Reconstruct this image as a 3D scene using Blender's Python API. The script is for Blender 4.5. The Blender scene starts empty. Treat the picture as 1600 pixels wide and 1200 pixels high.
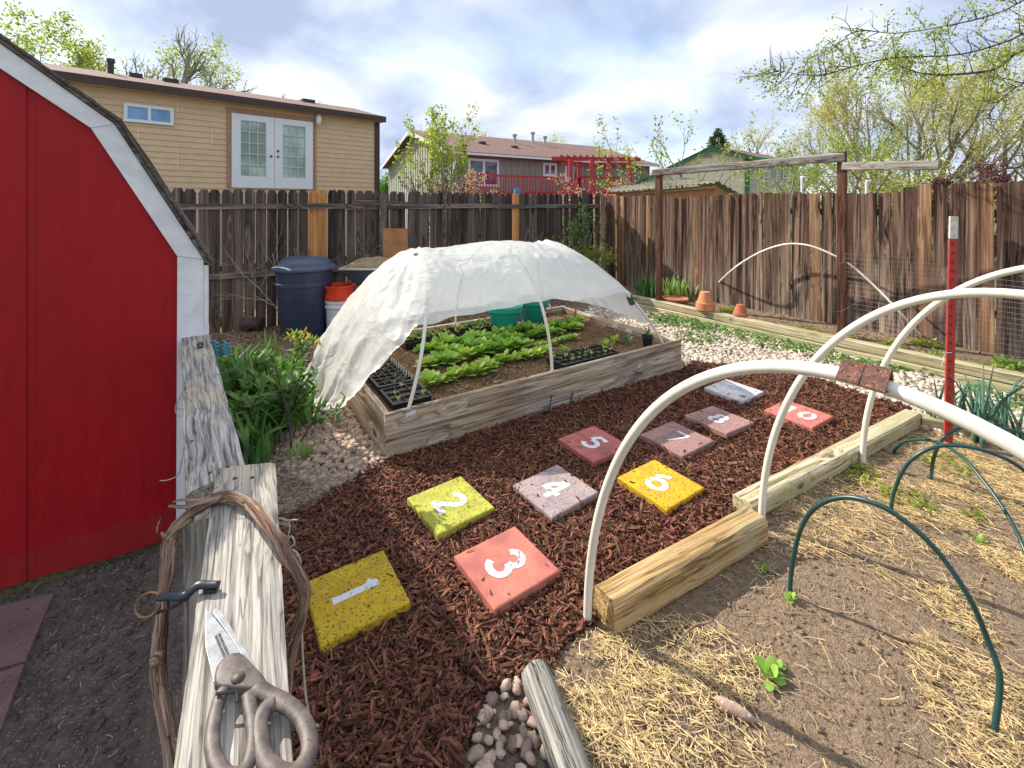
import bpy, math, random
import numpy as np
from mathutils import Vector, Matrix, noise

# ------------------------------------------------------------------ camera, sky, sun, exposure
scene = bpy.context.scene
CAMZ = 1.64
cam_d = bpy.data.cameras.new("camera"); cam = bpy.data.objects.new("camera", cam_d)
scene.collection.objects.link(cam); scene.camera = cam
cam.location = (0, 0, CAMZ); cam.rotation_euler = (math.radians(90), 0, 0)
cam_d.sensor_width = 36; cam_d.lens = 36*710/1600; cam_d.shift_y = -280/1600
cam_d.clip_start = 0.05; cam_d.clip_end = 2000
scene.view_settings.view_transform = 'Standard'; scene.view_settings.look = 'None'
scene.view_settings.gamma = 1; scene.view_settings.exposure = 0.8
SUN_TRAVEL = Vector((.86, -.51, 0)).normalized(); SUN_EL = math.radians(36)
sun_d = bpy.data.lights.new("sun", 'SUN'); sun_d.energy = 4.1; sun_d.angle = math.radians(.5)
sun_d.color = (1, .93, .82)
sun = bpy.data.objects.new("sun", sun_d); scene.collection.objects.link(sun)
tv = SUN_TRAVEL*math.cos(SUN_EL); tv.z = -math.sin(SUN_EL)
sun.rotation_euler = tv.to_track_quat('-Z', 'Y').to_euler()

world = bpy.data.worlds.new("World"); scene.world = world; world.use_nodes = True
def make_world():
    nt = world.node_tree; nt.nodes.clear(); N = nt.nodes; L = nt.links
    out = N.new('ShaderNodeOutputWorld'); bg = N.new('ShaderNodeBackground'); bg.inputs[1].default_value = .15
    sky = N.new('ShaderNodeTexSky'); sky.sky_type = 'NISHITA'; sky.sun_disc = False
    sky.sun_elevation = SUN_EL; sky.sun_rotation = math.atan2(-SUN_TRAVEL.x, -SUN_TRAVEL.y)
    sky.air_density = 1.0; sky.dust_density = .4
    tc = N.new('ShaderNodeTexCoord')
    sep = N.new('ShaderNodeSeparateXYZ'); L.new(tc.outputs['Generated'], sep.inputs[0])
    mx = N.new('ShaderNodeMath'); mx.operation = 'MAXIMUM'; mx.inputs[1].default_value = 0; L.new(sep.outputs[2], mx.inputs[0])
    ad = N.new('ShaderNodeMath'); ad.operation = 'ADD'; ad.inputs[1].default_value = .34; L.new(mx.outputs[0], ad.inputs[0])
    cb = N.new('ShaderNodeCombineXYZ')
    for i in (0, 1):
        d = N.new('ShaderNodeMath'); d.operation = 'DIVIDE'; L.new(sep.outputs[i], d.inputs[0]); L.new(ad.outputs[0], d.inputs[1]); L.new(d.outputs[0], cb.inputs[i])
    def nz(scale, detail, rough, off, dist=0.0):
        m = N.new('ShaderNodeMapping'); m.inputs['Location'].default_value = off; L.new(cb.outputs[0], m.inputs[0])
        m.inputs['Rotation'].default_value = (0, 0, .5); m.inputs['Scale'].default_value = (1, 1, 1)
        t = N.new('ShaderNodeTexNoise'); t.inputs['Scale'].default_value = scale; t.inputs['Detail'].default_value = detail
        t.inputs['Roughness'].default_value = rough; t.inputs['Distortion'].default_value = dist; L.new(m.outputs[0], t.inputs['Vector']); return t
    a = nz(.9, 7, .5, (3.1, 1.4, 0), .3); b = nz(1.9, 7, .52, (7.7, 2.3, 0), .35)
    cov = N.new('ShaderNodeValToRGB'); L.new(a.outputs[0], cov.inputs[0])
    cov.color_ramp.elements[0].position = .36; cov.color_ramp.elements[0].color = (.62, .62, .62, 1)
    cov.color_ramp.elements[1].position = .52; cov.color_ramp.elements[1].color = (1, 1, 1, 1)
    cr = N.new('ShaderNodeValToRGB'); L.new(b.outputs[0], cr.inputs[0])
    e = cr.color_ramp.elements
    e[0].position = .36; e[0].color = (1.95, 2.35, 3.3, 1); e[1].position = .63; e[1].color = (4.25, 4.45, 4.8, 1)
    m1 = e.new(.48); m1.color = (2.85, 3.2, 3.95, 1)
    mix = N.new('ShaderNodeMixRGB'); L.new(cov.outputs[0], mix.inputs[0]); L.new(sky.outputs[0], mix.inputs[1]); L.new(cr.outputs[0], mix.inputs[2])
    L.new(mix.outputs[0], bg.inputs[0]); L.new(bg.outputs[0], out.inputs[0])
make_world()

# ------------------------------------------------------------------ helpers
F = 710.0
rnd = random.Random(7); npr = np.random.RandomState(5)
def G(px, py, z=0.0):
    Y = F*(CAMZ-z)/(py-320); return Vector(((px-800)/F*Y, Y, z))
def P(px, py, Y): return Vector(((px-800)/F*Y, Y, CAMZ-(py-320)*Y/F))
A33 = math.radians(33)
U = Vector((math.cos(A33), math.sin(A33), 0)); V = Vector((-math.sin(A33), math.cos(A33), 0)); Z = Vector((0, 0, 1))
def onplane(px, py, A, D):
    k = (px-800)/F; s = (k*A.y-A.x)/(D.x-k*D.y); q = A+D*s
    return Vector((q.x, q.y, CAMZ-(py-320)*q.y/F))
COL = scene.collection
def mframe(o, x, z=Z):
    x = Vector(x).normalized(); z = Vector(z).normalized(); z = z if abs(z.dot(x)) < .999 else Vector((0, -1, 0)); y = z.cross(x).normalized(); z2 = x.cross(y)
    m = Matrix((x, y, z2)).transposed().to_4x4(); m.translation = o; return m
def tag(o, label=None, cat=None, group=None, kind=None):
    if label: o['label'] = label
    if cat: o['category'] = cat
    if group: o['group'] = group
    if kind: o['kind'] = kind
    return o
def thing(name, label, cat, loc=(0, 0, 0), group=None):
    o = bpy.data.objects.new(name, None); COL.objects.link(o); o.location = loc; o.empty_display_size = .05
    return tag(o, label, cat, group)
def adopt(o, parent, world=None):
    w = world if world is not None else Matrix.Identity(4)
    if parent is None: o.matrix_basis = w; return
    o.parent = parent
    if parent.type == 'EMPTY': o.matrix_parent_inverse = Matrix.Translation(parent.location).inverted(); o.matrix_basis = w
    else:
        o.matrix_parent_inverse = parent.matrix_basis.inverted(); o.matrix_basis = w
def copy_tree(o, parent=None):
    c = o.copy(); COL.objects.link(c)
    if parent is not None: c.parent = parent
    for ch in [x for x in scene.objects if x.parent == o]: copy_tree(ch, c)
    return c
KIDS = {}
class MB:
    def __init__(s): s.v = []; s.f = []; s.m = []; s.mi = 0
    def add(s, vs, fs):
        n = len(s.v); s.v.extend([Vector(p) for p in vs]); s.f.extend([tuple(i+n for i in f) for f in fs]); s.m.extend([s.mi]*len(fs)); return s
    def box(s, c, size, frame=None):
        x, y, z = [q/2 for q in size]
        vs = [Vector((a*x, b*y, d*z)) for a in (-1, 1) for b in (-1, 1) for d in (-1, 1)]
        if frame is not None: vs = [frame@v for v in vs]
        vs = [v+Vector(c) for v in vs]
        return s.add(vs, [(0, 1, 3, 2), (4, 6, 7, 5), (0, 4, 5, 1), (2, 3, 7, 6), (0, 2, 6, 4), (1, 5, 7, 3)])
    def tube(s, pts, r, n=8, cap=True, flat=1.0):
        pts = [Vector(p) for p in pts]; k = len(pts); rs = r if isinstance(r, (list, tuple)) else [r]*k
        vs = []; T0 = (pts[1]-pts[0]).normalized(); ref = Z if abs(T0.z) < .9 else Vector((1, 0, 0)); nn = (ref-T0*ref.dot(T0)).normalized()
        for i, p in enumerate(pts):
            T = (pts[min(i+1, k-1)]-pts[max(i-1, 0)])
            if T.length < 1e-9: T = T0
            T = T.normalized(); nn = (nn-T*nn.dot(T)); nn = nn.normalized() if nn.length > 1e-6 else T.orthogonal().normalized(); b = T.cross(nn)
            for j in range(n):
                a = 2*math.pi*j/n; vs.append(p+(nn*math.cos(a)*flat+b*math.sin(a))*rs[i])
        fs = [(i*n+j, i*n+(j+1) % n, (i+1)*n+(j+1) % n, (i+1)*n+j) for i in range(k-1) for j in range(n)]
        if cap: fs += [tuple(range(n-1, -1, -1)), tuple(range((k-1)*n, k*n))]
        return s.add(vs, fs)
    def lathe(s, prof, c=(0, 0, 0), n=32, sx=1, sy=1):
        c = Vector(c); vs = [c+Vector((r*math.cos(2*math.pi*j/n)*sx, r*math.sin(2*math.pi*j/n)*sy, z)) for r, z in prof for j in range(n)]
        fs = [(i*n+j, i*n+(j+1) % n, (i+1)*n+(j+1) % n, (i+1)*n+j) for i in range(len(prof)-1) for j in range(n)]
        return s.add(vs, fs)
    def prism(s, poly, d):
        n = len(poly); d = Vector(d); vs = [Vector(p) for p in poly]+[Vector(p)+d for p in poly]
        return s.add(vs, [tuple(range(n-1, -1, -1)), tuple(range(n, 2*n))]+[(i, (i+1) % n, n+(i+1) % n, n+i) for i in range(n)])
    def grid(s, rows):
        k = len(rows); n = len(rows[0]); vs = [p for r in rows for p in r]
        return s.add(vs, [(i*n+j, i*n+j+1, (i+1)*n+j+1, (i+1)*n+j) for i in range(k-1) for j in range(n-1)])
    def build(s, name, mat, parent=None, frame=None, smooth=False, bevel=0, auto=None):
        fr = frame if frame is not None else Matrix.Identity(4)
        if frame is None and s.v:
            c = sum(s.v, Vector())/len(s.v); zmin = min(v.z for v in s.v); fr = Matrix.Translation((c.x, c.y, zmin))
        inv = fr.inverted(); me = bpy.data.meshes.new(name); me.from_pydata([tuple(inv@v) for v in s.v], [], s.f)
        for m in (mat if isinstance(mat, (list, tuple)) else [mat]): me.materials.append(m)
        if any(s.m): me.polygons.foreach_set('material_index', s.m)
        if smooth: me.polygons.foreach_set('use_smooth', [True]*len(me.polygons))
        me.validate(); me.update()
        if smooth and auto: me.set_sharp_from_angle(angle=math.radians(auto))
        o = bpy.data.objects.new(name, me); COL.objects.link(o); adopt(o, parent, fr)
        if bevel:
            b = o.modifiers.new('bevel', 'BEVEL'); b.width = bevel; b.segments = 2; b.limit_method = 'ANGLE'
        return o
def sweep_beam(A, B, w, h, ch=.004, jit=.0, seg=1, up=Z, seed=0, warp=0.0, local=True):
    """chamfered board; returns MB in local coordinates (x along) plus its frame"""
    A = Vector(A); B = Vector(B); Lg = (B-A).length; fr = mframe(A, B-A, up); mb = MB(); r = random.Random(seed)
    x, y = w/2, h/2; sec = [(-x+ch, -y), (x-ch, -y), (x, -y+ch), (x, y-ch), (x-ch, y), (-x+ch, y), (-x, y-ch), (-x, -y+ch)]
    vs = []
    for i in range(seg+1):
        t = i/seg; oy = warp*math.sin(t*math.pi)
        for j, (a, b) in enumerate(sec):
            ja = r.uniform(-jit, jit); jb = r.uniform(-jit, jit); vs.append(Vector((t*Lg+(r.uniform(-jit, jit)*2 if i in (0, seg) else 0), a+ja, b+jb+oy)))
    fs = [(i*8+j, (i+1)*8+j, (i+1)*8+(j+1) % 8, i*8+(j+1) % 8) for i in range(seg) for j in range(8)]
    fs += [tuple(range(8)), tuple(range(seg*8+7, seg*8-1, -1))]
    mb.add([fr@v for v in vs], fs); return mb, fr
def beam(name, A, B, w, h, mat, parent=None, **k):
    mb, fr = sweep_beam(A, B, w, h, **k); return mb.build(name, mat, parent, frame=fr)
def np_mesh(name, V3, quads, mat, parent=None, smooth=False, tri=False):
    me = bpy.data.meshes.new(name); n = 3 if tri else 4
    me.vertices.add(len(V3)); me.vertices.foreach_set('co', np.asarray(V3, np.float32).ravel())
    q = np.asarray(quads, np.int32); me.loops.add(q.size); me.loops.foreach_set('vertex_index', q.ravel())
    me.polygons.add(len(q)); me.polygons.foreach_set('loop_start', np.arange(0, q.size, n, dtype=np.int32))
    me.polygons.foreach_set('use_smooth', np.full(len(q), smooth))
    me.update(calc_edges=True); me.validate(); me.materials.append(mat)
    o = bpy.data.objects.new(name, me); COL.objects.link(o); adopt(o, parent); return o
def catmull(pts, n=8):
    pts = [Vector(p) for p in pts]; out = []; e = [pts[0]*2-pts[1]]+pts+[pts[-1]*2-pts[-2]]
    for i in range(1, len(e)-2):
        a, b, c, d = e[i-1:i+3]
        for k in range(n):
            t = k/n; out.append(.5*((2*b)+(c-a)*t+(2*a-5*b+4*c-d)*t*t+(3*b-a-3*c+d)*t**3))
    out.append(pts[-1]); return out

# ------------------------------------------------------------------ materials
def newmat(name):
    m = bpy.data.materials.new(name); m.use_nodes = True; nt = m.node_tree; nt.nodes.clear()
    out = nt.nodes.new('ShaderNodeOutputMaterial'); b = nt.nodes.new('ShaderNodeBsdfPrincipled'); nt.links.new(b.outputs[0], out.inputs[0])
    return m, nt, b, out
def nd(nt, t, **k):
    n = nt.nodes.new(t)
    for a, v in k.items(): setattr(n, a, v)
    return n
def ramp(nt, src, stops):
    r = nd(nt, 'ShaderNodeValToRGB'); nt.links.new(src, r.inputs[0]); e = r.color_ramp.elements
    while len(e) < len(stops): e.new(.5)
    for i, (p, c) in enumerate(stops):
        e[i].position = p; e[i].color = (*c, 1) if len(c) == 3 else c
    return r.outputs[0]
def coords(nt, scale, kind='Object', rand=True):
    tc = nd(nt, 'ShaderNodeTexCoord'); src = tc.outputs[kind]
    if rand:
        oi = nd(nt, 'ShaderNodeObjectInfo'); mul = nd(nt, 'ShaderNodeMath', operation='MULTIPLY'); mul.inputs[1].default_value = 37.0
        nt.links.new(oi.outputs['Random'], mul.inputs[0]); va = nd(nt, 'ShaderNodeVectorMath', operation='ADD')
        nt.links.new(src, va.inputs[0]); nt.links.new(mul.outputs[0], va.inputs[1]); src = va.outputs[0]
    mp = nd(nt, 'ShaderNodeMapping'); mp.inputs['Scale'].default_value = scale; nt.links.new(src, mp.inputs[0]); return mp.outputs[0]
def noi(nt, vec, scale=1, detail=5, rough=.55, dist=0):
    n = nd(nt, 'ShaderNodeTexNoise'); nt.links.new(vec, n.inputs['Vector']); n.inputs['Scale'].default_value = scale
    n.inputs['Detail'].default_value = detail; n.inputs['Roughness'].default_value = rough; n.inputs['Distortion'].default_value = dist; return n.outputs[0]
def mixc(nt, f, a, b, mode='MIX'):
    m = nd(nt, 'ShaderNodeMixRGB', blend_type=mode)
    for i, s in enumerate((f, a, b)):
        if isinstance(s, (int, float)): m.inputs[i].default_value = s
        elif isinstance(s, tuple): m.inputs[i].default_value = (*s, 1)
        else: nt.links.new(s, m.inputs[i])
    return m.outputs[0]
def bumpn(nt, b, h, strength, dist=.01):
    n = nd(nt, 'ShaderNodeBump'); n.inputs['Strength'].default_value = strength; n.inputs['Distance'].default_value = dist
    nt.links.new(h, n.inputs['Height']); nt.links.new(n.outputs[0], b.inputs['Normal'])
def hsv_var(nt, col, amount=.2, island=False, hue=.0):
    if island: src = nd(nt, 'ShaderNodeNewGeometry').outputs['Random Per Island']
    else: src = nd(nt, 'ShaderNodeObjectInfo').outputs['Random']
    mr = nd(nt, 'ShaderNodeMapRange'); nt.links.new(src, mr.inputs[0]); mr.inputs[3].default_value = 1-amount; mr.inputs[4].default_value = 1+amount
    h = nd(nt, 'ShaderNodeHueSaturation'); nt.links.new(mr.outputs[0], h.inputs['Value']); nt.links.new(col, h.inputs['Color'])
    if hue:
        m2 = nd(nt, 'ShaderNodeMath', operation='MULTIPLY'); m2.inputs[1].default_value = 7.31; nt.links.new(src, m2.inputs[0])
        fr = nd(nt, 'ShaderNodeMath', operation='FRACT'); nt.links.new(m2.outputs[0], fr.inputs[0])
        m3 = nd(nt, 'ShaderNodeMapRange'); nt.links.new(fr.outputs[0], m3.inputs[0]); m3.inputs[3].default_value = .5-hue; m3.inputs[4].default_value = .5+hue
        nt.links.new(m3.outputs[0], h.inputs['Hue'])
    return h.outputs[0]
def plain(name, c1, c2=None, scale=20, rough=.6, bump=.1, bdist=.003, var=0, island=False, detail=5, metallic=0, kind='Object', spec=.5, dirt=None, speck=None, sscale=150, sth=.62, hue=0, stretch=(1, 1, 1), lo=.35, hi=.65):
    m, nt, b, out = newmat(name); c2 = c2 or tuple(x*.75 for x in c1)
    vec = coords(nt, stretch, kind); n1 = noi(nt, vec, scale, detail); col = ramp(nt, n1, [(lo, c2), (hi, c1)])
    if speck is not None:
        n2 = noi(nt, vec, sscale, 2); f = ramp(nt, n2, [(sth, (0, 0, 0)), (sth+.03, (1, 1, 1))]); col = mixc(nt, f, col, speck)
    if dirt is not None: col = mixc(nt, ramp(nt, noi(nt, vec, 7, 8, .7, .8), [(.52, (0, 0, 0)), (.72, (.7, .7, .7))]), col, dirt)
    if var: col = hsv_var(nt, col, var, island, hue)
    nt.links.new(col, b.inputs['Base Color']); b.inputs['Roughness'].default_value = rough; b.inputs['Metallic'].default_value = metallic
    b.inputs['Specular IOR Level'].default_value = spec
    if bump: bumpn(nt, b, noi(nt, vec, scale*3, 6), bump, bdist)
    return m
def wood(name, dark, mid, light,  across=26, along=1.6, rough=.85, bump=.5, var=.15, stain=None, stain_scale=1.2, knots=True, cracks=.5, axis=0, bd=.004, hue=0, lo=.34, hi=.62, stain_lo=.48, warp=1.6, zmix=None, ksz=(.05, .11)):
    m, nt, b, out = newmat(name); sc = [across]*3; sc[axis] = along
    tcv = coords(nt, (1, 1, 1)); mp = nd(nt, 'ShaderNodeMapping'); mp.inputs['Scale'].default_value = sc; nt.links.new(tcv, mp.inputs[0]); v = mp.outputs[0]
    # knots bend the grain
    ks = [5.0]*3; ks[axis] = 2.2
    mk = nd(nt, 'ShaderNodeMapping'); mk.inputs['Scale'].default_value = ks; nt.links.new(tcv, mk.inputs[0])
    vo = nd(nt, 'ShaderNodeTexVoronoi'); nt.links.new(mk.outputs[0], vo.inputs['Vector']); vo.inputs['Scale'].default_value = 1.0
    if knots:
        kd = ramp(nt, vo.outputs['Distance'], [(.05, (1, 1, 1)), (.35, (0, 0, 0))])
        va = nd(nt, 'ShaderNodeVectorMath', operation='ADD'); sc2 = nd(nt, 'ShaderNodeVectorMath', operation='SCALE'); sc2.inputs['Scale'].default_value = warp
        nt.links.new(kd, sc2.inputs[0]); nt.links.new(v, va.inputs[0]); nt.links.new(sc2.outputs[0], va.inputs[1]); v = va.outputs[0]
    g = noi(nt, v, 1.0, 8, .62, .6); g2 = noi(nt, v, 3.5, 4, .6)
    col = ramp(nt, g, [(lo, dark), ((lo+hi)/2, mid), (hi, light)])
    fine = ramp(nt, g2, [(.35, (.72, .72, .72)), (.65, (1.1, 1.1, 1.1))]); col = mixc(nt, 1.0, col, fine, 'MULTIPLY')
    if stain is not None:
        ss = [stain_scale*2.2]*3; ss[axis] = stain_scale
        ms = nd(nt, 'ShaderNodeMapping'); ms.inputs['Scale'].default_value = ss; nt.links.new(tcv, ms.inputs[0])
        f = ramp(nt, noi(nt, ms.outputs[0], 1, 5, .6, .4), [(stain_lo, (0, 0, 0)), (stain_lo+.16, (1, 1, 1))]); col = mixc(nt, f, col, mixc(nt, .85, col, stain))
    if cracks:
        cs = [across*.5]*3; cs[axis] = along*.6
        mc = nd(nt, 'ShaderNodeMapping'); mc.inputs['Scale'].default_value = cs; nt.links.new(tcv, mc.inputs[0])
        cn = noi(nt, mc.outputs[0], 1, 3, .5, .3)
        cf = ramp(nt, cn, [(.482, (0, 0, 0)), (.495, (cracks, cracks, cracks)), (.505, (cracks, cracks, cracks)), (.518, (0, 0, 0))]); col = mixc(nt, cf, col, tuple(x*.2 for x in dark))
    if knots:
        kf = ramp(nt, vo.outputs['Distance'], [(ksz[0], (.9, .9, .9)), (ksz[1], (0, 0, 0))]); col = mixc(nt, kf, col, tuple(x*.45 for x in dark))
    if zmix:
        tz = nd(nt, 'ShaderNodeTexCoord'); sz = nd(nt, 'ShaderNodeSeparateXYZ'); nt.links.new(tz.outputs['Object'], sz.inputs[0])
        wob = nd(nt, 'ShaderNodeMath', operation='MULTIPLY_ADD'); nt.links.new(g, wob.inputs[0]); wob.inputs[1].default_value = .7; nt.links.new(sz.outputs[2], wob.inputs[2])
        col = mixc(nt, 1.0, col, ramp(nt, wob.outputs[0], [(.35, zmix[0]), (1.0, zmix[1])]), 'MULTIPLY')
    if var: col = hsv_var(nt, col, var, False, hue)
    nt.links.new(col, b.inputs['Base Color']); b.inputs['Roughness'].default_value = rough; b.inputs['Specular IOR Level'].default_value = .25
    bumpn(nt, b, g, bump, bd); return m
def leafmat(name, c1, c2, rough=.5, trans=.35, var=.2, hue=.02, scale=12, spec=.4):
    m, nt, b, out = newmat(name); v = coords(nt, (1, 1, 1)); col = ramp(nt, noi(nt, v, scale, 3), [(.35, c2), (.65, c1)])
    col = hsv_var(nt, col, var, True, hue); nt.links.new(col, b.inputs['Base Color']); b.inputs['Roughness'].default_value = rough
    b.inputs['Specular IOR Level'].default_value = spec
    t = nd(nt, 'ShaderNodeBsdfTranslucent'); nt.links.new(mixc(nt, 1, col, (1.3, 1.4, .5), 'MULTIPLY'), t.inputs[0])
    mx = nd(nt, 'ShaderNodeMixShader'); mx.inputs[0].default_value = trans; nt.links.new(b.outputs[0], mx.inputs[1]); nt.links.new(t.outputs[0], mx.inputs[2])
    nt.links.new(mx.outputs[0], out.inputs[0]); return m
def glassy(name, c=(.03, .05, .08), rough=.05):
    m, nt, b, out = newmat(name); v = coords(nt, (1, 1, 1))
    nt.links.new(ramp(nt, noi(nt, v, 1.2, 3), [(.4, c), (.6, tuple(x*2.2+.03 for x in c))]), b.inputs['Base Color']); b.inputs['Roughness'].default_value = rough
    b.inputs['Specular IOR Level'].default_value = .8; return m

M = {}
M['bark_chip'] = plain('bark_chip', (.22, .088, .048), (.075, .03, .018), 40, .8, .5, .003, var=.7, island=True, hue=.02, spec=.3)
M['soil'] = plain('soil', (.28, .19, .118), (.16, .108, .066), 34, .95, 1.0, .012, speck=(.38, .29, .19), sscale=170, sth=.62, detail=10)
M['dark_soil'] = plain('dark_soil', (.135, .11, .088), (.065, .053, .043), 22, .95, 1.0, .012, speck=(.24, .21, .17), sscale=110, sth=.62, detail=9)
M['bed_soil'] = plain('bed_soil', (.22, .125, .06), (.09, .048, .025), 30, .95, 1.0, .02, speck=(.4, .27, .13), sscale=70, sth=.6)
M['mulch_ground'] = plain('mulch_ground', (.07, .026, .017), (.025, .01, .007), 50, .95, 1.0, .02)
M['pebble_ground'] = plain('pebble_ground', (.28, .21, .15), (.14, .10, .075), 30, .95, 1.0, .02)
M['grass_ground'] = plain('grass_ground', (.10, .13, .04), (.16, .13, .08), 2, .95, .6, .03)
M['pebble'] = plain('pebble', (.62, .52, .41), (.42, .34, .26), 25, .75, .3, .003, var=.42, island=True, hue=.015)
M['grey_pebble'] = plain('grey_pebble', (.50, .37, .28), (.32, .22, .165), 25, .75, .3, .003, var=.4, island=True, hue=.02)
M['stone_pink'] = plain('stone_pink', (.46, .31, .24), (.32, .21, .16), 40, .85, .4, .003, speck=(.55, .45, .38), sscale=90)
M['straw'] = plain('straw', (.72, .53, .24), (.36, .24, .11), 30, .6, .1, .001, var=.45, island=True, hue=.015)
M['straw_dull'] = plain('straw_dull', (.42, .34, .24), (.26, .2, .14), 30, .7, .1, .001, var=.45, island=True, hue=.015)
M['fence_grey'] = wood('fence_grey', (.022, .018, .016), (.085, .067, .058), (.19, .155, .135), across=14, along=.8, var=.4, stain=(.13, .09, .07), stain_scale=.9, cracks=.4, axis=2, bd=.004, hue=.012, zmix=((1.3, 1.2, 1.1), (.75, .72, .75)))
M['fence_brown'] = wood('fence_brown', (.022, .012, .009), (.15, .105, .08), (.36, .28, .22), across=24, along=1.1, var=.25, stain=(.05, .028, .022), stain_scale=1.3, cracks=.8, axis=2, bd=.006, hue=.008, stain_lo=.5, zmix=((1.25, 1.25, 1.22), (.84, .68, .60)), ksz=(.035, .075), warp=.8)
M['fence_new'] = wood('fence_new', (.36, .15, .045), (.52, .24, .08), (.62, .32, .12), across=14, along=.8, var=.1, cracks=.1, axis=2)
M['rail_grey'] = wood('rail_grey', (.05, .04, .035), (.13, .105, .09), (.24, .2, .17), across=24, along=1.2, var=.1, cracks=.4)
M['cap_wood'] = wood('cap_wood', (.09, .08, .072), (.36, .33, .29), (.60, .55, .48), across=95, along=3.2, var=.05, cracks=.55, bump=1.0, bd=.003, stain=(.60, .49, .33), stain_scale=2.6, stain_lo=.5, warp=.9)
M['post_brown'] = wood('post_brown', (.035, .014, .009), (.10, .042, .026), (.20, .10, .065), across=30, along=1.5, var=.1, axis=0)
M['beam_grey'] = wood('beam_grey', (.10, .088, .078), (.26, .23, .2), (.42, .38, .33), across=28, along=1.6, var=.08, cracks=.7)
M['bed_board'] = wood('bed_board', (.13, .08, .045), (.42, .32, .22), (.66, .57, .45), across=20, along=1.0, var=.08, stain=(.33, .30, .27), stain_scale=1.3, bump=.6, cracks=.6, stain_lo=.5)
M['timber'] = wood('timber', (.17, .09, .03), (.44, .28, .115), (.62, .44, .22), across=46, along=1.2, var=.08, stain=(.44, .38, .22), stain_scale=1.0, cracks=.6, bump=.7, bd=.005)
M['timber_pale'] = wood('timber_pale', (.22, .17, .09), (.50, .42, .25), (.68, .60, .42), across=40, along=1.0, var=.08, stain=(.36, .35, .19), stain_scale=.9, cracks=.7, bump=.6)
M['log_grey'] = wood('log_grey', (.05, .046, .04), (.25, .235, .205), (.44, .42, .37), across=95, along=3, var=.02, cracks=.9, bump=1.0, bd=.006)
M['vine'] = wood('vine', (.06, .03, .018), (.25, .14, .085), (.52, .39, .29), across=130, along=6, var=.12, knots=False, cracks=.7, bump=1.0, bd=.004)
M['end_grain'] = plain('end_grain', (.16, .11, .05), (.06, .04, .02), 60, .9, .5)
M['bark'] = plain('bark', (.36, .32, .26), (.20, .17, .13), 20, .9, .6, .01)
M['bark_dark'] = plain('bark_dark', (.10, .075, .06), (.05, .035, .03), 20, .9, .6, .01)
def red_paint():
    m, nt, b, out = newmat('red_paint'); v = coords(nt, (16, 16, 3), rand=False); g = noi(nt, v, 1.0, 8, .65, .8)
    col = ramp(nt, g, [(.3, (.30, .002, .006)), (.7, (.38, .005, .011))])
    tz = nd(nt, 'ShaderNodeTexCoord'); sz = nd(nt, 'ShaderNodeSeparateXYZ'); nt.links.new(tz.outputs['Object'], sz.inputs[0])
    v2 = coords(nt, (9, 9, 9), rand=False); wz = nd(nt, 'ShaderNodeMath', operation='MULTIPLY_ADD'); nt.links.new(noi(nt, v2, 1, 9, .8), wz.inputs[0]); wz.inputs[1].default_value = -.16; nt.links.new(sz.outputs[2], wz.inputs[2])
    col = mixc(nt, ramp(nt, wz.outputs[0], [(.0, (.18, .18, .18)), (.03, (0, 0, 0))]), col, (.13, .06, .045))
    v3 = coords(nt, (3, 3, 1.2), rand=False); col = mixc(nt, 1.0, col, ramp(nt, noi(nt, v3, 1, 5), [(.35, (.94, .94, .94)), (.65, (1.05, 1.05, 1.05))]), 'MULTIPLY'); nt.links.new(col, b.inputs['Base Color'])
    nt.links.new(ramp(nt, g, [(.3, (.45, .45, .45)), (.7, (.6, .6, .6))]), b.inputs['Roughness']); b.inputs['Specular IOR Level'].default_value = .3; bumpn(nt, b, g, .8, .004); return m
M['red_paint'] = red_paint()
M['white_paint'] = plain('white_paint', (.78, .79, .82), (.66, .67, .70), 14, .5, .35, .003)
M['shingle'] = plain('shingle', (.16, .13, .115), (.07, .055, .05), 60, .95, 1.0, .01, speck=(.3, .25, .21), sscale=200, sth=.6)
M['shingle_red'] = plain('shingle_red', (.28, .165, .13), (.15, .085, .07), 8, .95, .6, .01, stretch=(1, 1, 1))
M['siding_tan'] = plain('siding_tan', (.66, .48, .30), (.60, .43, .26), 5, .7, .15, .003)
M['siding_green'] = plain('siding_green', (.42, .43, .33), (.36, .37, .28), 3, .8, .1)
M['siding_grey'] = plain('siding_grey', (.27, .29, .25), (.23, .25, .215), 3, .8, .1)
M['siding_yellow'] = plain('siding_yellow', (.86, .80, .58), (.82, .75, .53), 3, .8, .1)
M['siding_pale'] = plain('siding_pale', (.43, .43, .40), (.38, .38, .36), 3, .8, .1)
M['brown_trim'] = plain('brown_trim', (.06, .03, .024), (.045, .022, .018), 8, .6, .1)
M['green_trim'] = plain('green_trim', (.03, .22, .09), (.025, .17, .07), 8, .6, .1)
M['pink_wood'] = plain('pink_wood', (.44, .25, .15), (.33, .17, .10), 20, .8, .3)
M['deck_red'] = plain('deck_red', (.46, .035, .04), (.38, .028, .032), 10, .6, .1)
M['door_white'] = plain('door_white', (.74, .77, .80), (.70, .73, .77), 10, .45, .05)
M['muntin'] = plain('muntin', (.6, .57, .36), (.55, .52, .32), 10, .5, .05)
M['glass'] = glassy('glass'); M['glass_pale'] = glassy('glass_pale', (.16, .24, .24), .08); M['glass_blue'] = glassy('glass_blue', (.05, .14, .26), .05)
M['black_metal'] = plain('black_metal', (.03, .03, .032), (.02, .02, .02), 20, .45, .05, metallic=.2)
M['corrugated'] = plain('corrugated', (.15, .135, .09), (.10, .09, .06), 6, .5, .2, metallic=.3)
M['orange_wood'] = plain('orange_wood', (.42, .2, .07), (.3, .13, .045), 6, .8, .3)
M['pvc'] = plain('pvc', (.80, .77, .66), (.72, .68, .55), 4, .32, .05, speck=(.45, .33, .18), sscale=22, sth=.72)
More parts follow.
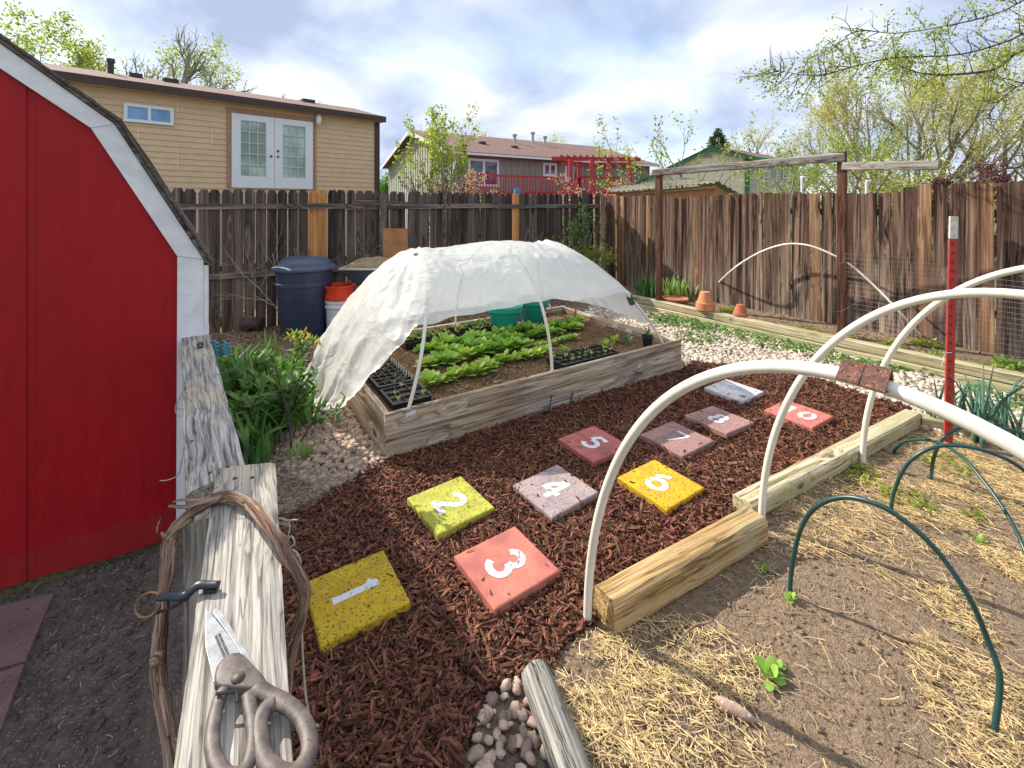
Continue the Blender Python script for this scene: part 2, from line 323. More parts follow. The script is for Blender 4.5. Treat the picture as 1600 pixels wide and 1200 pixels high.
M['pvc_green'] = plain('pvc_green', (.018, .07, .062), (.012, .05, .045), 20, .35, .1)
M['red_steel'] = plain('red_steel', (.42, .035, .025), (.34, .028, .02), 20, .5, .2, speck=(.2, .08, .05), sscale=60, sth=.68)
M['white_steel'] = plain('white_steel', (.72, .68, .62), (.5, .42, .36), 30, .6, .2)
M['wire'] = plain('wire', (.32, .30, .27), (.2, .18, .16), 20, .45, .05, metallic=.4)
M['wire_pale'] = plain('wire_pale', (.55, .5, .43), (.4, .34, .28), 20, .5, .05)
M['rust'] = plain('rust', (.17, .055, .028), (.06, .02, .013), 60, .65, .5, .002, speck=(.33, .15, .08), sscale=200)
M['brass'] = plain('brass', (.42, .24, .1), (.25, .12, .05), 50, .4, .2, metallic=.6)
M['steel'] = plain('steel', (.36, .37, .385), (.25, .26, .27), 60, .42, .08, metallic=.35, stretch=(1, 1, 1), speck=(.33, .3, .28), sscale=110, sth=.66)
M['rubber_handle'] = plain('rubber_handle', (.15, .112, .095), (.06, .042, .036), 70, .55, .25, .0008, speck=(.06, .04, .035), sscale=230, sth=.62, detail=8)
M['clip_grip'] = plain('clip_grip', (.028, .036, .055), (.018, .022, .034), 30, .4, .1)
M['navy_plastic'] = plain('navy_plastic', (.038, .052, .10), (.03, .04, .08), 6, .42, .1)
M['lid_plastic'] = plain('lid_plastic', (.07, .095, .14), (.055, .075, .115), 6, .42, .1)
M['orange_plastic'] = plain('orange_plastic', (.75, .065, .02), (.65, .05, .015), 6, .35, .05)
M['white_plastic'] = plain('white_plastic', (.68, .68, .72), (.6, .6, .64), 6, .4, .05)
M['teal_plastic'] = plain('teal_plastic', (.015, .36, .30), (.012, .30, .26), 6, .35, .05)
M['teal_clip'] = plain('teal_clip', (.02, .24, .32), (.015, .18, .26), 12, .3, .05)
M['black_plastic'] = plain('black_plastic', (.022, .022, .024), (.015, .015, .016), 20, .35, .1)
M['terracotta'] = plain('terracotta', (.62, .25, .11), (.50, .19, .085), 14, .85, .15)
M['terracotta_red'] = plain('terracotta_red', (.48, .15, .08), (.40, .12, .065), 14, .85, .15)
M['sack'] = plain('sack', (.38, .28, .15), (.24, .17, .09), 14, .95, .6)
M['blue_plastic'] = plain('blue_plastic', (.06, .16, .36), (.04, .12, .3), 14, .5, .1)
M['paver'] = plain('paver', (.20, .125, .115), (.145, .09, .083), 12, .9, .5, .004, speck=(.08, .05, .045), sscale=60, sth=.66)
M['leaf_lettuce'] = leafmat('leaf_lettuce', (.34, .52, .10), (.18, .37, .055), .45, .3, .22, .02)
M['leaf_iris'] = leafmat('leaf_iris', (.15, .32, .09), (.08, .19, .055), .5, .25, .3, .03)
M['leaf_iris_pale'] = leafmat('leaf_iris_pale', (.32, .44, .16), (.20, .32, .10), .5, .3, .25, .02)
M['leaf_spring'] = leafmat('leaf_spring', (.36, .40, .07), (.22, .28, .05), .5, .5, .3, .03)
M['leaf_pale'] = leafmat('leaf_pale', (.56, .53, .25), (.42, .40, .18), .6, .45, .25, .02)
M['leaf_yellow'] = leafmat('leaf_yellow', (.55, .42, .06), (.36, .38, .05), .5, .4, .3, .03)
M['leaf_mid'] = leafmat('leaf_mid', (.17, .31, .06), (.09, .19, .035), .5, .3, .3, .02)
M['leaf_onion'] = leafmat('leaf_onion', (.10, .22, .14), (.06, .15, .10), .45, .2, .2, .01)
M['leaf_conifer'] = leafmat('leaf_conifer', (.07, .12, .03), (.03, .06, .015), .6, .2, .2, .02)
M['leaf_purple'] = leafmat('leaf_purple', (.17, .055, .05), (.09, .03, .035), .5, .3, .3, .02)
M['blossom'] = leafmat('blossom', (.66, .50, .46), (.42, .22, .22), .6, .4, .3, .02)
M['dry_leaf'] = plain('dry_leaf', (.30, .2, .12), (.15, .09, .055), 30, .8, .2, .002, var=.5, island=True, hue=.02)
def film():
    m, nt, b, out = newmat('plastic_film'); v = coords(nt, (1, 1, 1), rand=False)
    b.inputs['Base Color'].default_value = (.93, .92, .88, 1); b.inputs['Roughness'].default_value = .22; b.inputs['Specular IOR Level'].default_value = .6
    h1 = noi(nt, v, 3.6, 3, .45, 1.5); hr = ramp(nt, h1, [(.36, (0, 0, 0)), (.47, (.75, .75, .75)), (.5, (1, 1, 1)), (.53, (.75, .75, .75)), (.64, (0, 0, 0))]); bumpn(nt, b, hr, .26, .02)
    t = nd(nt, 'ShaderNodeBsdfTranslucent'); t.inputs[0].default_value = (.92, .93, .90, 1)
    mx = nd(nt, 'ShaderNodeMixShader'); mx.inputs[0].default_value = .42; nt.links.new(b.outputs[0], mx.inputs[1]); nt.links.new(t.outputs[0], mx.inputs[2])
    tr = nd(nt, 'ShaderNodeBsdfTransparent'); tr.inputs[0].default_value = (.97, .98, .97, 1)
    m2 = nd(nt, 'ShaderNodeMixShader'); nt.links.new(ramp(nt, noi(nt, v, 3, 3), [(.35, (.10, .10, .10)), (.65, (.24, .24, .24))]), m2.inputs[0])
    nt.links.new(mx.outputs[0], m2.inputs[1]); nt.links.new(tr.outputs[0], m2.inputs[2]); nt.links.new(m2.outputs[0], out.inputs[0]); return m
M['film'] = film()
M['leaf_lettuce_pale'] = leafmat('leaf_lettuce_pale', (.46, .58, .13), (.28, .44, .08), .45, .3, .22, .02)
def vine_mat():
    m, nt, b, out = newmat('vine_bark'); at_ = nd(nt, 'ShaderNodeAttribute', attribute_name='tubeco')
    mp = nd(nt, 'ShaderNodeMapping'); mp.inputs['Scale'].default_value = (2.6, 2.6, 16); nt.links.new(at_.outputs['Vector'], mp.inputs[0])
    g = noi(nt, mp.outputs[0], 1, 7, .65, .35); col = ramp(nt, g, [(.36, (.05, .025, .016)), (.5, (.30, .18, .12)), (.66, (.60, .47, .38))]); col = hsv_var(nt, col, .25, False, .01)
    nt.links.new(col, b.inputs['Base Color']); b.inputs['Roughness'].default_value = .85; b.inputs['Specular IOR Level'].default_value = .25; bumpn(nt, b, g, 1.0, .004); return m
M['vine_bark'] = vine_mat()
def worn_paint():
    m, nt, b, out = newmat('worn_white_paint'); b.inputs['Base Color'].default_value = (.66, .67, .68, 1); b.inputs['Roughness'].default_value = .6
    v = coords(nt, (1, 1, 1)); f = ramp(nt, noi(nt, v, 60, 6, .7), [(.385, (1, 1, 1)), (.41, (0, 0, 0))])
    tr = nd(nt, 'ShaderNodeBsdfTransparent'); mx = nd(nt, 'ShaderNodeMixShader'); nt.links.new(f, mx.inputs[0]); nt.links.new(b.outputs[0], mx.inputs[1]); nt.links.new(tr.outputs[0], mx.inputs[2])
    nt.links.new(mx.outputs[0], out.inputs[0]); return m
M['worn_paint'] = worn_paint()

# ------------------------------------------------------------------ ground
def inpoly(x, y, poly):
    x = np.asarray(x, float); y = np.asarray(y, float); c = np.zeros(x.shape, bool); n = len(poly)
    for i in range(n):
        x1, y1 = poly[i][0], poly[i][1]; x2, y2 = poly[i-1][0], poly[i-1][1]
        c ^= ((y1 > y) != (y2 > y)) & (x < (x2-x1)*(y-y1)/((y2-y1) if y2 != y1 else 1e-9)+x1)
    return c
BFL = Vector((-.804, 2.896, 0)); BL, BW, BH = 2.96, 1.83, .30
def bed(t, w, z=0): q = BFL+U*t+V*w; return Vector((q.x, q.y, z))
TD = Vector((.58, -.815, 0)).normalized(); TA = Vector((2.085, 7.05, 0)); TN = Vector((-TD.y, TD.x, 0))   # planter border line; TN points to the fence
if TN.x < 0: TN = -TN
TM1 = (G(935, 950), G(1190, 826)); TM2E = Vector((2.98, 3.31, 0))
Z_mulch = [G(438, 806), G(500, 785), G(548, 752), G(603, 718), bed(.05, .05), bed(2.96, .02), G(1082, 566), G(1150, 574), G(1200, 580), G(1290, 597), G(1360, 622), G(1425, 640), Vector((2.99, 3.40, 0)),
           Vector((1.24, 2.41, 0)), Vector((1.19, 2.27, 0)), Vector((.40, 1.84, 0)), G(880, 1010), G(850, 1050), G(800, 1060), G(765, 1085), G(700, 1240), Vector((-.3, .9, 0)), Vector((-.45, .8, 0)), Vector((-1.15, 1.8, 0)), Vector((-1.45, 2.3, 0))]
Z_gravL = [G(600, 724), G(548, 758), G(500, 765), G(450, 745), G(430, 700), G(470, 650), G(520, 600), bed(-.03, .5), bed(0, 0)]
Z_gravB = [G(786, 1082), G(802, 1066), G(836, 1095), G(860, 1140), G(895, 1240), G(740, 1240), G(738, 1160), G(758, 1100)]
Z_gravR = [bed(2.98, 0), bed(2.98, 1.8), Vector((1.5, 7.9, 0)), TA, TA+TD*5.4, Vector((5.2, 1.6, 0)), Vector((3.4, 3.05, 0)), Vector((2.98, 3.3, 0)), G(1425, 640), G(1360, 622), G(1290, 597), G(1200, 580), G(1150, 574), G(1082, 566)]
Z_straw = [Vector((.42, 1.76, 0)), Vector((1.22, 2.2, 0)), Vector((1.32, 2.38, 0)), Vector((3.02, 3.34, 0)), Vector((4.6, 2.2, 0)), Vector((4.6, .6, 0)), Vector((.1, .6, 0)), G(905, 1240), G(870, 1130), G(880, 1010)]
def hnoise(x, y, s, o=0): return noise.noise(Vector((x*s+o, y*s-o, o*.37)))
def pathside(x, y): return x < -.47-.7225*(y-.6)
def gz(x, y):
    z = .012*hnoise(x, y, 2.2)+.006*hnoise(x, y, 9, 3)
    d = (-.47-.7225*(y-.6))-x
    z -= .10*min(1, max(0, d/.12))
    q = (Vector((x, y, 0))-TA).dot(TN)
    if q > 0: z += .10*min(1, q/.1)
    return z
def build_ground():
    root = thing('ground', None, None, (0, 0, 0)); tag(root, kind='structure')
    R = 900
    me = bpy.data.meshes.new('far_ground')
    x0, x1, y0, y1 = -5.2, 6.4, .2, 10.4
    me.from_pydata([(-R, -R, -.16), (R, -R, -.16), (R, R, -.16), (-R, R, -.16)], [], [(0, 1, 2, 3)]); me.materials.append(M['grass_ground'])
    o = bpy.data.objects.new('far_ground', me); COL.objects.link(o); adopt(o, root); tag(o, kind='structure')
    xs = np.arange(x0, x1, .04); ys = np.concatenate([np.arange(y0, 4.2, .03), np.arange(4.2, y1, .07)])
    nx, ny = len(xs), len(ys); V3 = np.zeros((ny, nx, 3)); V3[..., 0] = xs[None]; V3[..., 1] = ys[:, None]
    for j in range(ny):
        for i in range(nx): V3[j, i, 2] = gz(xs[i], ys[j])
    ed = np.zeros((ny, nx), bool); ed[0] = ed[-1] = True; ed[:, 0] = ed[:, -1] = True; V3[..., 2][ed] = -.2
    idx = np.arange(ny*nx).reshape(ny, nx); q = np.stack([idx[:-1, :-1], idx[:-1, 1:], idx[1:, 1:], idx[1:, :-1]], -1).reshape(-1, 4)
    o = np_mesh('yard_ground', V3.reshape(-1, 3), q, M['soil'], root, True); tag(o, kind='structure')
    c = V3.reshape(-1, 3)[q].mean(1); mi = np.zeros(len(q), np.int32)
    for k, m in enumerate(['dark_soil', 'mulch_ground', 'pebble_ground']): o.data.materials.append(M[m])
    mi[pathside(c[:, 0]-.16, c[:, 1])] = 1
    mi[inpoly(c[:, 0], c[:, 1], Z_mulch)] = 2
    for zz in (Z_gravL, Z_gravB, Z_gravR): mi[inpoly(c[:, 0], c[:, 1], zz)] = 3
    o.data.polygons.foreach_set('material_index', mi)
build_ground()

def sample(poly, n, dens=None, seed=0, avoid=()):
    r = np.random.RandomState(seed); p = np.array([[q[0], q[1]] for q in poly]); a = p.min(0); b = p.max(0); out = []
    tot = 0
    while tot < n:
        s = r.uniform(a, b, (n*2, 2)); k = inpoly(s[:, 0], s[:, 1], poly)
        for av in avoid: k &= ~inpoly(s[:, 0], s[:, 1], av)
        if dens is not None: k &= r.rand(len(s)) < dens(s[:, 0], s[:, 1])
        s = s[k]; out.append(s); tot += len(s)
    return np.concatenate(out)[:n]
def zat(p): return np.array([gz(x, y) for x, y in p])
def chips(name, pts, z, L, W, T, mat, seed=0, tilt=.35, taper=.6, lift=.5, yaw=None, parent=None):
    r = np.random.RandomState(seed); n = len(pts)
    base = np.array([(a, b, c) for a in (-.5, .5) for b in (-.5, .5) for c in (-.5, .5)], float)
    Vb = np.repeat(base[None], n, 0); Vb[..., 1] *= np.where(Vb[..., 0] > 0, r.uniform(1-taper, 1, n)[:, None], r.uniform(1-taper*.6, 1, n)[:, None])
    Vb[..., 0] += r.uniform(-.12, .12, Vb[..., 0].shape); Vb[..., 2] += r.uniform(-.15, .15, Vb[..., 0].shape)
    Vb *= np.stack([L, W, T], -1)[:, None, :]
    yw = r.uniform(0, 2*np.pi, n) if yaw is None else yaw; pt = r.normal(0, tilt, n); ro = r.normal(0, tilt*1.3, n)
    def rot(v, ax, a):
        c, s = np.cos(a)[:, None], np.sin(a)[:, None]; o = v.copy(); i, j = [(1, 2), (0, 2), (0, 1)][ax]
        o[..., i] = v[..., i]*c-v[..., j]*s; o[..., j] = v[..., i]*s+v[..., j]*c; return o
    Vb = rot(rot(rot(Vb, 0, ro), 1, pt), 2, yw)
    Vb[..., 0] += pts[:, 0, None]; Vb[..., 1] += pts[:, 1, None]; Vb[..., 2] += (z+lift*T+np.abs(np.sin(pt))*L*.35)[:, None]
    f = np.array([(0, 1, 3, 2), (4, 6, 7, 5), (0, 4, 5, 1), (2, 3, 7, 6), (0, 2, 6, 4), (1, 5, 7, 3)])
    return np_mesh(name, Vb.reshape(-1, 3), (f[None]+np.arange(n)[:, None, None]*8).reshape(-1, 4), mat, parent)
import bmesh
def ico(sub):
    bm = bmesh.new(); bmesh.ops.create_icosphere(bm, subdivisions=sub, radius=1); v = np.array([x.co[:] for x in bm.verts]); f = np.array([[y.index for y in x.verts] for x in bm.faces]); bm.free(); return v, f
def pebbles(name, pts, z, R, mat, seed=0, sub=1, parent=None, sink=.3):
    r = np.random.RandomState(seed); v, f = ico(sub); n = len(pts); out = np.repeat(v[None], n, 0)
    out += r.normal(0, .13, out.shape); out *= (R[:, None]*np.stack([r.uniform(.8, 1.35, n), r.uniform(.7, 1.1, n), r.uniform(.5, .8, n)], -1))[:, None, :]
    a = r.uniform(0, 6.28, n); c, s = np.cos(a)[:, None], np.sin(a)[:, None]; x, y = out[..., 0].copy(), out[..., 1].copy()
    t = r.normal(0, .3, n)[:, None]; out[..., 2] += x*t
    out[..., 0] = x*c-y*s+pts[:, 0, None]; out[..., 1] = x*s+y*c+pts[:, 1, None]; out[..., 2] += (z+R*sink)[:, None]
    return np_mesh(name, out.reshape(-1, 3), (f[None]+np.arange(n)[:, None, None]*len(v)).reshape(-1, 3), mat, parent, True, True)
def strands(name, pts, z, L, W, mat, seed=0, yaw=None, lift=.01, curve=.25, rise=.15, parent=None, flat=.5):
    """thin 4-sided straws of three bent segments"""
    r = np.random.RandomState(seed); n = len(pts); yw = r.uniform(0, 2*np.pi, n) if yaw is None else yaw
    k = 4; t = np.linspace(-.5, .5, k); cur = r.normal(0, curve, n); ri = r.normal(0, rise, n)
    ang = yw[:, None]+cur[:, None]*t[None]*2; d = np.stack([np.cos(ang), np.sin(ang)], -1)
    cx = pts[:, 0, None]+t[None]*L[:, None]*d[..., 0]; cy = pts[:, 1, None]+t[None]*L[:, None]*d[..., 1]
    cz = z[:, None]+W[:, None]*.6+np.abs(r.normal(0, lift, n))[:, None]+(t[None]*ri[:, None]*L[:, None])+np.abs(ri*L)[:, None]*.5
    nx, ny = -d[..., 1], d[..., 0]; out = np.zeros((n, k, 4, 3)); offs = [(1, 0), (0, 1), (-1, 0), (0, -1)]
    for i, (a, b) in enumerate(offs):
        out[:, :, i, 0] = cx+nx*W[:, None]*.5*a; out[:, :, i, 1] = cy+ny*W[:, None]*.5*a; out[:, :, i, 2] = cz+W[:, None]*.5*b*flat
    f = [(s*4+i, s*4+(i+1) % 4, (s+1)*4+(i+1) % 4, (s+1)*4+i) for s in range(k-1) for i in range(4)]
    f = np.array(f); return np_mesh(name, out.reshape(-1, 3), (f[None]+np.arange(n)[:, None, None]*16).reshape(-1, 4), mat, parent)

def scatter_all():
    r = np.random.RandomState(3)
    near = lambda x, y: np.clip(1.25-(y-1.2)*.22, .25, 1)
    TB = [[G(*c, .04) for c in TILES[k][0]] for k in TILES]
    # bark mulch
    n = 62000; p = sample(Z_mulch, n, near, 11); z = zat(p); L = r.gamma(4, .0068, n)+.008; W = r.uniform(.0035, .0105, n)*(.8+L*7)
    o = chips('bark_mulch', p, z+r.uniform(-.004, .016, n), L, W, r.uniform(.002, .006, n), M['bark_chip'], 12, .28)
    tag(o, 'dark reddish brown shredded bark mulch spread around the numbered slabs', 'bark mulch', kind='stuff')
    n = 1500; p2 = sample(Z_mulch, n, near, 13); L = r.uniform(.04, .085, n); 
    o = chips('bark_mulch', p2, zat(p2)+.012, L, r.uniform(.008, .018, n), r.uniform(.004, .009, n), M['bark_chip'], 14, .2)
    o.name = 'bark_pieces'; tag(o, 'large loose bark pieces lying on the reddish mulch', 'bark pieces', kind='stuff')
    q = []; rr = np.random.RandomState(99)
    for tb in TB:
        c = sum(tb, Vector())/4
        for _ in range(7):
            i = rr.randint(4); e = tb[i].lerp(tb[(i+1) % 4], rr.rand()); e = e.lerp(c, rr.uniform(.0, .22) if rr.rand() < .8 else rr.uniform(0, .9)); q.append((e.x, e.y))
    q = np.array(q); n = len(q); L = rr.gamma(3, .0045, n)+.004
    tag(chips('stray_bark', q, np.full(n, .051), L, L*.25+.0015, np.full(n, .002), M['bark_chip'], 15, .1, lift=.3), 'stray bark chips scattered on top of the painted slabs', 'bark chips', kind='stuff')
    # gravels
    n = 1900; p = sample(Z_gravL, n, None, 21); R = r.uniform(.012, .026, n)
    tag(pebbles('gravel', p, zat(p)+r.uniform(0, .012, n), R, M['grey_pebble'], 22, 2), 'brownish rounded gravel beside the left end of the wooden bed', 'gravel', kind='stuff')
    n = 75; p = sample(Z_gravB, n, None, 23); R = r.uniform(.008, .022, n)
    tag(pebbles('gravel', p, zat(p)+r.uniform(0, .012, n), R, M['grey_pebble'], 24, 2), 'small patch of brown gravel beside the weathered grey log', 'gravel', kind='stuff')
    n = 14500; p = sample(Z_gravR, n, lambda x, y: np.clip(1.2-(y-3)*.12, .3, 1), 25, [[bed(-.02, -.02), bed(2.97, -.02), bed(2.97, 1.85), bed(-.02, 1.85)]]); R = r.uniform(.013, .028, n)
    tag(pebbles('gravel', p, zat(p)+r.uniform(0, .014, n), R, M['pebble'], 26, 1), 'pale pinkish gravel strip between the mulch and the long timber border', 'gravel', kind='stuff')
    # straw on the bare bed: blobs of straw
    blobs = [(G(985, 1070), .20, 1.0), (G(930, 1160), .22, 1), (G(1060, 1120), .15, .9), (G(1180, 1170), .16, .5), (G(1230, 845), .11, .7), (G(1310, 820), .18, 1), (G(1400, 880), .15, 1), (G(1470, 950), .13, 1), (G(1555, 1005), .15, 1), (G(1455, 1060), .07, .8), (G(1180, 900), .06, .2),
             (G(1550, 890), .16, 1), (G(1290, 760), .16, .7), (G(1400, 735), .12, .45), (G(1500, 740), .3, .8), (G(1590, 790), .22, .7), (G(1440, 690), .3, .7), (G(1010, 985), .12, .5), (G(1560, 1150), .12, .7), (G(1370, 725), .22, .7), (G(1650, 900), .3, .9), (G(1160, 1080), .10, .5), (G(1330, 780), .14, .9), (G(1520, 820), .14, .9), (G(1460, 800), .1, .6), (G(1560, 740), .3, .9), (G(1230, 790), .14, .9), (G(1270, 850), .11, .9), (G(1240, 860), .08, .8), (G(1340, 760), .2, .8), (G(1390, 760), .16, .7), (G(1470, 880), .14, .9), (G(1520, 960), .12, .9), (G(1300, 720), .2, .8)]
    def ds(x, y):
        d = np.full(np.shape(x), .012)
        wx = np.array([.28*hnoise(a, b, 2.6, 11) for a, b in zip(x, y)]); wy = np.array([.28*hnoise(a, b, 2.6, 17) for a, b in zip(x, y)]); x = x+wx; y = y+wy
        for c, R, a in blobs: d = np.maximum(d, a*np.clip(1.4-np.hypot(x-c.x, y-c.y)/R, 0, 1))
        w = np.array([hnoise(a, b, 5, 4) for a, b in zip(x, y)]); return np.clip(d*(.8+1.3*w), .006, 1)
    n = 18000; p = sample(Z_straw, n, ds, 31); L = r.gamma(1.9, .019, n)+.008; yw = r.normal(-.75, .8, n)
    tag(strands('straw', p, zat(p)+r.uniform(0, .012, n), L, r.uniform(.0010, .0040, n), M['straw'], 32, yw, .005, .16, .06), 'golden loose straw scattered over the bare soil bed under the hoops', 'straw', kind='stuff')
    n = 5200; p = sample(Z_straw, n, lambda x, y: np.clip(ds(x, y)*.8+.07, 0, 1), 33); L = r.gamma(3, .014, n)+.008
    tag(strands('straw', p, zat(p), L, r.uniform(.0014, .0034, n), M['straw_dull'], 34, None, .003, .4, .08), 'short dull straw litter pressed into the bare soil bed', 'straw', kind='stuff')
    n = 11000; p = sample(Z_straw, n, lambda x, y: np.clip(1.6-y*.42, .15, 1), 35); R = r.gamma(1.6, .0017, n)+.0013
    tag(pebbles('soil_crumbs', p, zat(p), R, M['soil'], 36, 1), 'crumbs of brown soil on the bare bed', 'soil', kind='stuff')
    # litter on the left path
    PZ = [Vector((-3, .3, 0)), Vector((-.5, .3, 0)), Vector((-.7, .8, 0)), Vector((-1.95, 2.5, 0)), Vector((-3, 2.0, 0))]
    n = 1300; p = sample(PZ, n, None, 41); L = r.gamma(2.5, .006, n)+.005
    tag(strands('straw', p, zat(p), L, r.uniform(.0014, .0035, n), M['straw_dull'], 42, None, .002, .3, .05), 'bits of pale chaff on the dark soil by the red shed', 'litter', kind='stuff')
    n = 5200; p = sample(PZ, n, None, 43); R = r.gamma(2, .0022, n)+.002
    tag(pebbles('soil_crumbs', p, zat(p), R, M['dark_soil'], 44, 1), 'crumbs of dark soil on the path by the red shed', 'soil', kind='stuff')
    # dry grass and leaves left of the mulch, leaf litter at the back
    PL = [G(436, 812), G(548, 752), G(500, 740), G(440, 690), G(380, 640), Vector((-2.6, 3.6, 0)), Vector((-1.5, 2.3, 0))]
    n = 3400; p = sample(PL, n, None, 45); L = r.gamma(3, .016, n)+.01
    tag(strands('dry_grass', p, zat(p)+r.uniform(0, .02, n), L, r.uniform(.0016, .004, n), M['straw_dull'], 46, None, .01, .6, .2), 'dry grass stems at the edge of the mulch under the strap leaved plants', 'dry grass', kind='stuff')
    PB = [Vector((-4.2, 5.5, 0)), Vector((1.5, 8.8, 0)), bed(2.9, 1.9), bed(0, 1.9), bed(-.05, .5), Vector((-2.2, 3.3, 0)), Vector((-2.9, 3.6, 0))]
    n = 5200; p = sample(PB, n, None, 47); L = r.uniform(.02, .06, n)
    tag(chips('leaf_litter', p, zat(p), L, L*r.uniform(.4, .8, n), np.full(n, .0015), M['dry_leaf'], 48, .4), 'brown dead leaf litter along the foot of the grey fence', 'leaf litter', kind='stuff')
    n = 2600; q = [TA+TN*.12, TA+TD*5.2+TN*.12, TA+TD*5.2+TN*1.05, TA+TN*1.05]; p = sample(q, n, None, 49); L = r.uniform(.012, .035, n)
    tag(chips('leaf_litter', p, zat(p), L, L*r.uniform(.3, .7, n), np.full(n, .0015), M['dry_leaf'], 50, .4), 'dry leaf bits on the soil of the planter along the brown fence', 'leaf litter', kind='stuff')
    # low weeds in the gravel strip and planter
    def weeds(name, blobs, n, seed, label, mat, size=(.018, .045), h=.06):
        rr = np.random.RandomState(seed); P2 = []; 
        for c, R, w in blobs: k = int(n*w); a = rr.uniform(0, 6.28, k); q = R*np.sqrt(rr.rand(k)); P2.append(np.stack([c.x+q*np.cos(a), c.y+q*np.sin(a)], -1))
        p = np.concatenate(P2); n2 = len(p); s = rr.uniform(*size, n2); z = zat(p)+rr.uniform(.003, h, n2)*rr.rand(n2)
        yw = rr.uniform(0, 6.28, n2); til = rr.normal(0, .5, n2); V3 = np.zeros((n2, 4, 3)); sh = [(0, 0), (.55, .4), (1.2, 0), (.55, -.4)]
        for i, (a, b) in enumerate(sh):
            V3[:, i, 0] = p[:, 0]+s*(a*np.cos(yw)-b*np.sin(yw)); V3[:, i, 1] = p[:, 1]+s*(a*np.sin(yw)+b*np.cos(yw)); V3[:, i, 2] = z+s*a*til+.004
        o = np_mesh(name, V3.reshape(-1, 3), np.arange(n2*4).reshape(-1, 4), mat, None); tag(o, label, 'weeds', kind='stuff'); return o
    def band(pts, R, w): return [(G(x, y), R, w) for x, y in pts]
    weeds('ground_cover', band([(1060, 505), (1090, 512), (1130, 516), (1030, 500)], .32, .16)+band([(1170, 528), (1215, 540), (1260, 545), (1090, 530)], .28, .11)+band([(1290, 560), (1340, 568), (1380, 575)], .22, .09), 5600, 61, 'low green ground cover creeping along the foot of the timber border', M['leaf_mid'])
    weeds('ground_cover', band([(1420, 578), (1460, 585), (1500, 592), (1540, 600), (1580, 610), (1590, 590)], .16, .12)+band([(1560, 620), (1600, 640)], .2, .1), 3000, 62, 'thick clover patch on the gravel behind the red post', M['leaf_mid'])
    weeds('ground_cover', [(TA+TD*d+TN*q, .14, .09) for d, q in ((2.1, .35), (2.5, .3), (2.9, .4), (3.3, .25), (3.7, .35), (4.1, .3), (4.5, .5), (1.0, .6), (3.1, .8))], 2600, 63, 'sparse green weeds in the planter at the foot of the brown fence', M['leaf_spring'])
    weeds('ground_cover', [(G(1345, 745), .10, .25), (G(1420, 785), .12, .3), (G(1480, 728), .14, .25), (G(1520, 810), .05, .1), (G(1325, 728), .08, .2)], 900, 64, 'young green weeds among the straw beside the green hoops', M['leaf_spring'], (.012, .03), .04)

# ------------------------------------------------------------------ numbered slabs
TILES = {1: ([(474, 910), (599, 861), (642, 940), (502, 1012)], -11, (.60, .40, .015), (.46, .29, .012), (.16, .10, .02), 'bright yellow stone slab painted with a white 1', .062),
 2: ([(634, 780), (721, 746), (775, 791), (682, 835)], -7, (.50, .49, .06), (.38, .37, .05), (.17, .17, .04), 'greenish yellow stone slab painted with a white 2', .055),
 3: ([(707, 870), (805, 820), (876, 894), (774, 955)], -10, (.58, .20, .14), (.47, .15, .11), (.26, .07, .06), 'coral pink stone slab painted with a faded white 3', .055),
 4: ([(801, 757), (870, 727), (937, 771), (862, 809)], -9, (.40, .30, .27), (.31, .255, .27), (.2, .12, .13), 'mauve grey stone slab painted with a white 4', .05),
 5: ([(873, 686), (931, 665), (980, 696), (929, 725)], -11, (.46, .14, .12), (.37, .11, .095), (.2, .05, .045), 'dark red stone slab painted with a white 5', .045),
 6: ([(967, 747), (1021, 717), (1101, 762), (1041, 799)], -10, (.70, .43, .01), (.58, .34, .012), (.26, .13, .02), 'golden yellow stone slab painted with a white 6', .05),
 7: ([(1004, 680), (1050, 655), (1115, 689), (1065, 717)], -12, (.36, .205, .175), (.29, .165, .15), (.17, .08, .07), 'brownish stone slab painted with a worn thin white 7', .045),
 8: ([(1070, 651), (1113, 631), (1179, 659), (1134, 682)], -13, (.38, .22, .19), (.31, .175, .155), (.19, .09, .08), 'brownish pink stone slab painted with a white 8', .045),
 9: ([(1101, 607), (1147, 592), (1185, 612), (1155, 627)], -12, (.60, .59, .60), (.5, .49, .51), (.3, .25, .24), 'unpainted pale grey stone slab at the far end of the row', .045),
 10: ([(1193, 640), (1232, 626), (1301, 649), (1268, 671)], -12, (.60, .19, .15), (.5, .15, .12), (.3, .09, .07), 'pink stone slab painted with a white 10', .05)}
def arc2(cx, cy, rx, ry, a0, a1, n=14): return [(cx+rx*math.cos(math.radians(a0+(a1-a0)*i/n)), cy+ry*math.sin(math.radians(a0+(a1-a0)*i/n))) for i in range(n+1)]
STROKES = {'0': [arc2(0, 0, .24, .38, 98, 262), arc2(0, 0, .24, .38, -82, 82)], '1': [[(0, -.5), (0, .5)], [(-.03, .40), (-.14, .27)]],
 '2': [arc2(0, .2, .24, .22, 175, -35)+[(-.17, -.33)], [(-.32, -.42), (.32, -.42)]], '3': [arc2(0, .21, .22, .2, 165, -78), arc2(0, -.2, .26, .22, 78, -165)],
 '4': [[(.1, -.5), (.1, .5)], [(.03, .44), (-.28, -.1)], [(-.34, -.16), (.34, -.16)]], '5': [[(.27, .42), (-.2, .42)], [(-.17, .34), (-.19, .08)], arc2(0, -.18, .27, .25, 125, -155)],
 '6': [arc2(0, -.16, .25, .25, 172, -172, 24), arc2(.16, .0, .42, .42, 100, 165)], '7': [[(-.28, .42), (.28, .42)], [(.24, .34), (-.06, -.5)]],
 '8': [arc2(0, .21, .19, .19, 100, 260), arc2(0, .21, .19, .19, -80, 80), arc2(0, -.21, .25, .21, 100, 260), arc2(0, -.21, .25, .21, -80, 80)]}
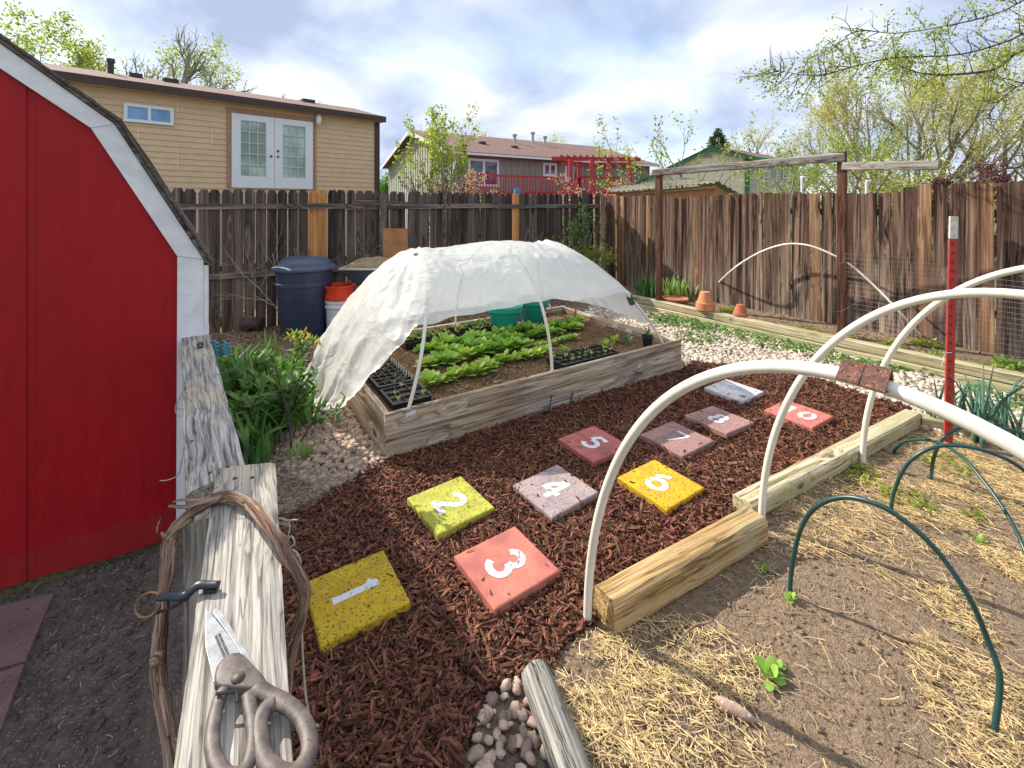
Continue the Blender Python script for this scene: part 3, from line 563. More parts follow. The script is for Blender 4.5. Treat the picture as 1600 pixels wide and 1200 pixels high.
def digit_mesh(body, size, w):
    vs = []; fs = []; lay = 0; r = random.Random(len(body)*7+ord(body[0]))
    for ci, ch in enumerate(body):
        ox = (ci-(len(body)-1)/2)*size*.72
        for st in STROKES[ch]:
            pts = [Vector((x*size+ox, y*size)) for x, y in st]; n = len(pts); b = len(vs)
            for i in range(n):
                T = (pts[min(i+1, n-1)]-pts[max(i-1, 0)]).normalized(); N_ = Vector((-T.y, T.x)); ww = w*r.uniform(.94, 1.05)/2
                for sg in (-1, 1): q = pts[i]+N_*ww*sg; vs.append((q.x, q.y, lay*.0004))
            fs += [(b+2*i, b+2*i+2, b+2*i+3, b+2*i+1) for i in range(n-1)]; lay += 1
    me = bpy.data.meshes.new('painted_number'); me.from_pydata(vs, [], [f[::-1] for f in fs]); me.update(); return me
def build_tiles():
    for k, (cn, a, c1, c2, sp, label, th) in TILES.items():
        pts = [G(x, y, .045) for x, y in cn]; c = sum(pts, Vector())/4; ang = math.radians(a+45); s = .34/2
        if k == 9: ang = math.radians(34)
        th *= .8; r = random.Random(k); root = thing('numbered_slab' if k != 9 else 'paving_slab', label, 'stone slab', (c.x, c.y, 0), 'square painted stone slabs laid in two rows on the bark mulch')
        m = plain('slab_paint', c1, c2, 11, .9, .5, .003, speck=sp, sscale=95, sth=.585, detail=10, dirt=tuple(x*.45+.03 for x in c2))
        if k == 3: m = plain('slab_paint', c1, (.40, .12, .10), 9, .9, .5, .003, speck=sp, sscale=110, sth=.65, detail=10, dirt=(.30, .12, .10))
        tx, ty = r.uniform(-.02, .02), r.uniform(-.02, .02)
        fr = Matrix.Translation((c.x, c.y,   .045-th/2+.004)) @ Matrix.Rotation(ang, 4, 'Z') @ Matrix.Rotation(tx, 4, 'X') @ Matrix.Rotation(ty, 4, 'Y')
        mb = MB(); n = 16
        def edge(t): return .0022*noise.noise(Vector((t*9, k*5.0, 0)))
        ring = []
        for side in range(4):
            for i in range(n):
                t = -1+2*i/n; x, y = [(t, -1), (1, t), (-t, 1), (-1, -t)][side]; ring.append((x, y))
        def lvl(inset, z): return [fr@Vector((x*(s-inset)+edge(x+y*3), y*(s-inset)+edge(x*2-y), z)) for x, y in ring]
        rs = [lvl(.002, -th/2), lvl(0, th/2-.006), lvl(.002, th/2-.002), lvl(.007, th/2)]
        N = len(ring); vs = [p for q in rs for p in q]; fs = [(i*N+j, i*N+(j+1) % N, (i+1)*N+(j+1) % N, (i+1)*N+j) for i in range(3) for j in range(N)]
        fs += [tuple(range(3*N, 4*N)), tuple(range(N-1, -1, -1))]; mb.add(vs, fs)
        mb.build('slab', m, root, frame=fr)
        if k != 9:
            me = digit_mesh(str(k), {1: .185, 10: .17, 6: .19, 3: .19, 4: .18, 2: .18, 5: .175, 8: .17}.get(k, .17), .034 if k != 7 else .02); me.materials.append(M['worn_paint'])
            o = bpy.data.objects.new('painted_number', me); COL.objects.link(o)
            adopt(o, root, fr @ Matrix.Translation((0, 0, th/2+.0012)) @ Matrix.Rotation(-math.pi/2, 4, 'Z'))
build_tiles(); scatter_all()

# ------------------------------------------------------------------ timbers and log
def timber(name, label, A, B, w, h, mat, seed, cat='timber', group=None, ch=.008, warp=0):
    mb, fr = sweep_beam(A, B, w, h, ch=ch, jit=.0025, seg=14, seed=seed, warp=warp); o = mb.build(name, [mat], None, frame=fr)
    tag(o, label, cat, group); return o
a, b = Vector((.36, 1.775, .055)), Vector((1.205, 2.25, .055))
timber('landscape_timber', 'nearest timber of the path edging, warm golden brown and deeply cracked', a, b, .125, .14, M['timber'], 1, group='timbers edging the mulch path', ch=.02)
timber('landscape_timber', 'second timber of the path edging, pale straw coloured, behind the cracked one', Vector((1.21, 2.385, .05)), Vector((2.99, 3.39, .05)), .11, .10, M['timber_pale'], 2, group='timbers edging the mulch path', ch=.012)
timber('landscape_timber', 'short timber crossing behind the red steel post', Vector((3.02, 3.36, .04)), Vector((4.6, 2.35, .04)), .10, .09, M['timber_pale'], 3, group='timbers edging the mulch path')
for k, (z, off, lab) in enumerate(((.135, .0, 'top timber of the long planter border under the brown fence'), (.035, -.03, 'bottom timber of the long planter border under the brown fence'))):
    timber('border_timber', lab, TA-TD*1.1+TN*(.05+off)+Z*z, TA+TD*5.3+TN*(.05+off)+Z*z, .11, .095, M['timber_pale'], 5+k, group='long border timbers')
def log():
    A = G(836, 1050, .04); B = G(905, 1235, .05); mb = MB(); d = (B-A).normalized(); n = 20; sg = 14; fr = mframe(A, d); vs = []
    for i in range(sg+1):
        for j in range(n):
            a = 2*math.pi*j/n; rr = .05*(1+.1*noise.noise(Vector((math.cos(a)*1.5, math.sin(a)*1.5, i*.3)))+.03*math.sin(j*2.3+i*.1))*(.94 if i in (0, sg) else 1)
            vs.append(fr@Vector((i/sg*(B-A).length*1.25, math.cos(a)*rr*1.05, math.sin(a)*rr*.85)))
    fs = [(i*n+j, i*n+(j+1) % n, (i+1)*n+(j+1) % n, (i+1)*n+j) for i in range(sg) for j in range(n)]+[tuple(range(n)), tuple(range(sg*n+n-1, sg*n-1, -1))]
    mb.add(vs, fs); o = mb.build('weathered_log', M['log_grey'], None, frame=fr, smooth=True, auto=60); tag(o, 'weathered grey round log lying between gravel and straw', 'log')
log()

# ------------------------------------------------------------------ fences
def picket_mesh(w, h, th, name, dog=.03, seed=0):
    r = random.Random(seed); x = w/2; pr = [(-x, 0), (x, 0), (x, h-dog), (x-dog*.9, h), (-x+dog*.9, h), (-x, h-dog)]
    rnd8 = [(-x, 0), (x, 0)]+[(x*math.cos(a), h-dog*1.2+dog*1.2*math.sin(a)) for a in [i*math.pi/8 for i in range(9)]]
    pr = rnd8 if dog > .035 else pr
    mb = MB(); mb.prism([(a+(r.uniform(-.003, .003) if b > 0 else 0), -th/2, b) for a, b in pr], (0, th, 0))
    me = bpy.data.meshes.new(name); me.from_pydata([tuple(v) for v in mb.v], [], mb.f); me.update(); return me
def fence_run(root, A, D, n, pitch, w, h, th, mats, name, seed, special={}, dog=.03, hvar=.012, z0=0.0, gap=None, hfun=None):
    """pickets as separate parts"""
    r = random.Random(seed); meshes = {}
    for i in range(n):
        t = i*pitch+r.uniform(-.004, .004); mat = special.get(i, mats); hh = h+(hfun(i) if hfun else 0)+r.uniform(-hvar, hvar)
        key = (mat.name, r.randrange(5))
        if key not in meshes: m = picket_mesh(w*r.uniform(.95, 1.01), 1.0, th, 'picket', dog/h, key[1]); m.materials.append(mat); meshes[key] = m
        o = bpy.data.objects.new('picket', meshes[key]); COL.objects.link(o); p = A+D*t
        yaw = math.atan2(D.y, D.x)
        # the mesh is one metre tall with texture stretched to the board height
        mw = Matrix.Translation((p.x, p.y, z0)) @ Matrix.Rotation(yaw, 4, 'Z') @ Matrix.Rotation(r.gauss(0, .008), 4, 'X') @ Matrix.Rotation(r.gauss(0, .006), 4, 'Y') @ Matrix.Diagonal((1, 1, hh, 1))
        adopt(o, root, mw)
# left (back) fence: faces us with its rails
FC = Vector((1.80, 9.15, 0)); FD = Vector((-.857, -.515, 0)).normalized(); FN = Vector((FD.y, -FD.x, 0))
if FN.y > 0: FN = -FN
def back_fence():
    A = FC+FD*.12; n = 72; pitch = .128
    root = thing('picket_fence', 'dark grey weathered round topped picket fence showing its rails, along the back of the yard', 'fence', (A.x, A.y, 0))
    def idx(px): q = onplane(px, 300, FC, FD); return int(round((Vector((q.x, q.y, 0))-A).length/pitch))
    sp = {idx(486): M['fence_new'], idx(499): M['fence_new'], idx(511): M['fence_new'], idx(805): M['fence_new']}
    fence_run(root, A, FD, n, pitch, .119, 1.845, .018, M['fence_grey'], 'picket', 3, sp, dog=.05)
    q = FN*.03
    for zz in (1.62, .72):
        t = 0; k = 0
        while t < 9.2:
            e = min(t+2.4, 9.2); beam('rail', A+FD*t+q+Z*(zz+rnd.uniform(-.012, .012)), A+FD*(e-.004)+q+Z*(zz+rnd.uniform(-.015, .015)), .04, .075, M['rail_grey'], root, jit=.002, seg=8, seed=k); t = e; k += 1
    r0 = onplane(548, 316, FC, FD); r1 = onplane(636, 319, FC, FD); q2 = FN*.07
    beam('rail', r0+q2, r1+q2, .02, .07, M['rail_grey'], root, jit=.002, seg=6, seed=31)
    for px in (596, 907):
        p = onplane(px, 300, FC, FD)+FN*.10; beam('post', Vector((p.x, p.y, -.05)), Vector((p.x, p.y, 1.78 if px < 700 else 1.92)), .09, .09, M['rail_grey'], root, jit=.003, seg=8, seed=px)
back_fence()
RD = Vector((.586, -.81, 0)).normalized(); RN = Vector((-.81, -.586, 0)).normalized()
def side_fence():
    A = FC+RD*.05+Vector((.0, 0, 0)); pitch = .122; n = 68
    root = thing('board_fence', 'tall brown weathered board fence with knots, along the right side of the yard', 'fence', (A.x, A.y, 0))
    sp = {}
    for i in (3, 4, 9, 17, 31, 40, 44): sp[i] = M['fence_tan']
    def hf(i): return .02*math.sin(i*.31)+(.06 if i > 38 else 0)+(.03 if i > 46 else 0)
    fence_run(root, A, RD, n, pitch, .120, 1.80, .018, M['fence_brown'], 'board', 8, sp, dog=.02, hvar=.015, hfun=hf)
    for o in root.children if False else []: pass
    for zz in (1.55, .5):
        for t in range(0, 8, 2): beam('rail', A+RD*t-RN*.05+Z*zz, A+RD*(t+1.995)-RN*.05+Z*zz, .04, .08, M['rail_grey'], root)
M['fence_tan'] = wood('fence_tan', (.06, .03, .016), (.24, .125, .065), (.46, .29, .17), across=17, along=.9, var=.15, stain=(.16, .09, .06), stain_scale=.8, cracks=.4, axis=2, bd=.004)
side_fence()

# ------------------------------------------------------------------ red shed
def shed():
    C0 = Vector((-1.619, 2.385, 0)); root = thing('garden_shed', 'red barn shaped garden shed with white trim and a grey shingle roof', 'shed', (C0.x, C0.y, -.1))
    def W(px, py): return onplane(px, py, C0, U)
    knee = W(180, 195); eave = W(318, 405); top = W(0, 68)
    def az(p): return ((p-C0).dot(U), p.z)
    ae, ze = az(eave); ak, zk = az(knee); at, zt = az(top); ar = -1.45; zr = zt+(zt-zk)/(at-ak)*(ar-at)*1.0
    mid = ar; prof = [(ae, ze), (ak, zk), (ar, zr), (2*ar-ak, zk), (2*ar-ae, ze)]
    VS = Vector((-.588, .809, 0))
    def pt(a, z, d=0): q = C0+U*a+VS*d; return Vector((q.x, q.y, z))
    zb = -.10; depth = 2.6
    # gable wall with routed vertical grooves
    mb = MB(); fr = mframe(pt(ar, 0), U); gro = []
    a = ae; edges = sorted([ -.335, -.36, -.655, -.62, -1.0, -1.03, -1.35, -1.38, -1.7, -1.73, -2.05, -2.08, -2.4, -2.43])
    def ztop(a):
        b = a if a >= ar else 2*ar-a
        return ze+(zk-ze)*(ae-b)/(ae-ak) if b > ak else zk+(zr-zk)*(ak-b)/(ak-ar)
    xs = [(2*ar-ae)]+edges+[ae]; xs = sorted(set(xs+[ar, ak, 2*ar-ak])); bl = 0.045
    lo = []; 
    wob = lambda a: zb+.05+.012*math.sin(a*7)
    for i in range(len(xs)-1):
        x0, x1 = xs[i], xs[i+1]; groove = any(abs(x0-edges[j]) < 1e-6 and abs(x1-edges[j+1]) < 1e-6 for j in range(0, len(edges)-1, 2)); d = .006 if groove else 0
        if groove:
            mb.add([pt(x0, wob(x0), d), pt(x1, wob(x1), d), pt(x1, ztop(x1)-.03, d), pt(x0, ztop(x0)-.03, d)], [(0, 1, 2, 3)])
            for x in (x0, x1): mb.add([pt(x, wob(x), 0), pt(x, wob(x), d), pt(x, ztop(x)-.03, d), pt(x, ztop(x)-.03, 0)], [(0, 1, 2, 3)])
        else: mb.add([pt(x0, wob(x0)), pt(x1, wob(x1)), pt(x1, ztop(x1)-.03), pt(x0, ztop(x0)-.03)], [(0, 1, 2, 3)])
        mb.add([pt(x0, wob(x0), .012), pt(x1, wob(x1), .012), pt(x1, wob(x1)), pt(x0, wob(x0))], [(0, 1, 2, 3)])
    mb.build('gable_wall', M['red_paint'], root, frame=fr)
    mb = MB()   # sides, back and skirt
    for aa in (ae-.02, 2*ar-ae+.02): mb.add([pt(aa, zb, .02), pt(aa, zb, depth), pt(aa, ze, depth), pt(aa, ze, .02)], [(0, 1, 2, 3)])
    mb.add([pt(a_, z_-.03, depth) for a_, z_ in [(ae-.02, zb), (ae-.02, ze), (ak, zk), (ar, zr), (2*ar-ak, zk), (2*ar-ae+.02, ze), (2*ar-ae+.02, zb)]], [tuple(range(7))])
    mb.build('side_wall', M['white_paint'], root, frame=fr)
    mb = MB(); mb.prism([pt(ae-.03, zb-.03, .02), pt(ae-.03, zb+.06, .02), pt(2*ar-ae, zb+.06, .02), pt(2*ar-ae, zb-.03, .02)], V*.04); mb.build('floor_skid', M['end_grain'], root, frame=fr)
    # rake trim: white boards following the profile
    tw = .10
    def inset(pf, d):
        out = []
        for i, (a_, z_) in enumerate(pf):
            nn = Vector((0, 0))
            for j in (i-1, i):
                if 0 <= j < len(pf)-1:
                    e = Vector((pf[j+1][0]-pf[j][0], pf[j+1][1]-pf[j][1])).normalized(); nn += Vector((e.y, -e.x))*-1
            nn.normalize(); 
            out.append((a_-nn.x*d*-1, z_-nn.y*d*-1))
        return out
    # inner edge read from the photograph
    ik = W(143, 201); ie = W(277, 400); it = W(0, 107)
    inn = [az(ie), az(ik)]; m = (az(it)[1]-az(ik)[1])/(az(it)[0]-az(ik)[0]); inn.append((ar, az(ik)[1]+m*(ar-az(ik)[0])))
    out = [(ae, ze), (ak, zk), (ar, zr)]
    for sgn in (1, -1):
        for s in (0, 1):
            q = [out[s], out[s+1], inn[s+1], inn[s]]; q = [(a_ if sgn > 0 else 2*ar-a_, z_) for a_, z_ in q]
            mb = MB(); mb.prism([pt(a_, z_, -.022-.003*s) for a_, z_ in q], V*.02); mb.build('rake_trim', M['white_paint'], root, frame=fr, bevel=.002)
        # vertical corner board
        cb = [(ae, ze-.002), (az(ie)[0], az(ie)[1]-.002), (az(ie)[0]-.005, zb+.03), (ae, zb+.03)]; cb = [(a_ if sgn > 0 else 2*ar-a_, z_) for a_, z_ in cb]
        mb = MB(); mb.prism([pt(a_, z_, -.022) for a_, z_ in cb], V*.02); mb.build('corner_trim', M['white_paint'], root, frame=fr, bevel=.002)
    s0 = pt(ae+.005, ze-.02, .0); mb = MB(); mb.prism([pt(ae+.001, zb+.02, -.02), pt(ae+.001, ze-.03, -.02), pt(ae+.02, ze-.03, -.02), pt(ae+.02, zb+.02, -.02)], V*.11); mb.build('corner_trim', M['white_paint'], root, frame=fr)
    # roof: sheathing edge (dark fascia) and shingles over it
    def off(pf, d): # outward offset of the profile
        n = len(pf); o = []
        for i in range(n):
            es = []
            if i > 0: es.append(Vector((pf[i][0]-pf[i-1][0], pf[i][1]-pf[i-1][1])).normalized())
            if i < n-1: es.append(Vector((pf[i+1][0]-pf[i][0], pf[i+1][1]-pf[i][1])).normalized())
            nn = sum((Vector((e.y, -e.x)) for e in es), Vector((0, 0))).normalized()
            k = 1/max(.5, nn.dot(Vector((es[0].y, -es[0].x)))); o.append((pf[i][0]+nn.x*d*k, pf[i][1]+nn.y*d*k))
        return o
    e0 = Vector((ak-ae, zk-ze)).normalized(); low = (ae-e0.x*.04, ze-e0.y*.04)
    pf = [low, (ak, zk), (ar, zr), (2*ar-ak, zk), (2*ar-low[0], low[1])]
    for d0, d1, f, nm, mt, seg in ((.003, .018, -.035, 'roof_deck', M['rail_grey'], 1), (.020, .030, -.05, 'roof_shingles', M['shingle'], 60)):
        a0 = off(pf, d0); a1 = off(pf, d1); mb = MB(); r = random.Random(4)
        rows = []
        for i in range(seg+1):
            dd = f+(depth+.05-f)*i/seg; j = r.uniform(-.006, .006) if i == 0 else 0; rows.append((dd, r.uniform(-.0015, .003)))
        for s in range(4):
            nsub = 12 if nm == 'roof_shingles' else 1
            for q in range(nsub):
                t0, t1 = q/nsub, (q+1)/nsub; lift = .004 if nm == 'roof_shingles' else 0
                def L(pl, t): return (pl[s][0]+(pl[s+1][0]-pl[s][0])*t, pl[s][1]+(pl[s+1][1]-pl[s][1])*t)
                nn = (a1[s][0]-a0[s][0], a1[s][1]-a0[s][1]); low_up = (L(a1, t0), L(a1, t1)) 
                k0 = lift if s < 2 else 0; k1 = lift if s >= 2 else 0; jt = r.uniform(-.008, .008) if nsub > 1 else 0
                f0 = f+jt; vs = []
                for dd in (f0, depth+.05):
                    vs += [pt(*L(a0, t0), dd), pt(*L(a0, t1), dd), pt(L(a1, t1)[0], L(a1, t1)[1]+k1, dd), pt(L(a1, t0)[0]+k0*.6, L(a1, t0)[1]+k0, dd)]
                mb.add(vs, [(0, 1, 2, 3), (7, 6, 5, 4), (0, 4, 5, 1), (1, 5, 6, 2), (2, 6, 7, 3), (3, 7, 4, 0)])
        mb.build(nm, mt, root, frame=fr)
shed()
def path_pavers():
    for i, (pl, lab) in enumerate((([(0, 945), (62, 930), (84, 926), (40, 1032), (0, 1046)], 'reddish paving slab at the corner of the red shed'),
                    ([(0, 1050), (39, 1036), (4, 1135), (-60, 1260), (-200, 1200), (-160, 1080)], 'reddish paving slab at the lower left edge of the photo'))):
        if i == 0: pl = [(-160, 990), (-40, 955), (85, 926), (40, 1032), (-150, 1078)]
        q = [G(x, y, -.085) for x, y in pl]; c = sum(q, Vector())/len(q); mb = MB(); mb.prism([p-Z*.05 for p in q], Z*.052)
        o = mb.build('paving_slab', M['paver'], None, bevel=.004); tag(o, lab, 'paving slab', 'reddish paving slabs by the shed')
path_pavers()

# ------------------------------------------------------------------ low fence with cap boards, foreground left
def low_fence():
    p0 = G(385, 726, .97); 
    root = thing('low_fence', 'low fence of weathered grey boards laid flat along its top, in the near left corner', 'fence', (-1.0, 1.4, -.1))
    def plank(name, quad, z, th, seed):
        # quad px: nearL, nearR, farR, farL on plane z (top face)
        nl, nr, fr_, fl = [G(x, y, z) for x, y in quad]; seg = 26; n = 10; r = random.Random(seed)
        ax = ((fl+fr_)/2-(nl+nr)/2); fm = mframe((nl+nr)/2, ax); mb = MB(); vs = []
        for i in range(seg+1):
            t = i/seg; a = nl.lerp(fl, t); b = nr.lerp(fr_, t); w = (b-a)
            ja = .0022*noise.noise(Vector((t*14, seed, 0))); jb = .0022*noise.noise(Vector((t*14, seed+9, 0)))
            for j in range(n+1):
                s = j/n; p = a.lerp(b, s)+w.normalized()*(ja if j == 0 else jb if j == n else 0)
                edge = .004 if j in (0, n) else 0
                gr = .0013*noise.noise(Vector((t*3+seed, s*38, 1)))+.0009*noise.noise(Vector((t*5, s*90, seed)))
                if j in (0, n): gr = 0
                vs.append(p+Z*(-edge+gr))
            for j in range(n, -1, -1): vs.append(a.lerp(b, j/n)-Z*th)
        k = 2*(n+1); fs = [(i*k+j, i*k+(j+1) % k, (i+1)*k+(j+1) % k, (i+1)*k+j) for i in range(seg) for j in range(k)]
        fs += [tuple(range(k-1, -1, -1)), tuple(range(seg*k, seg*k+k))]; mb.add(vs, fs)
        o = mb.build(name, M['cap_wood'], root, frame=fm, smooth=True, auto=40); return o
    o = plank('cap_board', [(262, 1260), (462, 1260), (430, 722), (338, 731)], 1.0, .038, 3); o['label'] = 'nearest flat grey cap board, under the shears'
    o2 = plank('cap_board', [(290, 772), (384, 728), (325, 515), (283, 514)], .962, .036, 8); o2['label'] = 'farther flat grey cap board, running up to the shed'
    # nails
    for px, py, z in ((367, 748, 1.0), (394, 747, 1.0), (328, 739, .962), (300, 690, .962), (355, 730, 1.0)):
        mb = MB(); p = G(px, py, z); mb.lathe([(0, .003), (.0035, .003), (.0045, .001), (.0045, -.003)], p, 10); mb.build('nail', M['rust'], root)
    # posts and side boards under the caps
    d = (G(311, 515, .962)-G(337, 772, .962)); d.z = 0; d.normalize()
    for t, w in ((.02, .09), (.75, .08), (1.35, .08)):
        q = G(337, 772, .962)+d*t; beam('post', Vector((q.x, q.y, -.15)), Vector((q.x, q.y, .924)), w, w, M['beam_grey'], root, jit=.003, seg=8, seed=int(t*50))
    q = G(360, 1180, 1.0); beam('post', Vector((q.x, q.y-.25, -.15)), Vector((q.x, q.y-.25, .96)), .09, .09, M['beam_grey'], root, jit=.003, seg=8, seed=4)
    s = Vector((-d.y, d.x, 0)); 
    A = G(300, 770, .962); B = G(292, 515, .962); o = beam('side_rail', A+Z*-.075, B+Z*-.075, .024, .075, M['post_brown'], root, jit=.002, seg=10, seed=9)
    A = G(332, 745, .9); B = G(318, 930, .9)
    o = beam('side_rail', G(322, 1150, .96)-Z*.10, G(352, 740, .96)-Z*.10, .03, .10, M['beam_grey'], root, jit=.002, seg=10, seed=10)
    # netting below
    mb = MB(); A = G(340, 780, .93); B = G(310, 1140, .93); r = random.Random(3)
    for i in range(13):
        t = i/12; p = A.lerp(B, t); pts = [Vector((p.x+r.uniform(-.008, .008), p.y+r.uniform(-.01, .01), z)) for z in (.88, .7, .5, .3, .1, -.06)]; mb.tube(catmull(pts, 3), .0011, 4)
    for z in (.8, .68, .56, .44, .32, .2, .08):
        mb.tube(catmull([A.lerp(B, i/6)*1+Vector((0, 0, z-.93+r.uniform(-.02, .02)))+Vector((r.uniform(-.01, .01), 0, 0)) for i in range(7)], 3), .0011, 4)
    mb.build('wire_netting', M['wire'], root, smooth=True)
    # loose bent wires that belong to the fence edge
    mb = MB(); Y = 1.35
    for pl, Yw in (([(289, 690), (284, 720), (278, 742), (262, 750), (250, 751)], 1.30), ([(286, 615), (274, 635), (278, 650), (290, 648)], 1.6), ([(291, 600), (276, 634), (286, 640)], 1.7)):
        mb.tube(catmull([P(x, y, Yw) for x, y in pl], 5), .0014, 5)
    mb.build('loose_wire', M['wire_pale'], root, smooth=True)
    mb = MB(); 
    for pl, Yw in (([(465, 812), (440, 815), (455, 822), (428, 815), (438, 810), (452, 818), (449, 840), (440, 855), (462, 862), (470, 880), (466, 895)], .99), ([(445, 850), (455, 838), (460, 850), (448, 858), (440, 868), (430, 880), (450, 872), (465, 868)], .95), ([(474, 960), (472, 1000), (477, 1080), (484, 1133), (480, 1220)], .86), ([(473, 1128), (498, 1134)], .84)):
        mb.tube(catmull([P(x, y, Yw) for x, y in pl], 5), .0021, 6)
    o = mb.build('twisted_wire', M['wire_pale'], None, smooth=True); tag(o, 'twisted pale wire hanging down the right side of the vine wreath', 'wire')
low_fence()

# ------------------------------------------------------------------ raised bed
def raised_bed():
    root = thing('raised_bed', 'large raised garden bed of wide weathered boards, planted with greens', 'raised bed', (BFL.x, BFL.y, 0))
    th = .04; z = BH/2-.02; h = BH+.04
    beam('bed_board', bed(-.001, th/2, z), bed(BL+.001, th/2, z), th, h, M['bed_board'], root, jit=.0015, seg=20, ch=.004, seed=1)
    beam('bed_board', bed(th/2, th+.002, z-.002), bed(th/2, BW-th-.002, z-.002), th, h-.004, M['bed_board'], root, jit=.0015, seg=12, seed=2)
    beam('bed_board', bed(BL-th/2, th+.002, z-.002), bed(BL-th/2, BW-th-.002, z-.002), th, h-.004, M['bed_board'], root, jit=.0015, seg=12, seed=3)
    beam('bed_board', bed(-.001, BW-th/2, z), bed(BL+.001, BW-th/2, z), th, h, M['bed_board'], root, jit=.0015, seg=20, seed=4)
    mb = MB(); n = 90; m = 56
    rows = [[bed(th+(BL-2*th)*i/n, th+(BW-2*th)*j/m, .22+.02*hnoise(i*.1, j*.1, 2)+.012*hnoise(i*.3, j*.3, 3, 5)) for i in range(n+1)] for j in range(m+1)]
    mb.grid(rows); mb.build('bed_soil', M['bed_soil'], root, smooth=True)
    fr = mframe(bed(0.2, -.004, .27), U)   # small stapled tag on the front board
    mb = MB(); mb.prism([bed(.13, -.0035, .255), bed(.2, -.0035, .262), bed(.2, -.0035, .285), bed(.13, -.0035, .278)], V*.003); mb.build('tag', M['white_plastic'], root)
    mb = MB()
    for zz in (.04, .1, .16, .22, .27):
        q = bed(-.003, .02, zz); mb.add([q+V*.006, q+Z*.006, q-V*.006, q-Z*.006], [(0, 1, 2, 3)])
    mb.build('nail', M['rust'], root)
raised_bed()
r = np.random.RandomState(77); n = 2600; tw = np.stack([r.uniform(.05, BL-.05, n), r.uniform(.05, BW-.05, n)], -1)
pp = np.array([[*(bed(a, b)[:2])] for a, b in tw]); L = r.gamma(3, .006, n)+.004
o = chips('bed_mulch', pp, np.full(n, .228), L, L*.35, np.full(n, .003), plain('bed_chip', (.33, .2, .1), (.16, .09, .045), 30, .9, .2, var=.5, island=True), 78, .3); tag(o, 'fine orange brown wood mulch on the soil inside the raised bed', 'mulch', kind='stuff')

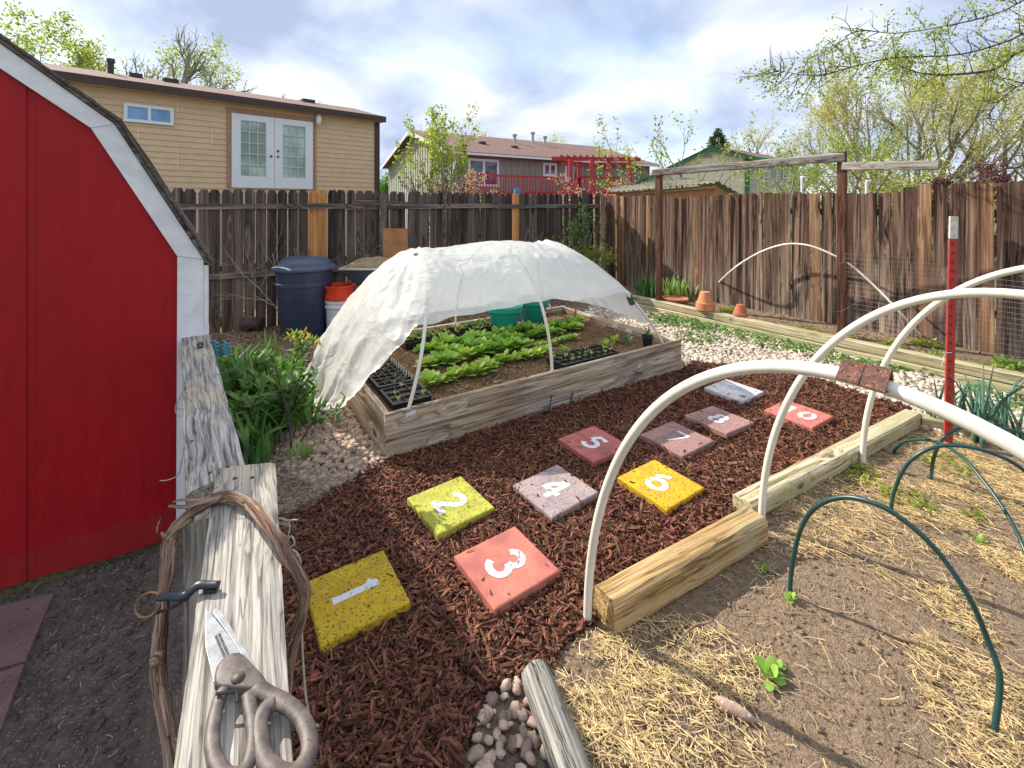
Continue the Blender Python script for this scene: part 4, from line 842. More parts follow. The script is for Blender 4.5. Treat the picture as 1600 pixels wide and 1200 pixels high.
# ------------------------------------------------------------------ tunnel hoops and film
W0 = 1.79
HP = [dict(t=.144, w=.03, d=.352, H=.98, z0=.24), dict(t=1.365, w=.03, d=.0, H=1.03, z0=.24), dict(t=2.78, w=.05, d=-.62, H=.935, z0=.24)]
def hoop_at(t, w, d, H, z0, th, out=0.0):
    s = math.sin(th); q = bed(t+d*s, w+(W0-.02)*(1-math.cos(th))/2, z0+H*s)
    if out: q = q+V*(-math.cos(th)*out)+Z*(s*out)
    return q
def tunnel():
    labs = ['white pipe hoop at the left end of the covered raised bed', 'white pipe hoop in the middle of the covered raised bed', 'white pipe hoop at the right end of the covered raised bed']
    for h, lab in zip(HP, labs):
        mb = MB(); mb.tube([hoop_at(**h, th=math.pi*i/48) for i in range(49)], .0125, 12); o = mb.build('bed_hoop', M['pvc'], None, smooth=True)
        tag(o, lab, 'pipe hoop', 'white pipe hoops over the raised bed')
    nb = 110; t0, t1 = math.radians(34.5), math.radians(168)
    st = []
    def hoopcurve(k, out=.018, shrink=0, a0=t0, a1=t1): return [hoop_at(**HP[k], th=a0+(a1-a0)*j/nb, out=out) for j in range(nb+1)]
    hem_c = catmull([P(550, 618, 3.02), P(532, 626, 3.2), P(505, 626, 3.5), P(482, 616, 3.85), P(476, 592, 4.2), P(496, 562, 4.6)], 40)
    def resamp(c, n):
        d = [0]
        for a, b in zip(c, c[1:]): d.append(d[-1]+(b-a).length)
        out = []; j = 0
        for i in range(n+1):
            x = d[-1]*i/n
            while j < len(c)-2 and d[j+1] < x: j += 1
            out.append(c[j].lerp(c[j+1], (x-d[j])/max(1e-9, d[j+1]-d[j])))
        return out
    hem = resamp(hem_c, nb)
    h1, h2, h3 = hoopcurve(0), hoopcurve(1), hoopcurve(2)
    def mixst(a, b, s, sag=0, push=0): return [p.lerp(q, s)-Z*sag*math.sin(math.pi*min(1, max(0, j/nb)))**.7 for j, (p, q) in enumerate(zip(a, b))]
    lo = mixst(hem, h1, .33); lo = [p+(-U*.10+Z*.05)*math.sin(math.pi*j/nb) for j, p in enumerate(lo)]
    lo2 = mixst(hem, h1, .68); lo2 = [p+(-U*.10+Z*.06)*math.sin(math.pi*j/nb) for j, p in enumerate(lo2)]
    m1 = mixst(h1, h2, .33, .01); m2 = mixst(h1, h2, .67, .005); m3 = mixst(h2, h3, .33, -.015); m4 = mixst(h2, h3, .67, -.01)
    hemR = resamp(catmull([h3[0]+U*.01-Z*.01, Vector((1.33, 4.60, .52)), Vector((1.39, 4.80, .39)), Vector((1.12, 5.22, .44)), Vector((.76, 5.66, .44)), h3[-1]+U*.02], 30), nb)
    foot = [p+Vector((-.03, -.01, -.03 if p.z > .1 else -.015)) for p in hem]
    cols = [foot, hem, lo, lo2, h1, m1, m2, h2, m3, m4, h3, hemR]
    rows = []
    per = 16
    colc = [catmull([c[j] for c in cols], per) for j in range(nb+1)]
    na = len(colc[0]); mb = MB(); grid = []
    base = [[colc[j][i] for j in range(nb+1)] for i in range(na)]
    for i in range(na):
        row = []
        for j in range(nb+1):
            p = base[i][j]; a = base[max(i-1, 0)][j]; b = base[min(i+1, na-1)][j]; c = base[i][max(j-1, 0)]; d = base[i][min(j+1, nb)]
            nrm = (b-a).cross(d-c); nrm = nrm.normalized() if nrm.length > 1e-9 else Z
            s = i/per; u = (p-BFL).dot(U); w = (p-BFL).dot(V); leftend = max(0, min(1, (4.2-s)/2.6)); jj = j/nb
            # long folds run from the hoop clips down the left drape; crumples elsewhere
            q1 = noise.noise(Vector((s*.35+3, jj*9+s*.25, 1.0))); q2 = noise.noise(Vector((s*.9, jj*20, 4.0)))
            ridg = 1-abs(q1)*2; rid2 = 1-abs(noise.noise(Vector((s*1.6+jj*2, jj*7-s*1.1, 9.0))))*2
            rid3 = 1-abs(noise.noise(Vector((s*4+jj*3, jj*16, 2.0))))*2
            amp = .008+.055*leftend
            disp = amp*(ridg-.5)+.014*leftend*q2+.014*(max(rid2, .25)-.6)+.005*(max(rid3, .4)-.6)
            # gathers that fan out from the clip on top of the first hoop
            ang = math.atan2(jj-.36, (s-4)*.22+1e-6); rad = math.hypot(jj-.36, (s-4)*.22)
            disp += .011*math.sin(ang*17+rad*5)*math.exp(-((rad-.10)/.13)**2)
            ang = math.atan2(jj-.52, (s-10)*.22+1e-6); rad = math.hypot(jj-.52, (s-10)*.22); disp += .012*math.sin(ang*13)*math.exp(-((rad-.08)/.1)**2)
            onh = min(abs(s-4), abs(s-7), abs(s-10)); damp = min(1, .25+onh*1.4) if s > 3.4 else 1
            edge = min(jj/.04, 1, (1-jj)/.04)
            p2 = p+nrm*disp*damp
            if j < 5 and s > 1: p2 = p2+Z*.018*noise.noise(Vector((s*1.3, 3, j*.2)))*(1-j/5)*3
            if p2.z < .012: p2.z = .012+.01*noise.noise(Vector((i*.2, j*.2, 0)))
            row.append(p2)
        grid.append(row)
    mb.grid(grid); o = mb.build('plastic_sheet', M['film'], None, smooth=True)
    tag(o, 'crumpled translucent white plastic sheet draped over the hoops of the raised bed', 'plastic sheet')
tunnel()

def binder_clip(name, label, c, x, up, s, mat, wmat, group=None, cat='clip', fat=.28):
    """triangular sprung body along x, jaws away from up, two wire loops"""
    fr = mframe(Vector(c), x, up); root = thing(name, label, cat, Vector(c), group); L = s; h = s*.55*(fat/.28)**.5; b = s*fat
    mb = MB(); out = [(-b, 0), (b, 0), (.003, h), (-.003, h)]
    th = s*.035
    def wall(p0, p1):
        a = Vector((0, p0[0], -p0[1])); c_ = Vector((0, p1[0], -p1[1])); d = (c_-a).normalized(); n_ = Vector((0, -d.z, d.y))*th
        q = [a-n_, c_-n_, c_+n_, a+n_]; vs = [fr@(v+Vector((-L/2, 0, 0))) for v in q]+[fr@(v+Vector((L/2, 0, 0))) for v in q]
        mb.add(vs, [(3, 2, 1, 0), (4, 5, 6, 7), (0, 1, 5, 4), (1, 2, 6, 5), (2, 3, 7, 6), (3, 0, 4, 7)])
    wall((-b, 0), (b, 0)); wall((-b, 0), (-.002, h)); wall((b, 0), (.002, h)); mb.build('clip_body', mat, root)
    for sg in (-1, 1):
        mb = MB(); pts = [(-L*.3, 0, 0), (-L*.3, sg*s*.14, s*.28), (-L*.14, sg*s*.3, s*.62), (-L*.12, sg*s*.34, s*.8), (0, sg*s*.36, s*.86), (L*.12, sg*s*.34, s*.8), (L*.14, sg*s*.3, s*.62), (L*.3, sg*s*.14, s*.28), (L*.3, 0, 0)]
        pts = [fr@Vector((a, b_-sg*0, c_-h)) for a, b_, c_ in pts]; mb.tube(catmull(pts, 4), s*.03, 6); mb.build('wire_handle', wmat, root, smooth=True)
    return root
c = hoop_at(**HP[0], th=math.radians(80), out=.03); binder_clip('binder_clip', 'small pale clip on top of the plastic sheet above the left hoop', c, U, Z, .035, M['wire_pale'], M['wire_pale'])
c = hoop_at(**HP[2], th=math.radians(96), out=.035); binder_clip('binder_clip', 'small pale clip on top of the plastic sheet above the right hoop', c, U, Z, .04, M['wire_pale'], M['wire_pale'])
c = hoop_at(**HP[2], th=math.radians(31), out=.0); binder_clip('binder_clip', 'black binder clip holding the right front edge of the plastic sheet', c, V+Z*1.5, (U-V*.6), .085, M['black_plastic'], M['black_metal'])

# ------------------------------------------------------------------ big white hoops, front
def arch(base, D, span, H, lean=0, n=60, p=1.0):
    out = []
    for i in range(n+1):
        th = math.pi*i/n; s = math.sin(th); out.append(Vector(base)+D*span*(1-math.cos(th))/2+Z*H*s+U*lean*s)
    return out
for b, D, sp, H, ln, lab in ((G(918, 972), -V, 1.8, 1.245, 0, 'nearest tall white pipe hoop, with the rusty clip on it'), (G(1190, 822), -V, 1.8, 1.33, .0, 'middle tall white pipe hoop, rising behind the first timber'), (G(1348, 726), -V, 1.8, 1.36, -.03, 'farthest tall white pipe hoop, rising from the second timber')):
    mb = MB(); mb.tube([b-Z*.05]+arch(b, D, sp, H, ln), .0168, 16); o = mb.build('pipe_hoop', M['pvc'], None, smooth=True); tag(o, lab, 'pipe hoop', 'tall white pipe hoops over the straw bed')
A1 = arch(G(918, 972), -V, 1.8, 1.245); i0 = min(range(len(A1)), key=lambda i: abs(800+F*A1[i].x/A1[i].y-1358) if A1[i].y > .4 else 1e9)
tdir = (A1[i0+1]-A1[i0-1]).normalized()
CU = (-A1[i0]+Vector((0, 0, 2.6))).normalized()
binder_clip('binder_clip', 'big rusty binder clip on the nearest white hoop, left one of the pair', A1[i0]-tdir*.016+CU*.024, tdir, CU, .044, M['rust'], M['black_metal'], 'rusty clips on the nearest hoop', fat=.62)
binder_clip('binder_clip', 'big rusty binder clip on the nearest white hoop, right one of the pair', A1[i0]+tdir*.031+CU*.026, tdir, CU-Z*.12, .046, M['rust'], M['black_metal'], 'rusty clips on the nearest hoop', fat=.62)
# ------------------------------------------------------------------ low green hoops
GH = [([G(1234, 932), P(1237, 890, 1.90), P(1250, 830, 1.86), P(1275, 792, 1.80), P(1320, 777, 1.72), P(1375, 790, 1.63), P(1425, 823, 1.57), P(1470, 868, 1.52), P(1515, 935, 1.47), P(1543, 1000, 1.45), P(1562, 1060, 1.42), G(1553, 1150)], 'nearest low green pipe hoop over the bare soil'),
      ([G(1391, 803), P(1398, 765, 2.40), P(1418, 725, 2.36), P(1450, 702, 2.32), P(1490, 696, 2.28), P(1545, 706, 2.22), P(1600, 735, 2.16), P(1660, 800, 2.1), G(1690, 870)], 'middle low green pipe hoop passing under the white hoop'),
      ([G(1396, 708), P(1402, 698, 2.96), P(1418, 689, 2.85), P(1445, 687, 2.72), P(1475, 695, 2.58), P(1508, 718, 2.43), P(1545, 762, 2.28), P(1575, 806, 2.17), P(1600, 856, 2.08), G(1618, 910)], 'low green pipe hoop starting beside the second timber'),
      ([G(1454, 755), P(1458, 720, 2.68), P(1470, 690, 2.64), P(1490, 673, 2.62), P(1520, 665, 2.6), P(1570, 670, 2.58), P(1610, 683, 2.55), P(1680, 730, 2.5), G(1720, 800)], 'farthest low green pipe hoop near the red steel post')]
for pts, lab in GH:
    mb = MB(); pts = catmull(pts, 6); mb.tube(pts, .0088, 12); o = mb.build('green_hoop', M['pvc_green'], None, smooth=True); tag(o, lab, 'garden hoop', 'low dark green hoops over the straw bed')
# bent white pipe behind the trellis
pts = [G(1104, 462, .08), P(1140, 425, 6.75), P(1180, 398, 6.5), P(1220, 383, 6.2), P(1255, 382, 5.95), P(1290, 393, 5.75), P(1330, 415, 5.55), P(1370, 450, 5.35), P(1410, 492, 5.15), G(1446, 533, .08)]
mb = MB(); mb.tube(catmull(pts, 6), .0125, 10); tag(mb.build('bent_pipe', M['pvc'], None, smooth=True), 'thin white pipe bent into an arch against the brown fence', 'pipe')
# ------------------------------------------------------------------ trellis, red post, netting
def trellis():
    LP = Vector((2.25, 6.96, 0)); RP = Vector((3.85, 5.30, 0)); D = (RP-LP).normalized()
    root = thing('trellis', 'wooden trellis of two dark posts with grey crossbeams, before the brown fence', 'trellis', (LP.x, LP.y, .1))
    for q, h, s in ((LP, 2.16, 1), (RP, 2.26, 2)): beam('post', Vector((q.x, q.y, .02)), Vector((q.x, q.y, h)), .088, .088, M['post_brown'], root, jit=.002, seg=10, seed=s, ch=.006, up=D)
    off = Vector((-D.y, D.x, 0)); off = off if off.y < 0 else -off
    beam('crossbeam', LP-D*.06+off*.07+Z*2.13, RP+D*.03+off*.07+Z*2.19, .045, .10, M['beam_grey'], root, jit=.005, seg=22, seed=5, ch=.012)
    E = P(1468, 258, 4.35); beam('crossbeam', RP+D*.02+off*.075+Z*2.085, Vector((E.x, E.y, 2.02)), .045, .09, M['beam_grey'], root, jit=.003, seg=12, seed=6, ch=.008)
    n = RP; mb = MB()
trellis()
def netting():
    A = Vector((3.78, 5.30, 0)); B = Vector((4.95, 4.10, 0)); mb = MB(); r = random.Random(5)
    def zt(s): return 1.12-.1*s+.12*math.sin(s*7)
    nv = 14
    def wob(s, z): return Vector((.05*math.sin(s*9+z*2), .04*math.cos(s*7+z*3), 0))
    for i in range(nv+1):
        s = i/nv; p = A.lerp(B, s); pts = []
        for k in range(9):
            z = .12+(zt(s)-.12)*k/8; pts.append(Vector((p.x, p.y, z))+wob(s, z)+Vector((r.uniform(-.012, .012), 0, 0)))
        mb.tube(pts, .0011, 4, cap=False)
    for k in range(19):
        z = .14+k*.052; pts = []
        for i in range(31):
            s = i/30; p = A.lerp(B, s)
            if z < zt(s): pts.append(Vector((p.x, p.y, z))+wob(s, z))
            elif len(pts) > 1: mb.tube(pts, .0009, 3, cap=False); pts = []
            else: pts = []
        if len(pts) > 1: mb.tube(pts, .0009, 3, cap=False)
    for pl in ([(1282, 452), (1290, 480), (1310, 487), (1330, 478), (1345, 470), (1350, 480)], [(1305, 375), (1300, 385), (1318, 395), (1316, 410), (1290, 420), (1283, 445)], [(1382, 508), (1400, 512), (1425, 512)], [(1458, 498), (1460, 515), (1462, 530)]):
        mb.tube(catmull([P(x, y, 5.15) for x, y in pl], 5), .0018, 5)
    o = mb.build('wire_netting', M['wire'], None); tag(o, 'sagging wire garden netting stretched from the trellis post along the brown fence', 'netting')
netting()
def tpost():
    b = G(1478, 692); t = P(1487, 338, 3.16); root = thing('steel_post', 'red painted steel T post with a white tip, beside the onions', 'post', (b.x, b.y, 0)); 
    D = (t-b).normalized(); fr = mframe(b-D*.05, D, Vector((0, -1, 0)))
    def prof(x0, x1, nm, m):
        mb = MB(); sec = [(-.028, 0), (.028, 0), (.028, .006), (.005, .007), (.004, .036), (-.004, .036), (-.005, .007), (-.028, .006)]
        mb.prism([fr@Vector((x0, a, -c_+.02)) for a, c_ in sec], D*(x1-x0)); mb.build(nm, m, root)
    Lg = (t-b).length+.05; prof(0, Lg-.155, 'shaft', M['red_steel']); prof(Lg-.154, Lg, 'tip', M['white_steel'])
    for k in range(22): mb = MB(); mb.box(fr@Vector((.12+k*.062, 0, .026)), (.012, .014, .012), fr.to_3x3().to_4x4()); mb.build('stud', M['red_steel'], root)
    mb = MB(); p = P(1472, 552, 3.1); mb.tube([P(1473, 551, 3.08), P(1487, 551, 3.1)], .0025, 5); mb.tube(catmull([P(1476, 553, 3.08), P(1474, 563, 3.08), P(1471, 572, 3.08)], 3), .0018, 5); mb.build('tie', M['white_plastic'], root)
tpost()

# ------------------------------------------------------------------ leaves
def blade(mb, base, yaw, lean, Lg, w, bend=.8, n=7, fold=.25, prof='strap', droop=0, twist=0):
    """curved leaf: lean = start angle from vertical, bend = extra angle over its length"""
    p = Vector(base); d = Vector((math.cos(yaw), math.sin(yaw), 0)); side = Vector((-d.y, d.x, 0)); rows = []; ang = lean
    for i in range(n+1):
        t = i/n
        if prof == 'strap': ww = w*min(1, .45+t*2)*(1-t**3.2)
        elif prof == 'oval': ww = w*(.12 if t < .3 else .12+.88*math.sin(math.pi*min(1, (t-.3)/.7)**.9)**.6)
        elif prof == 'spear': ww = w*math.sin(math.pi*(.08+.92*t))**.8
        else: ww = w*(1-t*.9)
        T = d*math.sin(ang)+Z*math.cos(ang); nrm = side.cross(T); sd = (side*math.cos(twist*t)+nrm*math.sin(twist*t))
        rows.append([p-sd*ww/2+nrm*ww*fold*.5, p+Vector((0, 0, 0)), p+sd*ww/2+nrm*ww*fold*.5]); p = p+T*(Lg/n); ang += bend/n*(1+droop*t*2)
    mb.grid(rows)
def iris(base, n, h, mat, label, seed, group=None, cat='plant', name='iris_plant', w=.022, spread=.5, fan=.05, prof='strap'):
    r = random.Random(seed); mb = MB()
    for i in range(n):
        a = r.uniform(0, 6.28); q = Vector(base)+Vector((r.gauss(0, fan), r.gauss(0, fan), -.01)); blade(mb, q, a, abs(r.gauss(.08, .16)), h*r.uniform(.55, 1.05), w*r.uniform(.7, 1.15), r.uniform(.1, spread*1.8), 7, .3, prof, r.uniform(0, 1), r.gauss(0, .5))
    o = mb.build(name, mat, None, smooth=True); return tag(o, label, cat, group)
gI = 'strap leaved plants behind the low fence'
for i, (px, py, n, h, mt, fan, lab) in enumerate(((372, 640, 60, .52, 'leaf_iris', .10, 'dense dark strap leaved plant hard against the shed corner'), (395, 655, 48, .46, 'leaf_iris_pale', .07, 'pale upright fan of strap leaves left of the yellow tipped shrub'), (432, 672, 56, .46, 'leaf_iris', .11, 'spreading strap leaved plant under the bare shrub stem'), (470, 668, 34, .36, 'leaf_iris', .07, 'strap leaved plant nearest the hanging plastic sheet'),
        (440, 610, 44, .42, 'leaf_iris', .09, 'strap leaved plant behind the bare shrub stem'), (398, 725, 34, .40, 'leaf_iris', .07, 'strap leaved plant beside the near cap board'), (352, 600, 40, .44, 'leaf_iris', .1, 'dark strap leaved plant behind the teal hair clip'), (476, 715, 12, .17, 'leaf_iris_pale', .03, 'small low strap leaved plant on the gravel edge'), (415, 575, 30, .40, 'leaf_iris_pale', .08, 'pale strap leaved plant farthest back, below the navy bin'))):
    iris(G(px, py), n, h, M[mt], lab, 100+i, gI, spread=.55, w=.04, fan=fan, prof='spear' if i in (2, 3, 5) else 'strap')
gp = 'irises in the planter'
iris(G(1020, 462, .12), 80, .42, M['leaf_iris'], 'upright dark iris clump in the planter, left of the trellis post', 130, gp, w=.05, spread=.2, fan=.12)
iris(G(1056, 466, .12), 70, .38, M['leaf_iris_pale'], 'paler iris clump in the planter, right of the trellis post', 131, gp, w=.055, spread=.25, fan=.11)
# onions behind the red post
def onion(base, n, h, label, seed, spread=.8):
    r = random.Random(seed); mb = MB()
    for i in range(n):
        a = r.uniform(0, 6.28); ang = r.uniform(.1, spread); p = Vector(base)+Vector((r.gauss(0, .02), r.gauss(0, .02), 0)); d = Vector((math.cos(a), math.sin(a), 0)); pts = []; rad = []
        L = h*r.uniform(.7, 1.1); an = ang*.4; kink = r.random() < .3
        for k in range(8):
            pts.append(p.copy()); rad.append(.015*(1-k/8.2)+.001); p = p+(d*math.sin(an)+Z*math.cos(an))*L/7; an += ang*.14+(.9 if kink and k == 5 else 0)
        mb.tube(pts, rad, 6, flat=.7)
    tag(mb.build('onion_plant', M['leaf_onion'], None, smooth=True), label, 'onion plant', 'onion plants behind the farthest hoop')
onion(G(1530, 695), 11, .52, 'tall onion plant just right of the red steel post', 1); onion(G(1590, 700), 8, .42, 'onion plant at the right edge of the photo', 2, 1); onion(G(1462, 668), 7, .38, 'thin leaved onion plant just left of the red steel post', 3, 1.1); onion(G(1500, 672), 6, .4, 'onion plant hidden partly behind the red steel post', 4, .9); onion(G(1558, 672), 9, .42, 'onion plant between the two largest, by the crossing timber', 5, .9)
# salad greens
def greens_mesh(seed, R=.07, nl=15, h=.07):
    r = random.Random(seed); mb = MB()
    for i in range(nl):
        a = i*2.4+r.uniform(-.3, .3); lean = .1+.95*(i/nl)+r.uniform(-.15, .15); blade(mb, (0, 0, 0), a, lean, R*r.uniform(1.0, 1.6), R*r.uniform(.6, .85), r.uniform(.5, 1.1), 7, r.uniform(.1, .3), 'oval')
    me = bpy.data.meshes.new('greens'); me.from_pydata([tuple(v) for v in mb.v], [], mb.f); me.polygons.foreach_set('use_smooth', [True]*len(me.polygons)); me.update(); me.materials.append(M['leaf_lettuce']); return me
GM = [greens_mesh(i, .068, 19) for i in range(5)]
GP = []
for me_ in GM:
    m2_ = me_.copy(); m2_.materials.clear(); m2_.materials.append(M['leaf_lettuce_pale']); GP.append(m2_)
def greens_row(w, ta, tb, n, s, label, seed, dw=.03):
    r = random.Random(seed)
    for i in range(n):
        t = ta+(tb-ta)*(i+.5)/n+r.uniform(-.02, .02); p = bed(t, w+r.uniform(-dw, dw), .225)
        o = bpy.data.objects.new('leafy_greens', (GP if (seed in (3, 5, 7) or r.random() < .3) else GM)[r.randrange(5)]); COL.objects.link(o); o.location = p; k = s*r.uniform(.65, 1.25); o.scale = (k, k, k*r.uniform(.85, 1.15)); o.rotation_euler = (0, 0, r.uniform(0, 6.28)); tag(o, label, 'leafy greens', label)
greens_row(1.24, .70, 2.75, 24, 1.35, 'bright green leafy plant in the back row of the raised bed', 1); greens_row(1.08, .75, 2.6, 20, 1.2, 'bright green leafy plant in the back row of the raised bed', 4)
greens_row(.86, .55, 1.75, 15, 1.3, 'leafy green plant in the middle row of the raised bed', 2); greens_row(.80, 1.75, 2.3, 7, .95, 'leafy green plant in the middle row of the raised bed', 7)
greens_row(.46, .45, 1.05, 6, 1.25, 'leafy green plant in the front row of the raised bed', 3); greens_row(.58, .95, 1.75, 11, 1.05, 'leafy green plant in the front row of the raised bed', 5)
for i, (t, w) in enumerate(((2.55, .5), (2.35, .42), (1.9, .52), (2.62, .38))):
    o = bpy.data.objects.new('lettuce', greens_mesh(20+i, .06, 9)); COL.objects.link(o); o.location = bed(t, w, .225); tag(o, ['small lettuce beside the black pot in the right end of the bed', 'small lettuce behind the right seed tray', 'small seedling at the left end of the right seed tray', 'smallest lettuce in front of the white plant markers'][i], 'lettuce')
# seed trays
def seed_tray(t0, t1, w0, w1, z, nc, nr, label, seedlings, seed, leaf=.02, group='black seed trays in the raised bed', markers=0):
    c = bed((t0+t1)/2, (w0+w1)/2, z); root = thing('seed_tray', label, 'seed tray', c, group); fr = Matrix.Translation(c) @ Matrix.Rotation(A33, 4, 'Z'); lx, ly = t1-t0, w1-w0; h = .06; r = random.Random(seed)
    def ringm(a, b, zz): return [fr@Vector((x*(lx/2-a), y*(ly/2-a), zz)) for x, y in ((-1, -1), (1, -1), (1, 1), (-1, 1))]
    mb = MB(); rs = [ringm(.014, 0, 0), ringm(.004, 0, h), ringm(-.004, 0, h), ringm(-.004, 0, h+.005), ringm(.004, 0, h+.005), ringm(.010, 0, .012)]
    vs = [p for q in rs for p in q]; fs = [(i*4+j, i*4+(j+1) % 4, (i+1)*4+(j+1) % 4, (i+1)*4+j) for i in range(5) for j in range(4)]+[(3, 2, 1, 0), (20, 21, 22, 23)]; mb.add(vs, fs)
    mb.build('tray', M['black_plastic'], root, frame=fr)
    mb = MB(); mi = MB()
    for i in range(nc+1): x = -lx/2+.01+(lx-.02)*i/nc; mb.box(fr@Vector((x, 0, h*.6)), (.005, ly-.02, h*.9), fr.to_3x3().to_4x4())
    for j in range(nr+1): y = -ly/2+.01+(ly-.02)*j/nr; mb.box(fr@Vector((0, y, h*.6+.001)), (lx-.02, .005, h*.9), fr.to_3x3().to_4x4())
    mb.build('cell_divider', M['black_plastic'], root, frame=fr)
    mi.add([fr@Vector((x*(lx/2-.012), y*(ly/2-.012), h*.78)) for x, y in ((-1, -1), (1, -1), (1, 1), (-1, 1))], [(0, 1, 2, 3)]); mi.build('potting_soil', M['dark_soil'], root, frame=fr)
    cells = [(i, j) for i in range(nc) for j in range(nr)]; r.shuffle(cells)
    for i, j in cells[:seedlings]:
        x = -lx/2+.01+(lx-.02)*(i+.5)/nc+r.uniform(-.008, .008); y = -ly/2+.01+(ly-.02)*(j+.5)/nr+r.uniform(-.008, .008); mb = MB(); p = fr@Vector((x, y, h*.78)); hh = leaf*r.uniform(.8, 1.6); mb.tube([p, p+Z*hh*.5, p+Z*hh+Vector((.003, 0, 0))], .0012, 4)
        for k in range(r.choice((4, 5, 6))): blade(mb, p+Z*hh*r.uniform(.6, 1), k*1.8+r.random(), r.uniform(.5, 1.2), leaf*r.uniform(.9, 1.4), leaf*.55, .4, 4, .2, 'spear')
        mb.build('seedling', M['leaf_mid'] if r.random() < .6 else M['leaf_pale'], root)
    for k in range(markers):
        x = lx*.5-.02; y = -ly/2+ly*(k+.5)/markers; mb = MB(); p = fr@Vector((x, y, h*.7)); mb.prism([p+Vector((-.004, 0, 0)), p+Vector((.004, 0, 0)), p+Vector((.005, 0, .06)), p+Vector((-.003, 0, .06))], (0, .0015, 0)); mb.build('marker', M['white_plastic'], root)
seed_tray(.62, 1.14, 1.37, 1.65, .235, 9, 5, 'black seed tray full of pale seedlings, under the sheet at the back left', 44, 1, .035)
seed_tray(1.16, 1.68, 1.39, 1.67, .235, 9, 5, 'black seed tray beside the teal pots, its right end empty', 34, 2, .04)
seed_tray(.09, .37, .12, .42, .235, 3, 3, 'black seed tray in the front left corner of the bed, with a few sprouts', 5, 3, .025)
seed_tray(.09, .37, .45, .98, .24, 5, 7, 'black seed tray with a row of white markers, behind the corner tray', 18, 4, .014, markers=9)
seed_tray(1.52, 2.16, .07, .33, .24, 8, 3, 'black seed tray of wilted seedlings along the front board on the right', 18, 5, .028)
def pot(name, label, c, prof, mat, cat, group=None, n=32):
    mb = MB(); mb.lathe(prof, c, n); return tag(mb.build(name, mat, None, smooth=True, auto=35), label, cat, group)
for t, w, lab in ((1.78, 1.42, 'left teal plastic pot standing in the raised bed'), (2.27, 1.56, 'right teal plastic pot standing in the raised bed')):
    c = bed(t, w, .225); pot('teal_pot', lab, c, [(0, .0), (.115, .0), (.13, .02), (.165, .2), (.185, .24), (.19, .245), (.205, .25), (.205, .30), (.195, .30), (.185, .26), (.16, .2), (.12, .22), (0, .23)], M['teal_plastic'], 'pot', 'teal pots in the raised bed')
c = bed(2.70, .2, .22); pot('nursery_pot', 'small black nursery pot of leek shoots at the right end of the bed', c, [(0, 0), (.04, 0), (.055, .10), (.06, .10), (.06, .115), (.05, .115), (.048, .09), (0, .09)], M['black_plastic'], 'pot')
iris(c+Z*.09, 9, .24, M['leaf_onion'], 'leek shoots growing from the small black pot', 140, name='leek_shoots', w=.012, spread=.8, fan=.012)
iris(bed(2.55, .34, .22), 8, .22, M['leaf_onion'], 'young leek with arching leaves beside the black pot', 141, name='leek_plant', w=.016, spread=.9, fan=.012)
iris(bed(2.72, 1.3, .22), 6, .26, M['leaf_onion'], 'young leek at the far right corner of the bed, behind the back row', 142, name='leek_plant', w=.014, spread=.7, fan=.012)
for px, py, z, lab in ((925, 500, .22, 'white plant marker at the right end of the back row'), (961, 520, .22, 'round white plant marker near the right board'), (983, 528, .22, 'white plant marker beside the young leek')):
    p = G(px, py, z); root = thing('plant_marker', lab, 'plant marker', p, 'white plant markers in the raised bed'); mb = MB(); mb.tube([p, p+Z*.06], .0025, 5); mb.build('stake', M['white_plastic'], root)
    mb = MB(); q = p+Z*.06; mb.prism([q+Vector(v) for v in ((-.028, 0, 0), (.028, 0, 0), (.032, .008, .03), (.018, .01, .038), (-.018, .01, .038), (-.032, .008, .03))], (0, .003, 0)); mb.build('plate', M['white_plastic'], root)
mb = MB(); c = bed(.25, .085, .225); mb.box(c+Z*.02, (.15, .07, .045), Matrix.Rotation(A33+.15, 4, 'Z')); tag(mb.build('stone_block', M['sack'], None, bevel=.012), 'rounded tan block in the front left corner of the bed', 'stone')
for px, lab in ((861, 'left of two thin rusty stakes leaning on the front board of the bed'), (894, 'right of two thin rusty stakes leaning on the front board of the bed')):
    b = G(px-5, 648 if px < 880 else 634); q = P(px+1, 619 if px < 880 else 615, b.y*1.005); mb = MB(); mb.tube([b-Z*.02, q], .004, 6); mb.lathe([(0, .004), (.008, .004), (.008, -.002), (0, -.002)], q, 8); tag(mb.build('iron_stake', M['black_metal'], None), lab, 'stake', 'thin rusty stakes before the bed')

